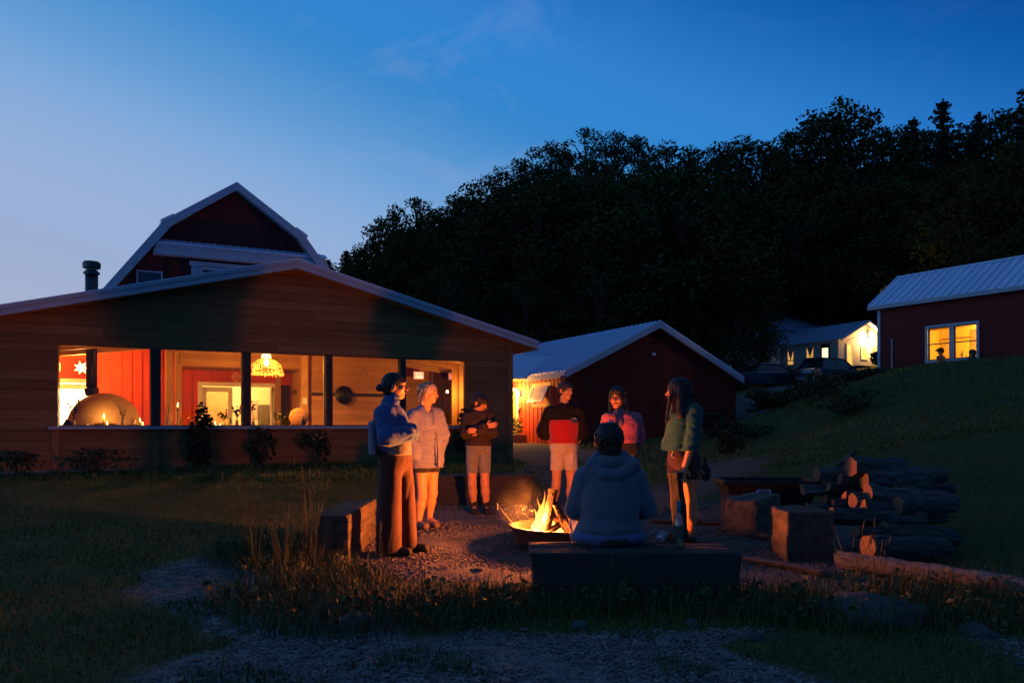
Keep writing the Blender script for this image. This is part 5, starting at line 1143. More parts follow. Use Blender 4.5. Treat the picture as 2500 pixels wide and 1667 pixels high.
# stool base slabs
# ------------------------------------------------------------------ steel trough with oval badge
tg = thing('steel_trough', 'dark rusty steel trough with an oval badge behind the timber block', 'trough', (3.18, 10.0, gz(3.18, 10)), R(-4))
m_rust = mat('rusty_steel', (.035, .014, .011), (.02, .010, .009), 6, .6, .2, metal=.3)
def shell(w0, d0, w1, d1, z0, z1): return [(-w0, -d0, z0), (w0, -d0, z0), (w0, d0, z0), (-w0, d0, z0), (-w1, -d1, z1), (w1, -d1, z1), (w1, d1, z1), (-w1, d1, z1)]
f = MB(); f.add(shell(.42, .26, .55, .36, 0, .42), [(0, 3, 2, 1), (0, 1, 5, 4), (1, 2, 6, 5), (2, 3, 7, 6), (3, 0, 4, 7)]); f.add(shell(.40, .24, .52, .33, .02, .42), [(0, 1, 2, 3), (0, 4, 5, 1), (1, 5, 6, 2), (2, 6, 7, 3), (3, 7, 4, 0)]); f.build('tank', m_rust, tg)
f = MB(); f.box((0, -.36, .42), (1.16, .05, .05)).box((0, .36, .42), (1.16, .05, .05)).box((-.56, 0, .42), (.05, .68, .05)).box((.56, 0, .42), (.05, .68, .05)); f.build('rim', m_black, tg)
bdg = MB().lathe([(.09, 0), (.09, .008), (.075, .012), (.07, .008), (0, .008)], 20).build('badge', m_chrome, tg, loc=(-.10, -.338, .31)); bdg.rotation_euler = (PI / 2 - .1, 0, 0); bdg.scale = (1, .5, 1)
# ------------------------------------------------------------------ firewood
m_lbark = mat('log_bark', (.11, .10, .095), (.02, .018, .017), 9, .95, 1.0, 18, (.7, 4, 4), rnd=.25); m_cut = mat('cut_wood', (.23, .13, .072), (.13, .07, .038), 16, .8, .2, 30, (.2, 3, 3), rnd=.1)
def log(label, a, b, r, seed, split=0, grp='firewood logs in the stack', name='firewood_log', squash=1):
    a = Vector(a); b = Vector(b); t = thing(name, label, 'log', a, 0, grp); d = b - a; L_ = d.length; rg = random.Random(seed); n = 12; k = max(6, int(L_ / .07))
    q = d.to_track_quat('X', 'Z'); t.rotation_mode = 'QUATERNION'; t.rotation_quaternion = q
    ph = [rg.uniform(.88, 1.12) for _ in range(n)]
    def rad(j, i):
        an = 2 * PI * j / n; v = r * ph[j] * (1 + .07 * math.sin(i * 1.3 + seed) + .09 * rg.uniform(-1, 1))
        if split: 
            c = math.cos(an - split); v *= 1 if c < .2 else max(.25, .2 / c)
        return v
    V = []
    for i in range(k):
        x = L_ * i / (k - 1); yo = .02 * math.sin(x * 2.2 + seed)
        for j in range(n): an = 2 * PI * j / n; rv = rad(j, i); V.append((x, yo + math.cos(an) * rv, math.sin(an) * rv * squash))
    F_ = [(i * n + j, i * n + (j + 1) % n, (i + 1) * n + (j + 1) % n, (i + 1) * n + j) for i in range(k - 1) for j in range(n)]
    MB().add(V, F_).build('bark', m_lbark, t, False)
    for i, sgn in ((0, -1), (k - 1, 1)):
        ring = V[i * n:(i + 1) * n]; cxx = ring[0][0] + sgn * .002; cy_ = sum(v[1] for v in ring) / n; cz_ = sum(v[2] for v in ring) / n
        R2 = [(cxx, cy_ + (v[1] - cy_) * .93, cz_ + (v[2] - cz_) * .93) for v in ring]; f = MB(); f.add(ring + R2 + [(cxx + sgn * .002, cy_, cz_)], [((j, (j + 1) % n, n + (j + 1) % n, n + j) if sgn < 0 else (j, n + j, n + (j + 1) % n, (j + 1) % n)) for j in range(n)] + [((n + j, n + (j + 1) % n, 2 * n) if sgn < 0 else (n + (j + 1) % n, n + j, 2 * n)) for j in range(n)])
        f.build('cut_end', m_cut, t)
    return t
LG = [  # u, v of the cut end facing the fire, distance, length, radius, split side, label
    (2118, 1335, 6.75, .85, .105, 0, 'thick pale barked log low at the front of the firewood stack'), (2045, 1352, 6.95, .7, .05, 0, 'thin log lying on the ground before the stack'), (2091, 1291, 6.95, .85, .075, 1.2, 'split log with a flat blue lit top in the stack'), (2030, 1255, 7.2, 1.0, .065, 0, 'long log sticking out of the stack above the split one'),
    (2078, 1221, 7.35, 1.0, .075, 0, 'round log with a pale cut end midway up the stack'), (2057, 1205, 7.5, .9, .05, .8, 'small split log midway up the stack'), (1970, 1240, 7.75, 1.1, .055, 0, 'thin branch log low behind the timber block'), (1962, 1192, 7.85, .9, .075, 2.2, 'split log leaning out towards the trough'), (2023, 1186, 7.75, .9, .05, .4, 'narrow split log near the top of the stack'),
    (2054, 1172, 7.65, .8, .065, 3.6, 'pale faced split log under the top log'), (1993, 1157, 7.85, .8, .072, 0, 'round log with a bright cut end topmost towards the trough'), (2040, 1158, 7.9, .8, .075, 4.4, 'tall split piece standing proud at the top of the stack'), (2075, 1138, 7.6, .65, .10, 0, 'thick barked log lying on top of the stack'), (2110, 1170, 7.55, .8, .09, 0, 'thick log second from the top of the stack'), (2120, 1205, 7.3, .85, .085, 0, 'thick log in the middle of the stack'), (2105, 1240, 7.25, .8, .08, 0, 'barked log above the split flat log'),
    (2140, 1262, 7.5, .8, .09, 0, 'thick log buried deep in the stack'), (2150, 1150, 7.9, .75, .08, 0, 'dark log at the back of the stack top'), (2175, 1185, 7.6, .7, .08, .9, 'split log pointing towards the barn'), (2190, 1235, 7.2, .7, .085, 0, 'thick log at the far end of the stack'), (2160, 1300, 7.1, .8, .09, 0, 'heavy log under the split flat log'), (2000, 1270, 7.6, .6, .045, 0, 'thin round log beside the dark timber block'), (2035, 1225, 7.6, .55, .04, 2.5, 'thin split stick in the face of the stack'), (2010, 1215, 7.9, .9, .06, 0, 'log wedged between the trough and the stack')]
for i, (u, v, Yc, L_, r, spl, lb) in enumerate(LG):
    p = px(u, v, Yc); L_ *= .9; q = p + Vector((L_ * .97, L_ * (.16 + .09 * math.sin(i * 1.7)), L_ * (-.04 + .06 * math.sin(i * 2.1)))); log(lb, p, q, r, i, spl)
p = px(2045, 1142, 7.9); log('dark crooked branch poking up from the stack', p, p + Vector((.22, .1, .16)), .025, 40, grp='loose branches')
a = px(2050, 1380, 6.75); b = px(2530, 1482, 5.35); a.z = gz(a.x, a.y) + .08; b.z = gz(b.x, b.y) + .10; fp = log('long pale fallen pole lying across the grass', a, b, .07, 50, grp='loose poles', name='fallen_pole'); fp.children[0].data.materials[0] = mat('pale_pole_bark', (.17, .16, .15), (.07, .065, .06), 9, .9, .8, 18, (.7, 4, 4))
a = px(1822, 1372, 7.05); b = px(2010, 1410, 6.35); a.z = gz(a.x, a.y) + .05; b.z = gz(b.x, b.y) + .05; log('rough plank lying on the gravel before the timber block', a, b, .06, 51, 1.57, 'loose poles', 'rough_plank', .6)
a = px(1755, 1302, 8.9); b = px(1880, 1318, 8.2); a.z = gz(a.x, a.y) + .04; b.z = gz(b.x, b.y) + .04; log('short dark branch on the gravel beside the hewn block', a, b, .04, 52, 0, 'loose poles', 'fallen_branch')
a = px(1590, 1268, 9.6); b = px(1760, 1268, 9.4); a.z = gz(a.x, a.y) + .05; b.z = gz(b.x, b.y) + .05; log('low dark strip on the gravel beyond the seated person', a, b, .09, 53, 1.57, 'loose poles', 'dark_strip', .5)  # flat dark strip laid low on the gravel
rs = thing('cut_stump', 'dark round stump end behind the hewn timber block', 'log', px(1790, 1250, 9.3)); rs.location.z = gz(rs.location.x, rs.location.y)
MB().lathe([(.15, -.05), (.145, .2), (.14, .34)], 14).build('bark', m_lbark, rs); MB().lathe([(.138, .342), (0, .345)], 14).build('cut_end', m_endg, rs)
# rocks
m_rock = mat('field_stone', (.085, .082, .078), (.04, .039, .038), 6, .95, .8, 22)
for i, (u, v, Yc, rx, ry, rz_, lb) in enumerate(((2130, 1525, 4.95, .36, .25, .13, 'broad flat boulder in the grass before the fallen pole'), (870, 1560, 4.7, .15, .12, .10, 'pale boulder beside the chip path left of the bench'), (2390, 1560, 4.6, .12, .10, .05, 'small flat stone on the chips at the far right'), (1830, 1575, 4.5, .07, .06, .05, 'small pale stone in the weeds'), (1415, 1560, 4.75, .05, .05, .04, 'small round stone before the dark bench'), (1690, 1545, 4.8, .05, .04, .04, 'pebble in the grass at the bench end'), (1165, 1400, 6.6, .06, .05, .03, 'small stone on the gravel by the bench corner'))):
    p = px(u, v, Yc); t = thing('boulder' if rx > .11 else 'stone', lb, 'rock', (p.x, Yc, gz(p.x, Yc)), i)
    h = rx / 9; s = SDF((-rx * 1.4, -ry * 1.4, -rz_ * 1.4), (rx * 1.4, ry * 1.4, rz_ * 1.5), h); s.ell((0, 0, 0), (rx, ry, rz_), 0); s.noise(rx * .11, 2.2 / rx, i); s.noise(rx * .05, 6 / rx, i + 3, True); s.build('stone_body', m_rock, t, smooth=False)

# ------------------------------------------------------------------ fire bowl, logs, flames
FX, FY = .575, 7.92; FZ = gz(FX, FY)
fb = thing('fire_bowl', 'round steel fire bowl with burning logs inside', 'fire pit', (FX, FY, FZ))
MB().lathe([(.34, -.02), (.46, .01), (.545, .08), (.585, .19), (.61, .21), (.61, .225), (.575, .225), (.565, .20), (.555, .08), (.50, .035), (0, .03)], 48).build('bowl', mat('fire_bowl_steel', (.075, .045, .032), (.13, .075, .05), 8, .65, .3, 30, metal=.35), fb, True)
MB().lathe([(0, .15), (.30, .14), (.50, .125), (.505, .10)], 32).build('ash_bed', mat('ash', (.55, .50, .44), (.34, .30, .26), 14, .95, .6, 30), fb)
m_ember = emis('ember', (1, .25, .03), 5)
f = MB(); re_ = random.Random(8)
for i in range(40): f.box((-.27 + re_.gauss(0, .10), re_.gauss(0, .09), .09 + re_.uniform(0, .03)), (.035, .03, .025), Matrix.Rotation(re_.random() * 3, 3, 'Z'))
f.build('embers', m_ember, fb)
hk2 = MB().tube([(-.57, .10, .22), (-.70, .14, .38), (-.725, .145, .43), (-.72, .14, .36)], .006, 6).build('wire_handle', m_steel, fb)
m_burn = mat('burning_log', (.009, .006, .0045), (.022, .013, .008), 10, .9, .8, 30)
def flog(label, a, b, r, seed):
    t = log(label, Vector((FX, FY, FZ)) + Vector(a), Vector((FX, FY, FZ)) + Vector(b), r, seed, grp='logs burning in the fire bowl', name='burning_log')
    for c in t.children:
        me = c.data.copy(); me.materials.clear(); me.materials.append(m_burn); c.data = me
    return t
flog('thick charred log standing upright in the flames', (-.275, -.06, .08), (-.17, .04, .57), .05, 61); flog('charred log leaning out of the fire towards the seated person', (.03, -.12, .10), (-.18, .08, .47), .038, 62)
flog('split log lying low across the embers', (-.30, -.14, .11), (-.05, .02, .24), .034, 63); flog('thin stick leaning beside the charred log', (-.02, -.02, .10), (-.16, -.04, .43), .02, 64); flog('short log at the back of the fire bowl', (-.38, .12, .12), (.05, .20, .15), .045, 65)
def flame_mat():
    m = bpy.data.materials.new('flame'); m.use_nodes = True; nt = m.node_tree; N = nt.nodes; L = nt.links; N.remove(N['Principled BSDF']); o = N['Material Output']
    t = N.new('ShaderNodeTexCoord'); s = N.new('ShaderNodeSeparateXYZ'); L.new(t.outputs['Object'], s.inputs[0])
    r = N.new('ShaderNodeValToRGB'); r.color_ramp.elements[0].position = .05; r.color_ramp.elements[0].color = (1, .30, .045, 1); r.color_ramp.elements[1].position = 1; r.color_ramp.elements[1].color = (1, .15, .012, 1); e = r.color_ramp.elements.new(.6); e.color = (1, .22, .025, 1)
    mr = N.new('ShaderNodeMapRange'); mr.inputs[1].default_value = 0; mr.inputs[2].default_value = .45; L.new(s.outputs['Z'], mr.inputs[0]); L.new(mr.outputs[0], r.inputs[0])
    st_ = N.new('ShaderNodeMapRange'); st_.inputs[1].default_value = 0; st_.inputs[2].default_value = .48; st_.inputs[3].default_value = 15; st_.inputs[4].default_value = 1.5; L.new(s.outputs['Z'], st_.inputs[0])
    em = N.new('ShaderNodeEmission'); L.new(r.outputs[0], em.inputs[0]); L.new(st_.outputs[0], em.inputs[1])
    tr_ = N.new('ShaderNodeBsdfTransparent'); lw_ = N.new('ShaderNodeLayerWeight'); lw_.inputs[0].default_value = .35
    n_ = N.new('ShaderNodeTexNoise'); n_.inputs['Scale'].default_value = 14; mp = N.new('ShaderNodeMapping'); mp.inputs['Scale'].default_value = (1, 1, .35); L.new(t.outputs['Object'], mp.inputs[0]); L.new(mp.outputs[0], n_.inputs[0])
    a = N.new('ShaderNodeMath'); a.operation = 'MULTIPLY_ADD'; L.new(n_.outputs[0], a.inputs[0]); a.inputs[1].default_value = .7; L.new(lw_.outputs['Facing'], a.inputs[2])
    c = N.new('ShaderNodeMapRange'); c.inputs[1].default_value = .38; c.inputs[2].default_value = 1.0; L.new(a.outputs[0], c.inputs[0])
    mx = N.new('ShaderNodeMixShader'); L.new(c.outputs[0], mx.inputs[0]); L.new(em.outputs[0], mx.inputs[1]); L.new(tr_.outputs[0], mx.inputs[2]); L.new(mx.outputs[0], o.inputs[0]); return m
m_flame = flame_mat()
fl_ = thing('fire_flames', 'bright yellow orange flames rising from the fire bowl', 'fire', (FX - .285, FY - .02, FZ + .10)); rf = random.Random(4)
def tongue(x, y, h, r, lean, seed):
    rg = random.Random(seed); pts = []; rad = []
    for i in range(9):
        f_ = i / 8; pts.append((x + lean * f_ * f_ * h + .018 * math.sin(f_ * 7 + seed) * f_, y + .015 * math.cos(f_ * 6 + seed) * f_, h * f_)); rad.append(max(.0015, .8 * r * (math.sin(PI * (f_ * .80 + .17)) ** 1.3) * (1 - .35 * f_)))
    b = MB().tube(pts, rad, 10)
    return b.build('flame_tongue', m_flame, fl_, True)
for a_ in ((-.03, 0, .33, .045, .04, 1), (.0, .02, .46, .030, .06, 2), (-.05, .04, .28, .026, -.04, 3), (.11, .03, .19, .055, .05, 4), (.16, .05, .15, .06, .15, 5), (.05, -.05, .12, .04, -.1, 6), (-.07, .06, .15, .03, -.1, 7), (.07, .07, .25, .05, 0, 8), (.21, -.02, .10, .045, .1, 9), (-.01, .05, .38, .022, -.03, 10)): tongue(*a_)
lamp('fire_light', (0, -.02, .20), 1300, FIRE, .10, fl_); lamp('ember_light', (-.10, -.03, .13), 260, FIRE, .09, fl_)
# bottle and glass on the bench
m_wglass = glass('drinking_glass', (.90, .92, .94), .16); m_teal = mat('teal_foil', (.05, .22, .26), None, 6, .4)
p = px(1614, 1308, 5.75); tg_ = thing('wine_glass', 'small stemless glass standing on the dark bench', 'glass', (p.x, 5.75, gz(p.x, 5.75) + .346))
MB().lathe([(.028, 0), (.040, .02), (.046, .06), (.040, .105), (.038, .105), (.043, .06), (.037, .022), (0, .008)], 20).build('bowl', m_wglass, tg_, True); MB().lathe([(.0, .010), (.033, .018), (.036, .028), (0, .028)], 16).build('drink', mat('rose_drink', (.25, .05, .05), None, 4, .1, spec=.6), tg_, True)
p = px(1657, 1318, 5.62); bt = thing('wine_bottle', 'tall green glass bottle with a teal foil neck on the dark bench', 'bottle', (p.x, 5.62, gz(p.x, 5.62) + .346))
m_green = glass('green_glass', (.45, .62, .50), .16)
MB().lathe([(.034, 0), (.037, .01), (.037, .19), (.030, .22), (.0145, .245), (.0140, .33), (0, .33)], 20).build('glass_body', m_green, bt, True); MB().lathe([(.0155, .25), (.0155, .332), (0, .334)], 14).build('foil', m_teal, bt, True); MB().lathe([(.0355, .08), (.0375, .08), (.0375, .16), (.0355, .16)], 20).build('paper_label', mat('bottle_label', (.05, .07, .05), None, 4, .7), bt)
# ------------------------------------------------------------------ people
m_skin = mat('skin', (.56, .255, .105), (.49, .21, .085), 9, .55, .08, 60, sss=.12, spec=.35)
m_skin2 = mat('skin_deeper', (.44, .195, .08), (.37, .155, .065), 9, .55, .08, 60, sss=.12, spec=.35)
m_eye = mat('eye_dark', (.03, .02, .015), None, 4, .15, spec=.6); m_lip = mat('lip', (.36, .12, .09), None, 5, .5)
def cloth(name, c, c2=None, sc_=9, bump=.35, bs=180, sheen=.15): return mat(name, c, c2 or tuple(x * .8 for x in c), sc_, .9, bump, bs, sheen=sheen, spec=.15)
def hairm(name, c, c2): return mat(name, c, c2, 26, .5, .7, 60, (1, 1, .12), spec=.35)
h_dark = hairm('dark_hair', (.018, .013, .010), (.008, .006, .005)); h_blond = hairm('blond_hair', (.42, .32, .20), (.24, .17, .10)); h_brown = hairm('brown_hair', (.030, .020, .014), (.014, .010, .008))

m_boot = mat('dark_leather', (.020, .016, .014), None, 8, .75)
class Person:
    def __init__(s, label, cx, foot, Y, J, byaw, head, wf=1.0, skin=None, z=None, hres=.0055, res=.009, name='person', group=None):
        s.Y, s.cx, s.foot = Y, cx, foot; s.k = Y / FPX; x = (cx - 1250) * s.k; z = gz(x, Y) if z is None else z
        s.t = thing(name, label, 'person', (x, Y, z), 0, group); s.skin = skin or m_skin; s.wf = wf; s.by = R(byaw); s.res = res; s.hres = hres
        s.J = {a: s.P(*b) for a, b in J.items()}; s.hc = s.P(*head[0]); s.hy = R(head[1]); s.hp = R(head[2]); s.hs = head[3]
        s.fwd = np.array([math.sin(s.by), -math.cos(s.by), 0])
    def P(s, u, v, dy=0): return np.array([(u - s.cx) * s.k, dy, (s.foot - v) * s.k])
    def H(s, x, y, z): return np.array(s.hc) + np.array(Matrix.Rotation(s.hy, 3, 'Z') @ Matrix.Rotation(s.hp, 3, 'X') @ Vector((x, y, z))) * s.hs
    def grid(s, pts, m, h): pts = np.array(pts); return SDF(pts.min(0) - m, pts.max(0) + m, h)
    def hell(s, S, c, r, k=.012, op='u'): S.ell(s.H(*c), tuple(q * s.hs for q in r), k, s.hy, s.hp, op)
    def torso(s, S, off=0, k=.06, belly=0):
        J = s.J; sh = (J['shL'] + J['shR']) / 2; hp = J['hip']; w = s.wf
        for f, r in ((.18, (.155, .10, .13)), (.40, (.155, .112, .16)), (.70, (.135, .105, .15)), (.98, (.165, .122, .13))):
            c = sh * (1 - f) + hp * f; S.ell(c, (r[0] * w + off, r[1] * w + off, r[2] + off), k, s.by)
        if belly: S.ell(sh * .35 + hp * .65 + s.fwd * belly * .5, (.13 * w + off, belly + off, .16 + off), k, s.by)
        S.cone(J['shL'] - [0, 0, .015], J['shR'] - [0, 0, .015], .046 + off, .046 + off, k)
        nk = (J['shL'] + J['shR']) / 2
        for q in 'LR': S.cone(nk + [0, 0, .055], J['sh' + q] + (nk - J['sh' + q]) * .12 - [0, 0, .01], .040 + off * .7, .040 + off * .8, .04)
    def arm(s, S, q, off=0, upto=1.0, k=.025, r=(.052, .043, .030)):
        a, b, c = s.J['sh' + q] - [0, 0, .018], s.J['el' + q], s.J['wr' + q]; S.cone(a, b, r[0] + off, r[1] + off, k); S.cone(b, b + (c - b) * upto, r[1] + off, (r[1] + (r[2] - r[1]) * upto) + off, k)
    def leg(s, S, q, off=0, k=.03, to=1.0, r=(.082, .054, .056, .034)):
        w = (s.wf + 1) / 2; a, b, c = s.J['hip' + q], s.J['kn' + q], s.J['an' + q]; S.cone(a, b, r[0] * w + off, r[1] * w + off, k)
        m = b + (c - b) * .32 - s.fwd * .012; S.cone(b, m, r[1] * w + off, r[2] * w + off, k); S.cone(m, c, r[2] * w + off, r[3] + off, k)
    def make_body(s, hands=('L', 'R'), hand_dir={}, curl={}):
        J = s.J; S = s.grid(list(J.values()) + [s.hc], .28, s.res)
        s.torso(S, -.012); nb = (J['shL'] + J['shR']) / 2 + [0, 0, .02]
        S.cone(nb, s.H(0, .02, -.06), .056, .050, .02)
        for q in 'LR': s.arm(S, q); s.leg(S, q, 0)
        for q in 'LR': a = J['an' + q]; S.cone(a, a + s.fwd * .15 - np.array([0, 0, .03]), .035, .028, .02)
        V, F = S.mesh(); keep = [(V, F)]
        S = s.grid([s.hc], .19 * s.hs, s.hres)           # head and neck, finer
        s.hell(S, (0, .014, .030), (.074, .094, .084), 0); s.hell(S, (0, -.020, -.030), (.060, .070, .082), .03); s.hell(S, (0, -.060, -.092), (.026, .026, .022), .03)
        for q in (-1, 1): s.hell(S, (q * .036, -.060, -.022), (.026, .026, .026), .02); s.hell(S, (q * .076, .012, -.008), (.010, .022, .034), .008)
        s.hell(S, (0, -.080, .034), (.048, .018, .012), .015)
        for q in (-1, 1): s.hell(S, (q * .030, -.100, .010), (.017, .010, .010), .010, 's')
        S.cone(s.H(0, -.088, .014), s.H(0, -.112, -.026), .009 * s.hs, .0135 * s.hs, .010); s.hell(S, (0, -.086, -.056), (.024, .012, .010), .008); s.hell(S, (0, -.103, -.0585), (.026, .010, .0022), .004, 's')
        S.cone(s.H(0, .02, -.05), nb, .052 * s.hs, .062, .02); S.d = np.maximum(S.d, -(S.ax[2][None, None, :] - (nb[2] - .02)))
        keep.append(S.mesh())
        for q in hands:
            wr = J['wr' + q]; d = hand_dir.get(q); d = (wr - J['el' + q]) if d is None else np.array(d, float); d = d / np.linalg.norm(d); keep.append(s.hand(wr, d, 1 if q == 'L' else -1, curl.get(q, .5)))
        n = 0; VV = []; FF = []
        for V, F in keep: VV.append(V); FF.append(F + n); n += len(V)
        o = np_mesh('body', np.concatenate(VV), np.concatenate(FF), s.skin, s.t, True)
        for q in (-1, 1):
            e = MB().lathe([(0, -.0075), (.006, -.005), (.0085, 0), (.006, .005), (0, .0075)], 8).build('eye', m_eye, s.t, True, s.H(q * .030, -.088, .011)); e.scale = (1.1 * s.hs, .55 * s.hs, .55 * s.hs); e.rotation_euler = (s.hp, 0, s.hy)
        for q in (-1, 1):
            MB().tube([s.H(q * .014, -.100, .030), s.H(q * .032, -.097, .036), s.H(q * .050, -.082, .030)], [.003, .0042, .002], 5).build('eyebrow', h_dark, s.t)
        MB().tube([s.H(-.021, -.094, -.058), s.H(-.008, -.1015, -.056), s.H(.008, -.1015, -.056), s.H(.021, -.094, -.058)], [.002, .0055, .0055, .002], 6).build('lips', m_lip, s.t, True)
        return o
    def hand(s, wr, d, side, curl):
        up = np.array([0, 0, 1.]); n = np.cross(d, up); n = n / np.linalg.norm(n) if np.linalg.norm(n) > .2 else np.array([0, -1., 0])
        inward = -n * side; sp = np.cross(inward, d); S = s.grid([wr, wr + d * .20], .10, .0055)
        S.cone(wr - d * .03, wr + d * .02, .028, .026, .01); c = wr + d * .055
        for f in (-.024, -.008, .008, .024): S.cone(wr + d * .015 + sp * f * .7, wr + d * .092 + sp * f * 1.15, .013, .0115, .008)
        for i, L_ in enumerate((.062, .076, .082, .072)):
            b = wr + d * .09 + sp * (i - 1.5) * .0195; m = d * math.cos(curl) + inward * math.sin(curl); e = b + m * L_ * .55; m2 = d * math.cos(2.1 * curl) + inward * math.sin(2.1 * curl); S.cone(b, e, .0095, .0085, .004); S.cone(e, e + m2 * L_ * .5, .0085, .0065, .003)
        b = wr + d * .025 + sp * .030; m = d * .62 + sp * .62 + inward * .35; m /= np.linalg.norm(m); S.cone(b, b + m * .045, .012, .010, .01); S.cone(b + m * .045, b + m * .045 + (d * .85 + inward * .4) * .032, .010, .0075, .004)
        return S.mesh()
    def top(s, m, off=.018, upto=.96, hem=None, wr=.004, wf=16, seed=1, puff=0, belly=0, collar=.0, extra=None, name='top', nosleeve=False, cut=None, k=.05, fold=.006, fl=.05, fz=(0, .45), fine=.0026):
        J = s.J; S = s.grid([J[q] for q in ('shL', 'shR', 'elL', 'elR', 'wrL', 'wrR', 'hip')] + [s.hc - [0, 0, .1]], .30, s.res)
        s.torso(S, off, k, belly)
        if not nosleeve:
            for q in 'LR': s.arm(S, q, off + puff, upto, .012)
        nb = (J['shL'] + J['shR']) / 2
        if collar: S.cone(nb + [0, 0, .01], nb + (s.H(0, .03, -.09) - nb) * collar, .078, .066, .03)
        if extra: extra(S)
        S.noise(wr * .8, wf * 1.3, seed, True, (1, 1, 1.6)); S.noise(wr * .8, wf * .45, seed + 5); S.noise(fine, 36, seed + 9, True, (.8, .8, 2.0))
        if fold:
            x, y, z = S.ax[0][:, None, None], S.ax[1][None, :, None], S.ax[2][None, None, :]; z0 = J['hip'][2] if hem is None else s.P(s.cx, hem)[2]
            wv = z + .035 * np.sin(x * 9 + seed) + .02 * np.sin(x * 23 + y * 17 + 2 * seed) + .02 * np.sin(y * 11 + seed)
            msk = np.exp(-np.maximum(z - z0 - fz[0], 0) / (fz[1] * .4)) * (.55 + .45 * np.sin(x * 14 + z * 6 + seed * 2))
            S.d = S.d + fold * np.sin(2 * PI * wv / fl) * msk
        if hem is not None: S.plane(s.P(s.cx, hem), (0, 0, -1))
        S.cone(nb + [0, 0, -.02], s.H(0, .0, -.05), .046, .058, .0, op='s')       # neck opening
        if cut: cut(S)
        return S.build(name, m, s.t)
    def legs(s, m, off=.02, hem=None, wr=.003, seed=3, flare=0, name='shorts', waist=0, extra=None, k=.008, hw=0):
        J = s.J; S = s.grid([J[q] for q in ('hip', 'hipL', 'hipR', 'knL', 'knR', 'anL', 'anR')], .27, s.res); w = s.wf
        S.ell(J['hip'] + [0, 0, .02], (.168 * w + off * .6, .125 * w + off * .6, .13 + waist), .03, s.by)
        for q in 'LR':
            a, b, c = J['hip' + q], J['kn' + q], J['an' + q]; S.cone(a, b, .078 * w + off * .5, .058 * w + off * .6 + flare, k); S.cone(b, c, .058 * w + off * .6 + flare, .05 + off * .6 + flare, k)
        if extra: extra(S)
        S.noise(wr, 15, seed, True, (1, 1, .6))
        if hem is not None: S.plane(s.P(s.cx, hem), (0, 0, -1))
        S.plane(J['hip'] + [0, 0, .12 + waist], (0, 0, 1))
        return S.build(name, m, s.t)
    def shoes(s, m, up=.04, name='shoe', off=.012, tall=0):
        for q in 'LR':
            a = s.J['an' + q].copy(); zf = min(a[2], .09); a[2] = zf; S = s.grid([a, a + s.fwd * .2 - [0, 0, zf]], .09, .008)
            S.cone(a - s.fwd * .02 + [0, 0, -zf + .046], a + s.fwd * .16 + [0, 0, -zf + .038], .049, .044, .02); S.cone(a + [0, 0, tall], a + [0, 0, -zf + .06], .046 if tall else .03, .052, .02); S.plane((0, 0, .004), (0, 0, -1)); S.build(name, m, s.t)
    def cap(s, m, extra=None, grow=.013, face=(.066, .075, .092), fc=(0, -.088, -.048), nz=.003, name='hair', m_=.22, back=True):
        S = s.grid([s.hc], m_, .007); s.hell(S, (0, .018, .034), (.074 + grow, .096 + grow, .085 + grow), 0)
        if back: s.hell(S, (0, .05, -.02), (.062 + grow, .055 + grow, .075), .03)
        s.hell(S, fc, face, .012, 's')
        for q in (-1, 1): s.hell(S, (q * .088, .010, -.012), (.020, .022, .034), .008, 's')
        if extra: extra(S)
        S.noise(nz, 70, 3, True, (1, 1, .35)); return S.build(name, m, s.t)
    def strands(s, m, L_, n=110, a0=-.25, a1=1.25, seed=1, out=0.0):
        r = random.Random(seed); b = MB()
        for i in range(n):
            a = PI * r.uniform(a0, a1); c, q = math.cos(a), math.sin(a); k = r.uniform(.96, 1.10); l = L_ * r.uniform(.7, 1.12); j = lambda: r.uniform(-.012, .012)
            b.tube([s.H(.045 * c * k, .02 + .05 * q, .112), s.H(.086 * c * k, .022 + .10 * q * k, .05), s.H((.094 + out) * c * k + j(), .03 + .105 * q * k + j(), -.04), s.H((.088 + out) * c * k + j() * 1.5, .03 + .10 * q * k + j() * 1.5, -l)], [.002, .0045, .004, .001], 4)
        return b.build('hair_strands', m, s.t)
    def piece(s, name, m, fn, pts, mg=.12, h=None, nz=0, nf=20, seed=1, parent=None):
        S = s.grid(pts, mg, h or s.res); fn(S)
        if nz: S.noise(nz, nf, seed, True)
        return S.build(name, m, parent or s.t)

# --- 1 blue jacket, hair bun, long brown trousers, arms folded
c_jk = cloth('blue_jacket', (.045, .10, .26), (.034, .078, .20)); c_gs = cloth('grey_undershirt', (.17, .15, .13)); c_br = cloth('brown_corduroy', (.062, .019, .011), (.045, .014, .008), 30)
p1 = Person('person in a puffy blue jacket and long brown trousers with a low hair bun', 962, 1350, 7.5,
    dict(shR=(946, 1006, -.17), elR=(958, 1062, -.27), wrR=(1000, 1057, -.17), shL=(958, 1004, .17), elL=(984, 1058, .22), wrL=(1002, 1050, -.03), hip=(965, 1112, 0), hipR=(960, 1122, -.09), knR=(957, 1225, -.10), anR=(958, 1335, -.10), hipL=(972, 1122, .09), knL=(984, 1225, .12), anL=(992, 1332, .13)),
    82, ((964, 941), 98, 0, 1.02))
p1.make_body(hands=())
def ex(S):
    S.ell(p1.P(948, 1040, 0), (.125, .21, .19), .05); S.ell(p1.P(942, 1075, 0), (.12, .20, .08), .05); S.cone(p1.P(985, 1055, -.2), p1.P(1012, 1052, -.08), .055, .05, .03); S.cone(p1.P(985, 1065, -.05), p1.P(1010, 1062, -.05), .05, .045, .03); S.cone(p1.P(950, 985), p1.P(960, 966), .085, .072, .03)
p1.top(c_jk, .030, 1.0, 1098, .0055, 11, 2, .018, 0, .6, ex, 'jacket')
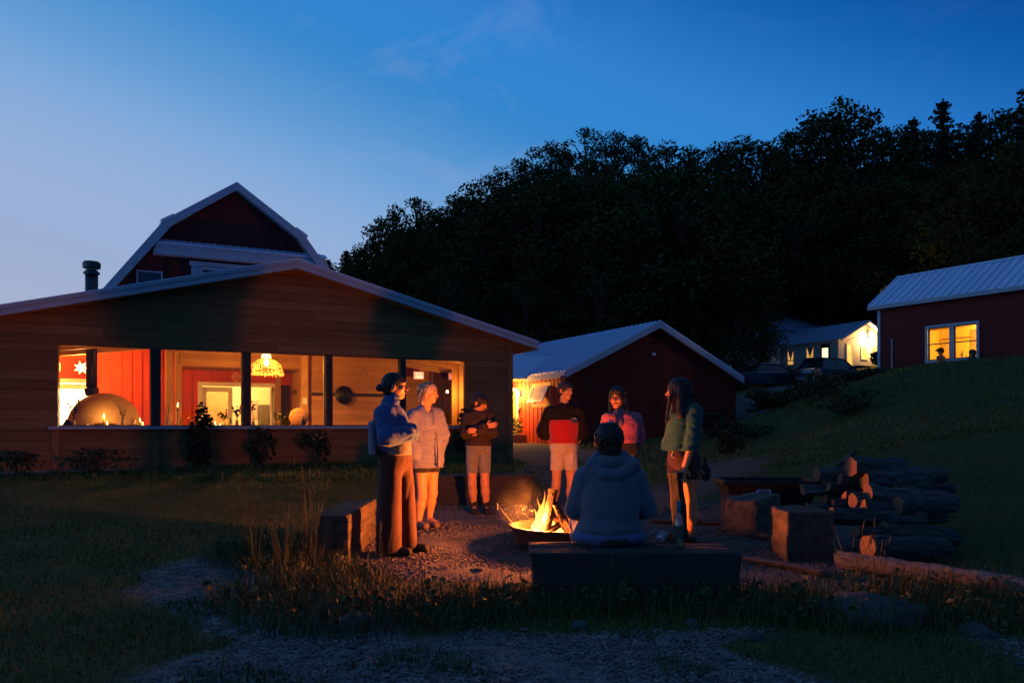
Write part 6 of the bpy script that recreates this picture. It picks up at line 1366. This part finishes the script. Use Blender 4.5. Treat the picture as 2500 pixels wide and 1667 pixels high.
p1.piece('undershirt', c_gs, lambda S: (S.cone(p1.P(966, 1080), p1.P(966, 1103), .142, .150, .02, 1.22), S.plane(p1.P(966, 1107), (0, 0, -1))), [p1.P(920, 1070, -.2), p1.P(1010, 1107, .2)], .06, nz=.003)
def ext(S):
    S.cone(p1.P(956, 1110, -.06), p1.P(955, 1340, -.09), .108, .118, .02); S.cone(p1.P(980, 1110, .06), p1.P(994, 1335, .12), .098, .085, .02); S.cone(p1.P(966, 1096), p1.P(966, 1120), .135, .140, .05, 1.15)
p1.piece('wide_trousers', c_br, lambda S: (ext(S), S.noise(.008, 7, 4, False, (1, 1, .14)), S.noise(.003, 17, 8, True, (1, 1, .25)), S.plane(p1.P(960, 1344), (0, 0, -1)), S.plane(p1.P(960, 1090), (0, 0, 1))), [p1.P(915, 1085, -.25), p1.P(1025, 1350, .25)], .05, .010)
p1.shoes(m_boot)
p1.cap(h_dark, lambda S: (S.cone(p1.P(938, 944), p1.P(934, 944), .03, .028, .01), S.ell(p1.P(927, 944), (.036, .036, .036), .006)), grow=.012, name='hair', m_=.24)
er = MB().tube([p1.H(.084, .008, -.04) + np.array([math.cos(a) * .026, -.003, -.028 + math.sin(a) * .026]) for a in np.linspace(0, 2 * PI, 17)], .0028, 5).build('hoop_earring', m_chrome, p1.t)
tb_ = thing('tote_bag', 'pale grey tote bag hanging behind the person in the blue jacket', 'bag', px(914, 1108, 7.45)); kk = 7.45 / FPX
S = SDF((-.09, -.22, -.02), (.13, .22, .36), .012); S.box((.0, 0, .15), (.035, .15, .155), .03, 0); S.noise(.006, 12, 3, True); S.build('bag_body', cloth('grey_canvas', (.24, .27, .32)), tb_); MB().tube([(.0, -.1, .28), (.06, -.12, .42), (.12, -.1, .40)], .012, 6).build('strap', cloth('grey_strap', (.2, .22, .26)), tb_)

# --- 2 pale shirt, blond hair
c_sh = cloth('pale_blue_shirt', (.185, .19, .26), (.15, .155, .215), bs=260); c_bk = cloth('black_cotton', (.020, .018, .020))
p2 = Person('person with blond hair in an oversized pale blue shirt and black shorts', 1040, 1281, 9.35,
    dict(shR=(1012, 1006, -.09), elR=(1003, 1060, -.13), wrR=(1018, 1100, -.17), shL=(1064, 1003, .10), elL=(1079, 1055, .12), wrL=(1070, 1098, .05), hip=(1040, 1117, 0), hipR=(1029, 1124, -.05), knR=(1032, 1202, -.05), anR=(1023, 1268, -.04), hipL=(1053, 1124, .06), knL=(1054, 1198, .07), anL=(1046, 1262, .10)),
    38, ((1048, 953), 70, 6, .98), 1.12)
p2.make_body(hands=())
p2.top(c_sh, .032, 1.02, 1134, .0055, 9, 4, .006, 0, .18, lambda S: (S.cone(p2.P(1040, 1060), p2.P(1042, 1135), .165, .185, .05, .85), ), 'shirt', cut=lambda S: (S.cone(p2.P(1054, 984, -.07), p2.P(1064, 1042, -.15), .066, .014, .006, op='s'), S.cone(p2.P(1048, 975, -.02), p2.P(1056, 992, -.09), .066, .066, .006, op='s')))
# front opening, buttons, collar
fo = p2.fwd; lf = np.array([-fo[1], fo[0], 0]); 
p2.piece('camisole', c_bk, lambda S: (p2.torso(S, .002, .05), S.plane(p2.P(1040, 1018), (0, 0, 1)), S.plane(p2.P(1040, 1070), (0, 0, -1))), [p2.P(1000, 1010, -.2), p2.P(1080, 1075, .2)], .04, .010)
None if True else p2.piece('chest_opening', m_skin, lambda S: (S.cone(p2.P(1056, 992, -.045), p2.P(1066, 1024, -.075), .030, .020, .01)), [p2.P(1050, 985, -.1), p2.P(1070, 1040, -.1)], .08, .008)
MB().tube([p2.P(1069, 1050, -.125), p2.P(1071, 1090, -.165), p2.P(1071, 1132, -.165)], [.004, .006, .012], 6).build('shirt_gap', c_bk, p2.t)
for v in (1058, 1075, 1092, 1108): MB().lathe([(0, -.003), (.007, 0), (0, .003)], 8).build('button', m_white, p2.t, loc=p2.P(1064, v, -.165))
p2.legs(c_bk, .016, 1146, .002, 5); p2.shoes(mat('clog_brown', (.20, .12, .085), None, 6, .6))
p2.cap(h_blond, lambda S: (S.cone(p2.H(0, .07, .02), p2.H(0, .075, -.10), .075 * p2.hs, .045, .03), S.cone(p2.H(-.05, .05, .0), p2.H(-.055, .045, -.12), .045, .026, .03), S.cone(p2.H(.05, .05, .0), p2.H(.055, .045, -.12), .045, .026, .03), S.ell(p2.P(1025, 941), (.036, .036, .046), .01)), grow=.014, m_=.26)

p2.strands(h_blond, .12, 130, -.15, 1.15, 2)
# --- 3 brown sweater, denim shorts, arms folded
c_sw = cloth('brown_sweater', (.050, .033, .025), (.036, .025, .020), 14, sheen=0); c_dn = cloth('denim_shorts', (.20, .185, .17), (.15, .14, .13), 20)
p3 = Person('person with short dark hair in a brown sweater and denim shorts, arms folded', 1168, 1260, 10.65,
    dict(shR=(1143, 1022, .02), elR=(1138, 1066, -.07), wrR=(1187, 1047, -.19), shL=(1196, 1021, .02), elL=(1203, 1062, -.05), wrL=(1172, 1058, -.22), hip=(1168, 1098, 0), hipR=(1153, 1106, 0), knR=(1153, 1186, -.01), anR=(1158, 1245, .02), hipL=(1183, 1106, 0), knL=(1184, 1186, -.01), anL=(1188, 1246, .02)),
    6, ((1171, 990), 68, 22, 1.0), 1.0)
p3.make_body(hand_dir={'L': (-.9, .1, .05), 'R': (.8, -.1, .15)}, curl={'L': .5, 'R': .35})
p3.top(c_sw, .022, .93, 1094, .004, 13, 6, .010, 0, .3, None, 'sweater')
p3.legs(c_dn, .014, 1160, .003, 6, .004, k=.004)
for q, u in (('R', 1153), ('L', 1183.5)):
    p3.piece('cuff', cloth('denim_cuff_' + q, (.27, .24, .21)), lambda S: (S.cone(p3.P(u, 1140), p3.P(u, 1158), .079, .079, 0), S.plane(p3.P(u, 1153), (0, 0, 1)), S.plane(p3.P(u, 1160), (0, 0, -1)), S.cone(p3.P(u, 1140), p3.P(u, 1170), .070, .070, 0, op='s')), [p3.P(u, 1145), p3.P(u, 1165)], .12, .008)
p3.shoes(m_boot, tall=.07, name='boot'); 
MB().tube([p3.J['wrL'] + np.array([.012, math.cos(a) * .036, math.sin(a) * .036]) for a in np.linspace(0, 2 * PI, 15)], .008, 6).build('watch_strap', mat('watch_band', (.5, .5, .52), None, 5, .4), p3.t); MB().box(p3.J['wrL'] + np.array([.012, -.038, .008]), (.03, .01, .034)).build('watch_face', mat('watch_glass', (.25, .27, .34), None, 5, .1, spec=.8), p3.t)
p3.cap(h_dark, lambda S: (S.ell(p3.H(0, -.055, .062), (.075, .05, .04), .02, p3.hy, p3.hp), S.cone(p3.H(-.03, -.09, .05), p3.H(-.05, -.085, .015), .02, .008, .01), S.cone(p3.H(.03, -.09, .05), p3.H(.05, -.08, .01), .02, .008, .01), S.cone(p3.H(.07, -.04, .02), p3.H(.072, -.035, -.035), .016, .008, .01), S.cone(p3.H(-.07, -.04, .02), p3.H(-.072, -.035, -.035), .016, .008, .01)), grow=.020, nz=.004, m_=.24)

# --- 4 black and red fleece, light shorts, top bun
c_fl = cloth('black_fleece', (.013, .011, .010), (.009, .008, .007), 20, .6, 90, 0); c_rd = cloth('red_fleece', (.42, .010, .012), (.34, .008, .010), 20, .5, 90, .2); c_kh = cloth('khaki_shorts', (.50, .40, .28), (.44, .35, .24))
p4 = Person('person with a top bun in a black and red fleece and pale shorts', 1376, 1254, 10.6,
    dict(shR=(1345, 1004, 0), elR=(1327, 1052, .04), wrR=(1352, 1086, .10), shL=(1409, 1003, 0), elL=(1423, 1052, .04), wrL=(1408, 1086, .10), hip=(1376, 1092, 0), hipR=(1362, 1102, 0), knR=(1358, 1182, 0), anR=(1351, 1238, .02), hipL=(1391, 1102, 0), knL=(1395, 1182, 0), anL=(1393, 1238, .02)),
    8, ((1381, 953), 42, 6, 1.0), 1.05)
p4.make_body(hands=('R', 'L'), curl={'R': .7, 'L': .7})
p4.top(c_fl, .028, .97, 1074, .005, 11, 7, .022, 0, .32, None, 'fleece')
p4.piece('red_panel', c_rd, lambda S: (p4.torso(S, .048, .05), S.noise(.0055, 13, 9, True, (.8, .8, 2.6)), S.noise(.003, 5, 4), S.plane(p4.P(1376, 1024), (0, 0, 1)), S.plane(p4.P(1376, 1081), (0, 0, -1)), S.plane((-.195, 0, 0), (-1, 0, 0)), S.plane((.195, 0, 0), (1, 0, 0))), [p4.P(1330, 1015, -.2), p4.P(1420, 1085, .2)], .05, .009)
MB().box(p4.P(1400, 1027, -.182), (.09, .012, .055), Matrix.Rotation(.15, 3, 'Z')).build('chest_pocket', cloth('teal_pocket', (.03, .05, .09)), p4.t, bevel=.004); MB().box(p4.P(1399, 1021, -.188), (.06, .006, .007), Matrix.Rotation(.15, 3, 'Z')).build('pocket_tag', m_white, p4.t)
p4.legs(c_kh, .022, 1147, .005, 8, .012, waist=.01, k=.004); p4.shoes(mat('sandal_leather', (.16, .08, .05), None, 6, .6))
p4.cap(h_brown, lambda S: (S.ell(p4.P(1375, 924), (.050, .050, .042), .006), S.cone(p4.P(1376, 932), p4.P(1376, 938), .022, .03, .01)), grow=.011, m_=.26)

# --- 5 pink jacket, glasses, holding a small glass
c_pk = cloth('pink_fleece', (.46, .085, .125), (.38, .065, .10), 16, .5, 90, .3); c_sc = cloth('mauve_scarf', (.16, .10, .14))
p5 = Person('person in glasses and a pink zip jacket raising a small glass', 1522, 1283, 9.3,
    dict(shR=(1486, 1016, -.03), elR=(1474, 1070, -.08), wrR=(1486, 1052, -.22), shL=(1551, 1014, .05), elL=(1561, 1058, .08), wrL=(1558, 1100, .06), hip=(1524, 1090, 0), hipR=(1511, 1102, -.01), knR=(1511, 1190, 0), anR=(1509, 1268, .02), hipL=(1538, 1102, .02), knL=(1539, 1190, .02), anL=(1540, 1268, .04)),
    -14, ((1507, 967), -22, 4, 1.05), 1.02, m_skin2)
p5.make_body(hand_dir={'R': (.05, -.2, 1), 'L': (0, 0, -1)}, curl={'R': .8, 'L': .4})
p5.top(c_pk, .024, .80, 1076, .0045, 12, 8, .012, 0, .3, None, 'pink_jacket')
p5.piece('scarf', c_sc, lambda S: (S.cone(p5.P(1506, 1004, -.08), p5.P(1512, 1030, -.135), .045, .030, .02), S.noise(.004, 20, 3, True)), [p5.P(1500, 995, -.1), p5.P(1515, 1040, -.1)], .10, .009)
p5.legs(c_bk, .012, None, .003, 9, name='trousers'); p5.shoes(m_boot)
MB().tube([p5.P(1541, 1010, -.06), p5.P(1545, 1050, -.02), p5.P(1546, 1074, 0)], .003, 5).build('piping', c_sc, p5.t)
p5.cap(h_dark, lambda S: (S.cone(p5.H(-.075, .02, .0), p5.P(1489, 1026, -.10), .030, .020, .02), S.cone(p5.H(.078, .02, .0), p5.P(1536, 1020, -.06), .034, .030, .02), S.cone(p5.P(1536, 1015, -.06), p5.P(1528, 1036, -.12), .028, .016, .02), S.ell(p5.H(.0, -.060, .080), (.07, .04, .03), .02, p5.hy, p5.hp)), grow=.016, m_=.36)
gl_ = MB()
for q in (-1, 1): gl_.tube([p5.H(q * .031 + math.cos(a) * .023, -.106, .008 + math.sin(a) * .019) for a in np.linspace(0, 2 * PI, 15)], .0026, 5); gl_.tube([p5.H(q * .054, -.104, .012), p5.H(q * .078, .0, .01)], .0022, 5)
gl_.tube([p5.H(-.009, -.108, .012), p5.H(.009, -.108, .012)], .0022, 5); gl_.build('glasses', m_darkwood, p5.t)
hg = thing('held_glass', 'small clear glass in the hand of the person in the pink jacket', 'glass', tuple(np.array(p5.t.location) + p5.J['wrR'] + np.array([.0, -.055, .085]))); MB().lathe([(.022, 0), (.027, .01), (.032, .075), (.030, .075), (.025, .012), (0, .008)], 16).build('glass_wall', m_wglass, hg, True); MB().lathe([(.0, .009), (.026, .012), (.028, .03), (0, .03)], 14).build('drink', mat('pale_drink', (.4, .3, .25), None, 4, .1), hg, True)

p5.strands(h_dark, .20, 90, -.1, 1.1, 3)
# --- 6 green sweater, long dark hair, seen from behind
c_gn = cloth('green_sweatshirt', (.004, .072, .066), (.003, .056, .052)); c_st = cloth('maroon_shorts', (.060, .016, .014), (.020, .010, .010), 4)
p6 = Person('person with long dark hair in a green sweatshirt, back half turned', 1668, 1306, 8.0,
    dict(shL=(1688, 977, -.12), elL=(1682, 1050, -.17), wrL=(1661, 1112, -.21), shR=(1656, 975, .17), elR=(1690, 1045, .24), wrR=(1712, 1118, .20), hip=(1668, 1092, 0), hipL=(1676, 1104, -.08), knL=(1685, 1205, -.06), anL=(1682, 1292, -.05), hipR=(1658, 1104, .10), knR=(1672, 1205, .16), anR=(1668, 1290, .18)),
    -118, ((1655, 931), -118, 0, 1.05), 1.08)
p6.make_body(hand_dir={'L': (-.25, -.1, -1), 'R': (.1, 0, -1)}, curl={'L': .45, 'R': .8})
p6.top(c_gn, .022, .50, 1074, .006, 9, 10, .010, .04, .35, lambda S: (S.cone(p6.P(1668, 990, .02), p6.P(1656, 1066, .03), .12, .165, .06, .9)), 'sweatshirt')
p6.legs(c_st, .034, 1142, .004, 11, .02, waist=.02, extra=lambda S: S.ell(p6.P(1684, 1108, -.01), (.11, .13, .12), .05))
MB().tube([p6.P(1636, 1075, -.145), p6.P(1632, 1086, -.15), p6.P(1641, 1092, -.155), p6.P(1645, 1080, -.15)], .006, 5).build('printed_mark', m_wax, p6.t)
p6.shoes(m_boot)
p6.cap(h_dark, lambda S: (S.cone(p6.H(0, .04, .0), p6.P(1672, 985, -.10), .085, .060, .03), S.cone(p6.H(.05, .03, .02), p6.P(1655, 990, -.14), .060, .040, .03), S.cone(p6.P(1672, 960, -.06), p6.P(1690, 965, -.04), .06, .04, .03), S.cone(p6.H(.068, -.04, .02), p6.P(1624, 1004, -.05), .024, .014, .015)), grow=.020, m_=.40)
lg6 = px(1642, 1150, 7.9); log('upright bark covered log held under the hand of the person in green', (lg6.x + .06, 7.82, gz(lg6.x, 7.82) + .02), (lg6.x, 7.78, lg6.z), .075, 71, 0, 'firewood being carried', 'held_log').children[0].data.materials[0] = m_char
lg7 = log('second dark log standing behind the one under the hand', (lg6.x + .13, 8.0, gz(lg6.x, 8.0) + .02), (lg6.x + .09, 7.98, lg6.z - .06), .065, 72, 0, 'firewood being carried', 'held_log'); lg7.children[0].data.materials[0] = m_char
bg6 = thing('dark_bag', 'dark cloth bag hanging at the side of the person in green', 'bag', px(1722, 1170, 8.25)); bg6.scale = (.75, .75, .9); S = SDF((-.14, -.12, -.04), (.14, .12, .30), .012); S.ell((0, 0, .08), (.075, .055, .10), 0); S.cone((0, 0, .15), (-.01, 0, .24), .035, .02, .03); S.noise(.007, 14, 4, True); S.build('bag_body', c_bk, bg6); MB().tube([(-.02, 0, .20), (-.03, .0, .27), (0, 0, .20)], .006, 5).build('handle', c_bk, bg6)

p6.strands(h_dark, .30, 140, -.2, 1.2, 4, .012)
# --- 7 seated in a grey blue hoodie, seen from behind
c_hd = cloth('grey_blue_hoodie', (.115, .13, .165), (.092, .105, .135), 12, .4, 120); c_jn = cloth('blue_jeans', (.10, .13, .26), (.07, .09, .19), 14)
SEAT = gz(.845, 5.66) + .344
p7 = Person('seated person in a grey blue hoodie on the long dark bench, seen from behind', 1488, 1318, 5.85,
    dict(shL=(1428, 1150, .0), elL=(1404, 1238, .06), wrL=(1440, 1262, .34), shR=(1552, 1150, .0), elR=(1584, 1236, .06), wrR=(1545, 1262, .34), hip=(1487, 1282, 0), hipL=(1445, 1287, .03), knL=(1432, 1290, .46), anL=(1435, 1412, .48), hipR=(1532, 1287, .03), knR=(1545, 1290, .46), anR=(1540, 1412, .48)),
    180, ((1487, 1066), -168, 6, 1.0), 1.28, z=SEAT)
p7.make_body(curl={'L': .6, 'R': .6})
def hood(S):
    for a, b in (((1440, 1128, -.06), (1470, 1150, -.115)), ((1470, 1150, -.115), (1508, 1150, -.115)), ((1508, 1150, -.115), (1545, 1126, -.06)), ((1440, 1128, -.06), (1462, 1106, .02)), ((1545, 1126, -.06), (1520, 1104, .02))): S.cone(p7.P(*a), p7.P(*b), .046, .046, .012)
    S.ell(p7.P(1489, 1118, -.03), (.12, .08, .06), .012); S.ell(p7.P(1490, 1225, 0), (.205, .16, .20), .06); S.ell(p7.P(1487, 1280, 0), (.232, .18, .07), .04)
p7.top(c_hd, .016, .97, 1302, .0022, 9, 12, .012, 0, 0, hood, 'hoodie', fold=.0045, fl=.06, fz=(.0, .35), fine=.0009)
p7.piece('jeans', c_jn, lambda S: (S.ell(p7.P(1487, 1300, .0), (.285, .19, .075), 0), [S.cone(p7.J['hip' + q], p7.J['kn' + q], .115, .085, .04) for q in 'LR'], [S.cone(p7.J['kn' + q], p7.J['an' + q] + np.array([0, 0, .03]), .085, .065, .03) for q in 'LR'], S.noise(.005, 12, 5, True), S.plane((0, 0, .002), (0, 0, -1)) if False else None), [p7.P(1380, 1270, -.2), p7.P(1600, 1420, .6)], .09, .012)
p7.piece('shirt_tail', c_bk, lambda S: (S.ell(p7.P(1492, 1306, -.10), (.15, .11, .035), 0), S.noise(.005, 16, 5, True)), [p7.P(1430, 1290, -.2), p7.P(1560, 1316, 0)], .10, .010)
for q in 'LR': a = p7.J['an' + q]; p7.piece('shoe', m_black, lambda S: S.cone(a + np.array([0, -.02, -.01]), a + np.array([0, .15, -.02]), .042, .036), [a, a + np.array([0, .17, 0])], .07, .009)
def curls(S):
    S.ell(p7.P(1487, 1062), (.106, .114, .118), 0); S.ell(p7.P(1490, 1092, -.03), (.070, .065, .06), .03); r = random.Random(3)
    for i in range(150):
        a = r.uniform(0, 6.28); b = r.uniform(-1, 1); q_ = r.uniform(.93, 1.03); w_ = r.uniform(.007, .013); d = np.array([math.cos(a) * math.sqrt(1 - b * b), math.sin(a) * math.sqrt(1 - b * b), b]); S.ell(p7.P(1487, 1062) + d * q_ * np.array([.106, .114, .118]), (w_, w_, w_ * 1.3), .006)
    S.hell = None; p7.hell(S, (0, -.10, -.05), (.066, .07, .085), .01, 's')
p7.piece('curly_hair', h_dark, curls, [p7.P(1487, 1066)], .20, .006, .0025, 75)

# --- two people inside the barn room
def window_person(label, u, v, Y, lean, hat, col, longhair):
    k = Y / FPX; q = Person(label, u, v + (HC + (HOR - v) * k - 2.75) / k, Y, dict(shL=(u - 8, v + 15, -.1), shR=(u + 9 + lean, v + 15, .12), elL=(u - 10, v + 32, -.15), elR=(u + 12, v + 32, .1), wrL=(u - 22, v + 34, -.1), wrR=(u - 8, v + 36, .1), hip=(u + 3 + lean, v + 45, 0), hipL=(u + 2, v + 46, -.1), hipR=(u + 4, v + 46, .1), knL=(u - 24, v + 46, -.1), knR=(u - 22, v + 46, .12), anL=(u - 24, v + 76, -.1), anR=(u - 22, v + 76, .12)), -80, ((u, v), -85, 10, 1.05), 1.0, z=2.75, hres=.011, res=.02, group='people inside the barn room')
    q.make_body(hands=()); q.top(cloth('room_shirt' + label[:14], col), .02, .97, None, .004, 10, 3, .0, 0, .3, None, 'shirt'); q.legs(c_bk, .015, None, name='trousers')
    if hat: q.cap(h_dark, lambda S: (S.cone(q.H(0, -.09, .055), q.H(0, -.16, .045), .05, .03, .02, .9),), grow=.018, name='cap', m_=.26)
    else: q.cap(h_brown, lambda S: [S.cone(q.H(0, .05, .02), q.H(.02, .0, -.24), .085, .05, .03)], grow=.02, m_=.36)
    return q
window_person('person in a peaked cap seated behind the barn window', 2296, 857, 30.3, 2, True, (.30, .16, .08), False)
window_person('person with long hair leaning at the table behind the barn window', 2373, 862, 29.3, 6, False, (.05, .04, .04), True)
# ------------------------------------------------------------------ wisp of smoke lit by the fire
def smoke():
    m = bpy.data.materials.new('smoke'); m.use_nodes = True; nt = m.node_tree; N = nt.nodes; L = nt.links; N.remove(N['Principled BSDF']); o = N['Material Output']
    v = N.new('ShaderNodeVolumePrincipled'); v.inputs['Color'].default_value = (.8, .8, .8, 1); v.inputs['Anisotropy'].default_value = .3
    t = N.new('ShaderNodeTexCoord'); n = N.new('ShaderNodeTexNoise'); n.inputs['Scale'].default_value = 4; n.inputs['Detail'].default_value = 2; n.inputs['Distortion'].default_value = .8; L.new(t.outputs['Object'], n.inputs[0])
    ln = N.new('ShaderNodeVectorMath'); ln.operation = 'LENGTH'; mp = N.new('ShaderNodeMapping'); mp.inputs['Scale'].default_value = (1 / .26, 1 / .2, 1 / .30); L.new(t.outputs['Object'], mp.inputs[0]); L.new(mp.outputs[0], ln.inputs[0])
    f = N.new('ShaderNodeMapRange'); f.inputs[1].default_value = 1; f.inputs[2].default_value = .1; L.new(ln.outputs['Value'], f.inputs[0])
    r = N.new('ShaderNodeMapRange'); r.inputs[1].default_value = .35; r.inputs[2].default_value = .75; r.inputs[4].default_value = 1; L.new(n.outputs[0], r.inputs[0])
    d = N.new('ShaderNodeMath'); d.operation = 'MULTIPLY'; L.new(f.outputs[0], d.inputs[0]); L.new(r.outputs[0], d.inputs[1]); d2 = N.new('ShaderNodeMath'); d2.operation = 'MULTIPLY'; L.new(d.outputs[0], d2.inputs[0]); d2.inputs[1].default_value = .22
    L.new(d2.outputs[0], v.inputs['Density']); L.new(v.outputs[0], o.inputs['Volume']); return m
MB().lathe([(0, -.30), (.14, -.24), (.24, -.08), (.25, .08), (.16, .24), (0, .30)], 16).build('smoke', smoke(), None, True, (FX - .50, FY + .05, FZ + .42))
tag(bpy.data.objects['smoke'], 'thin smoke drifting from the fire bowl', 'smoke', kind='stuff')
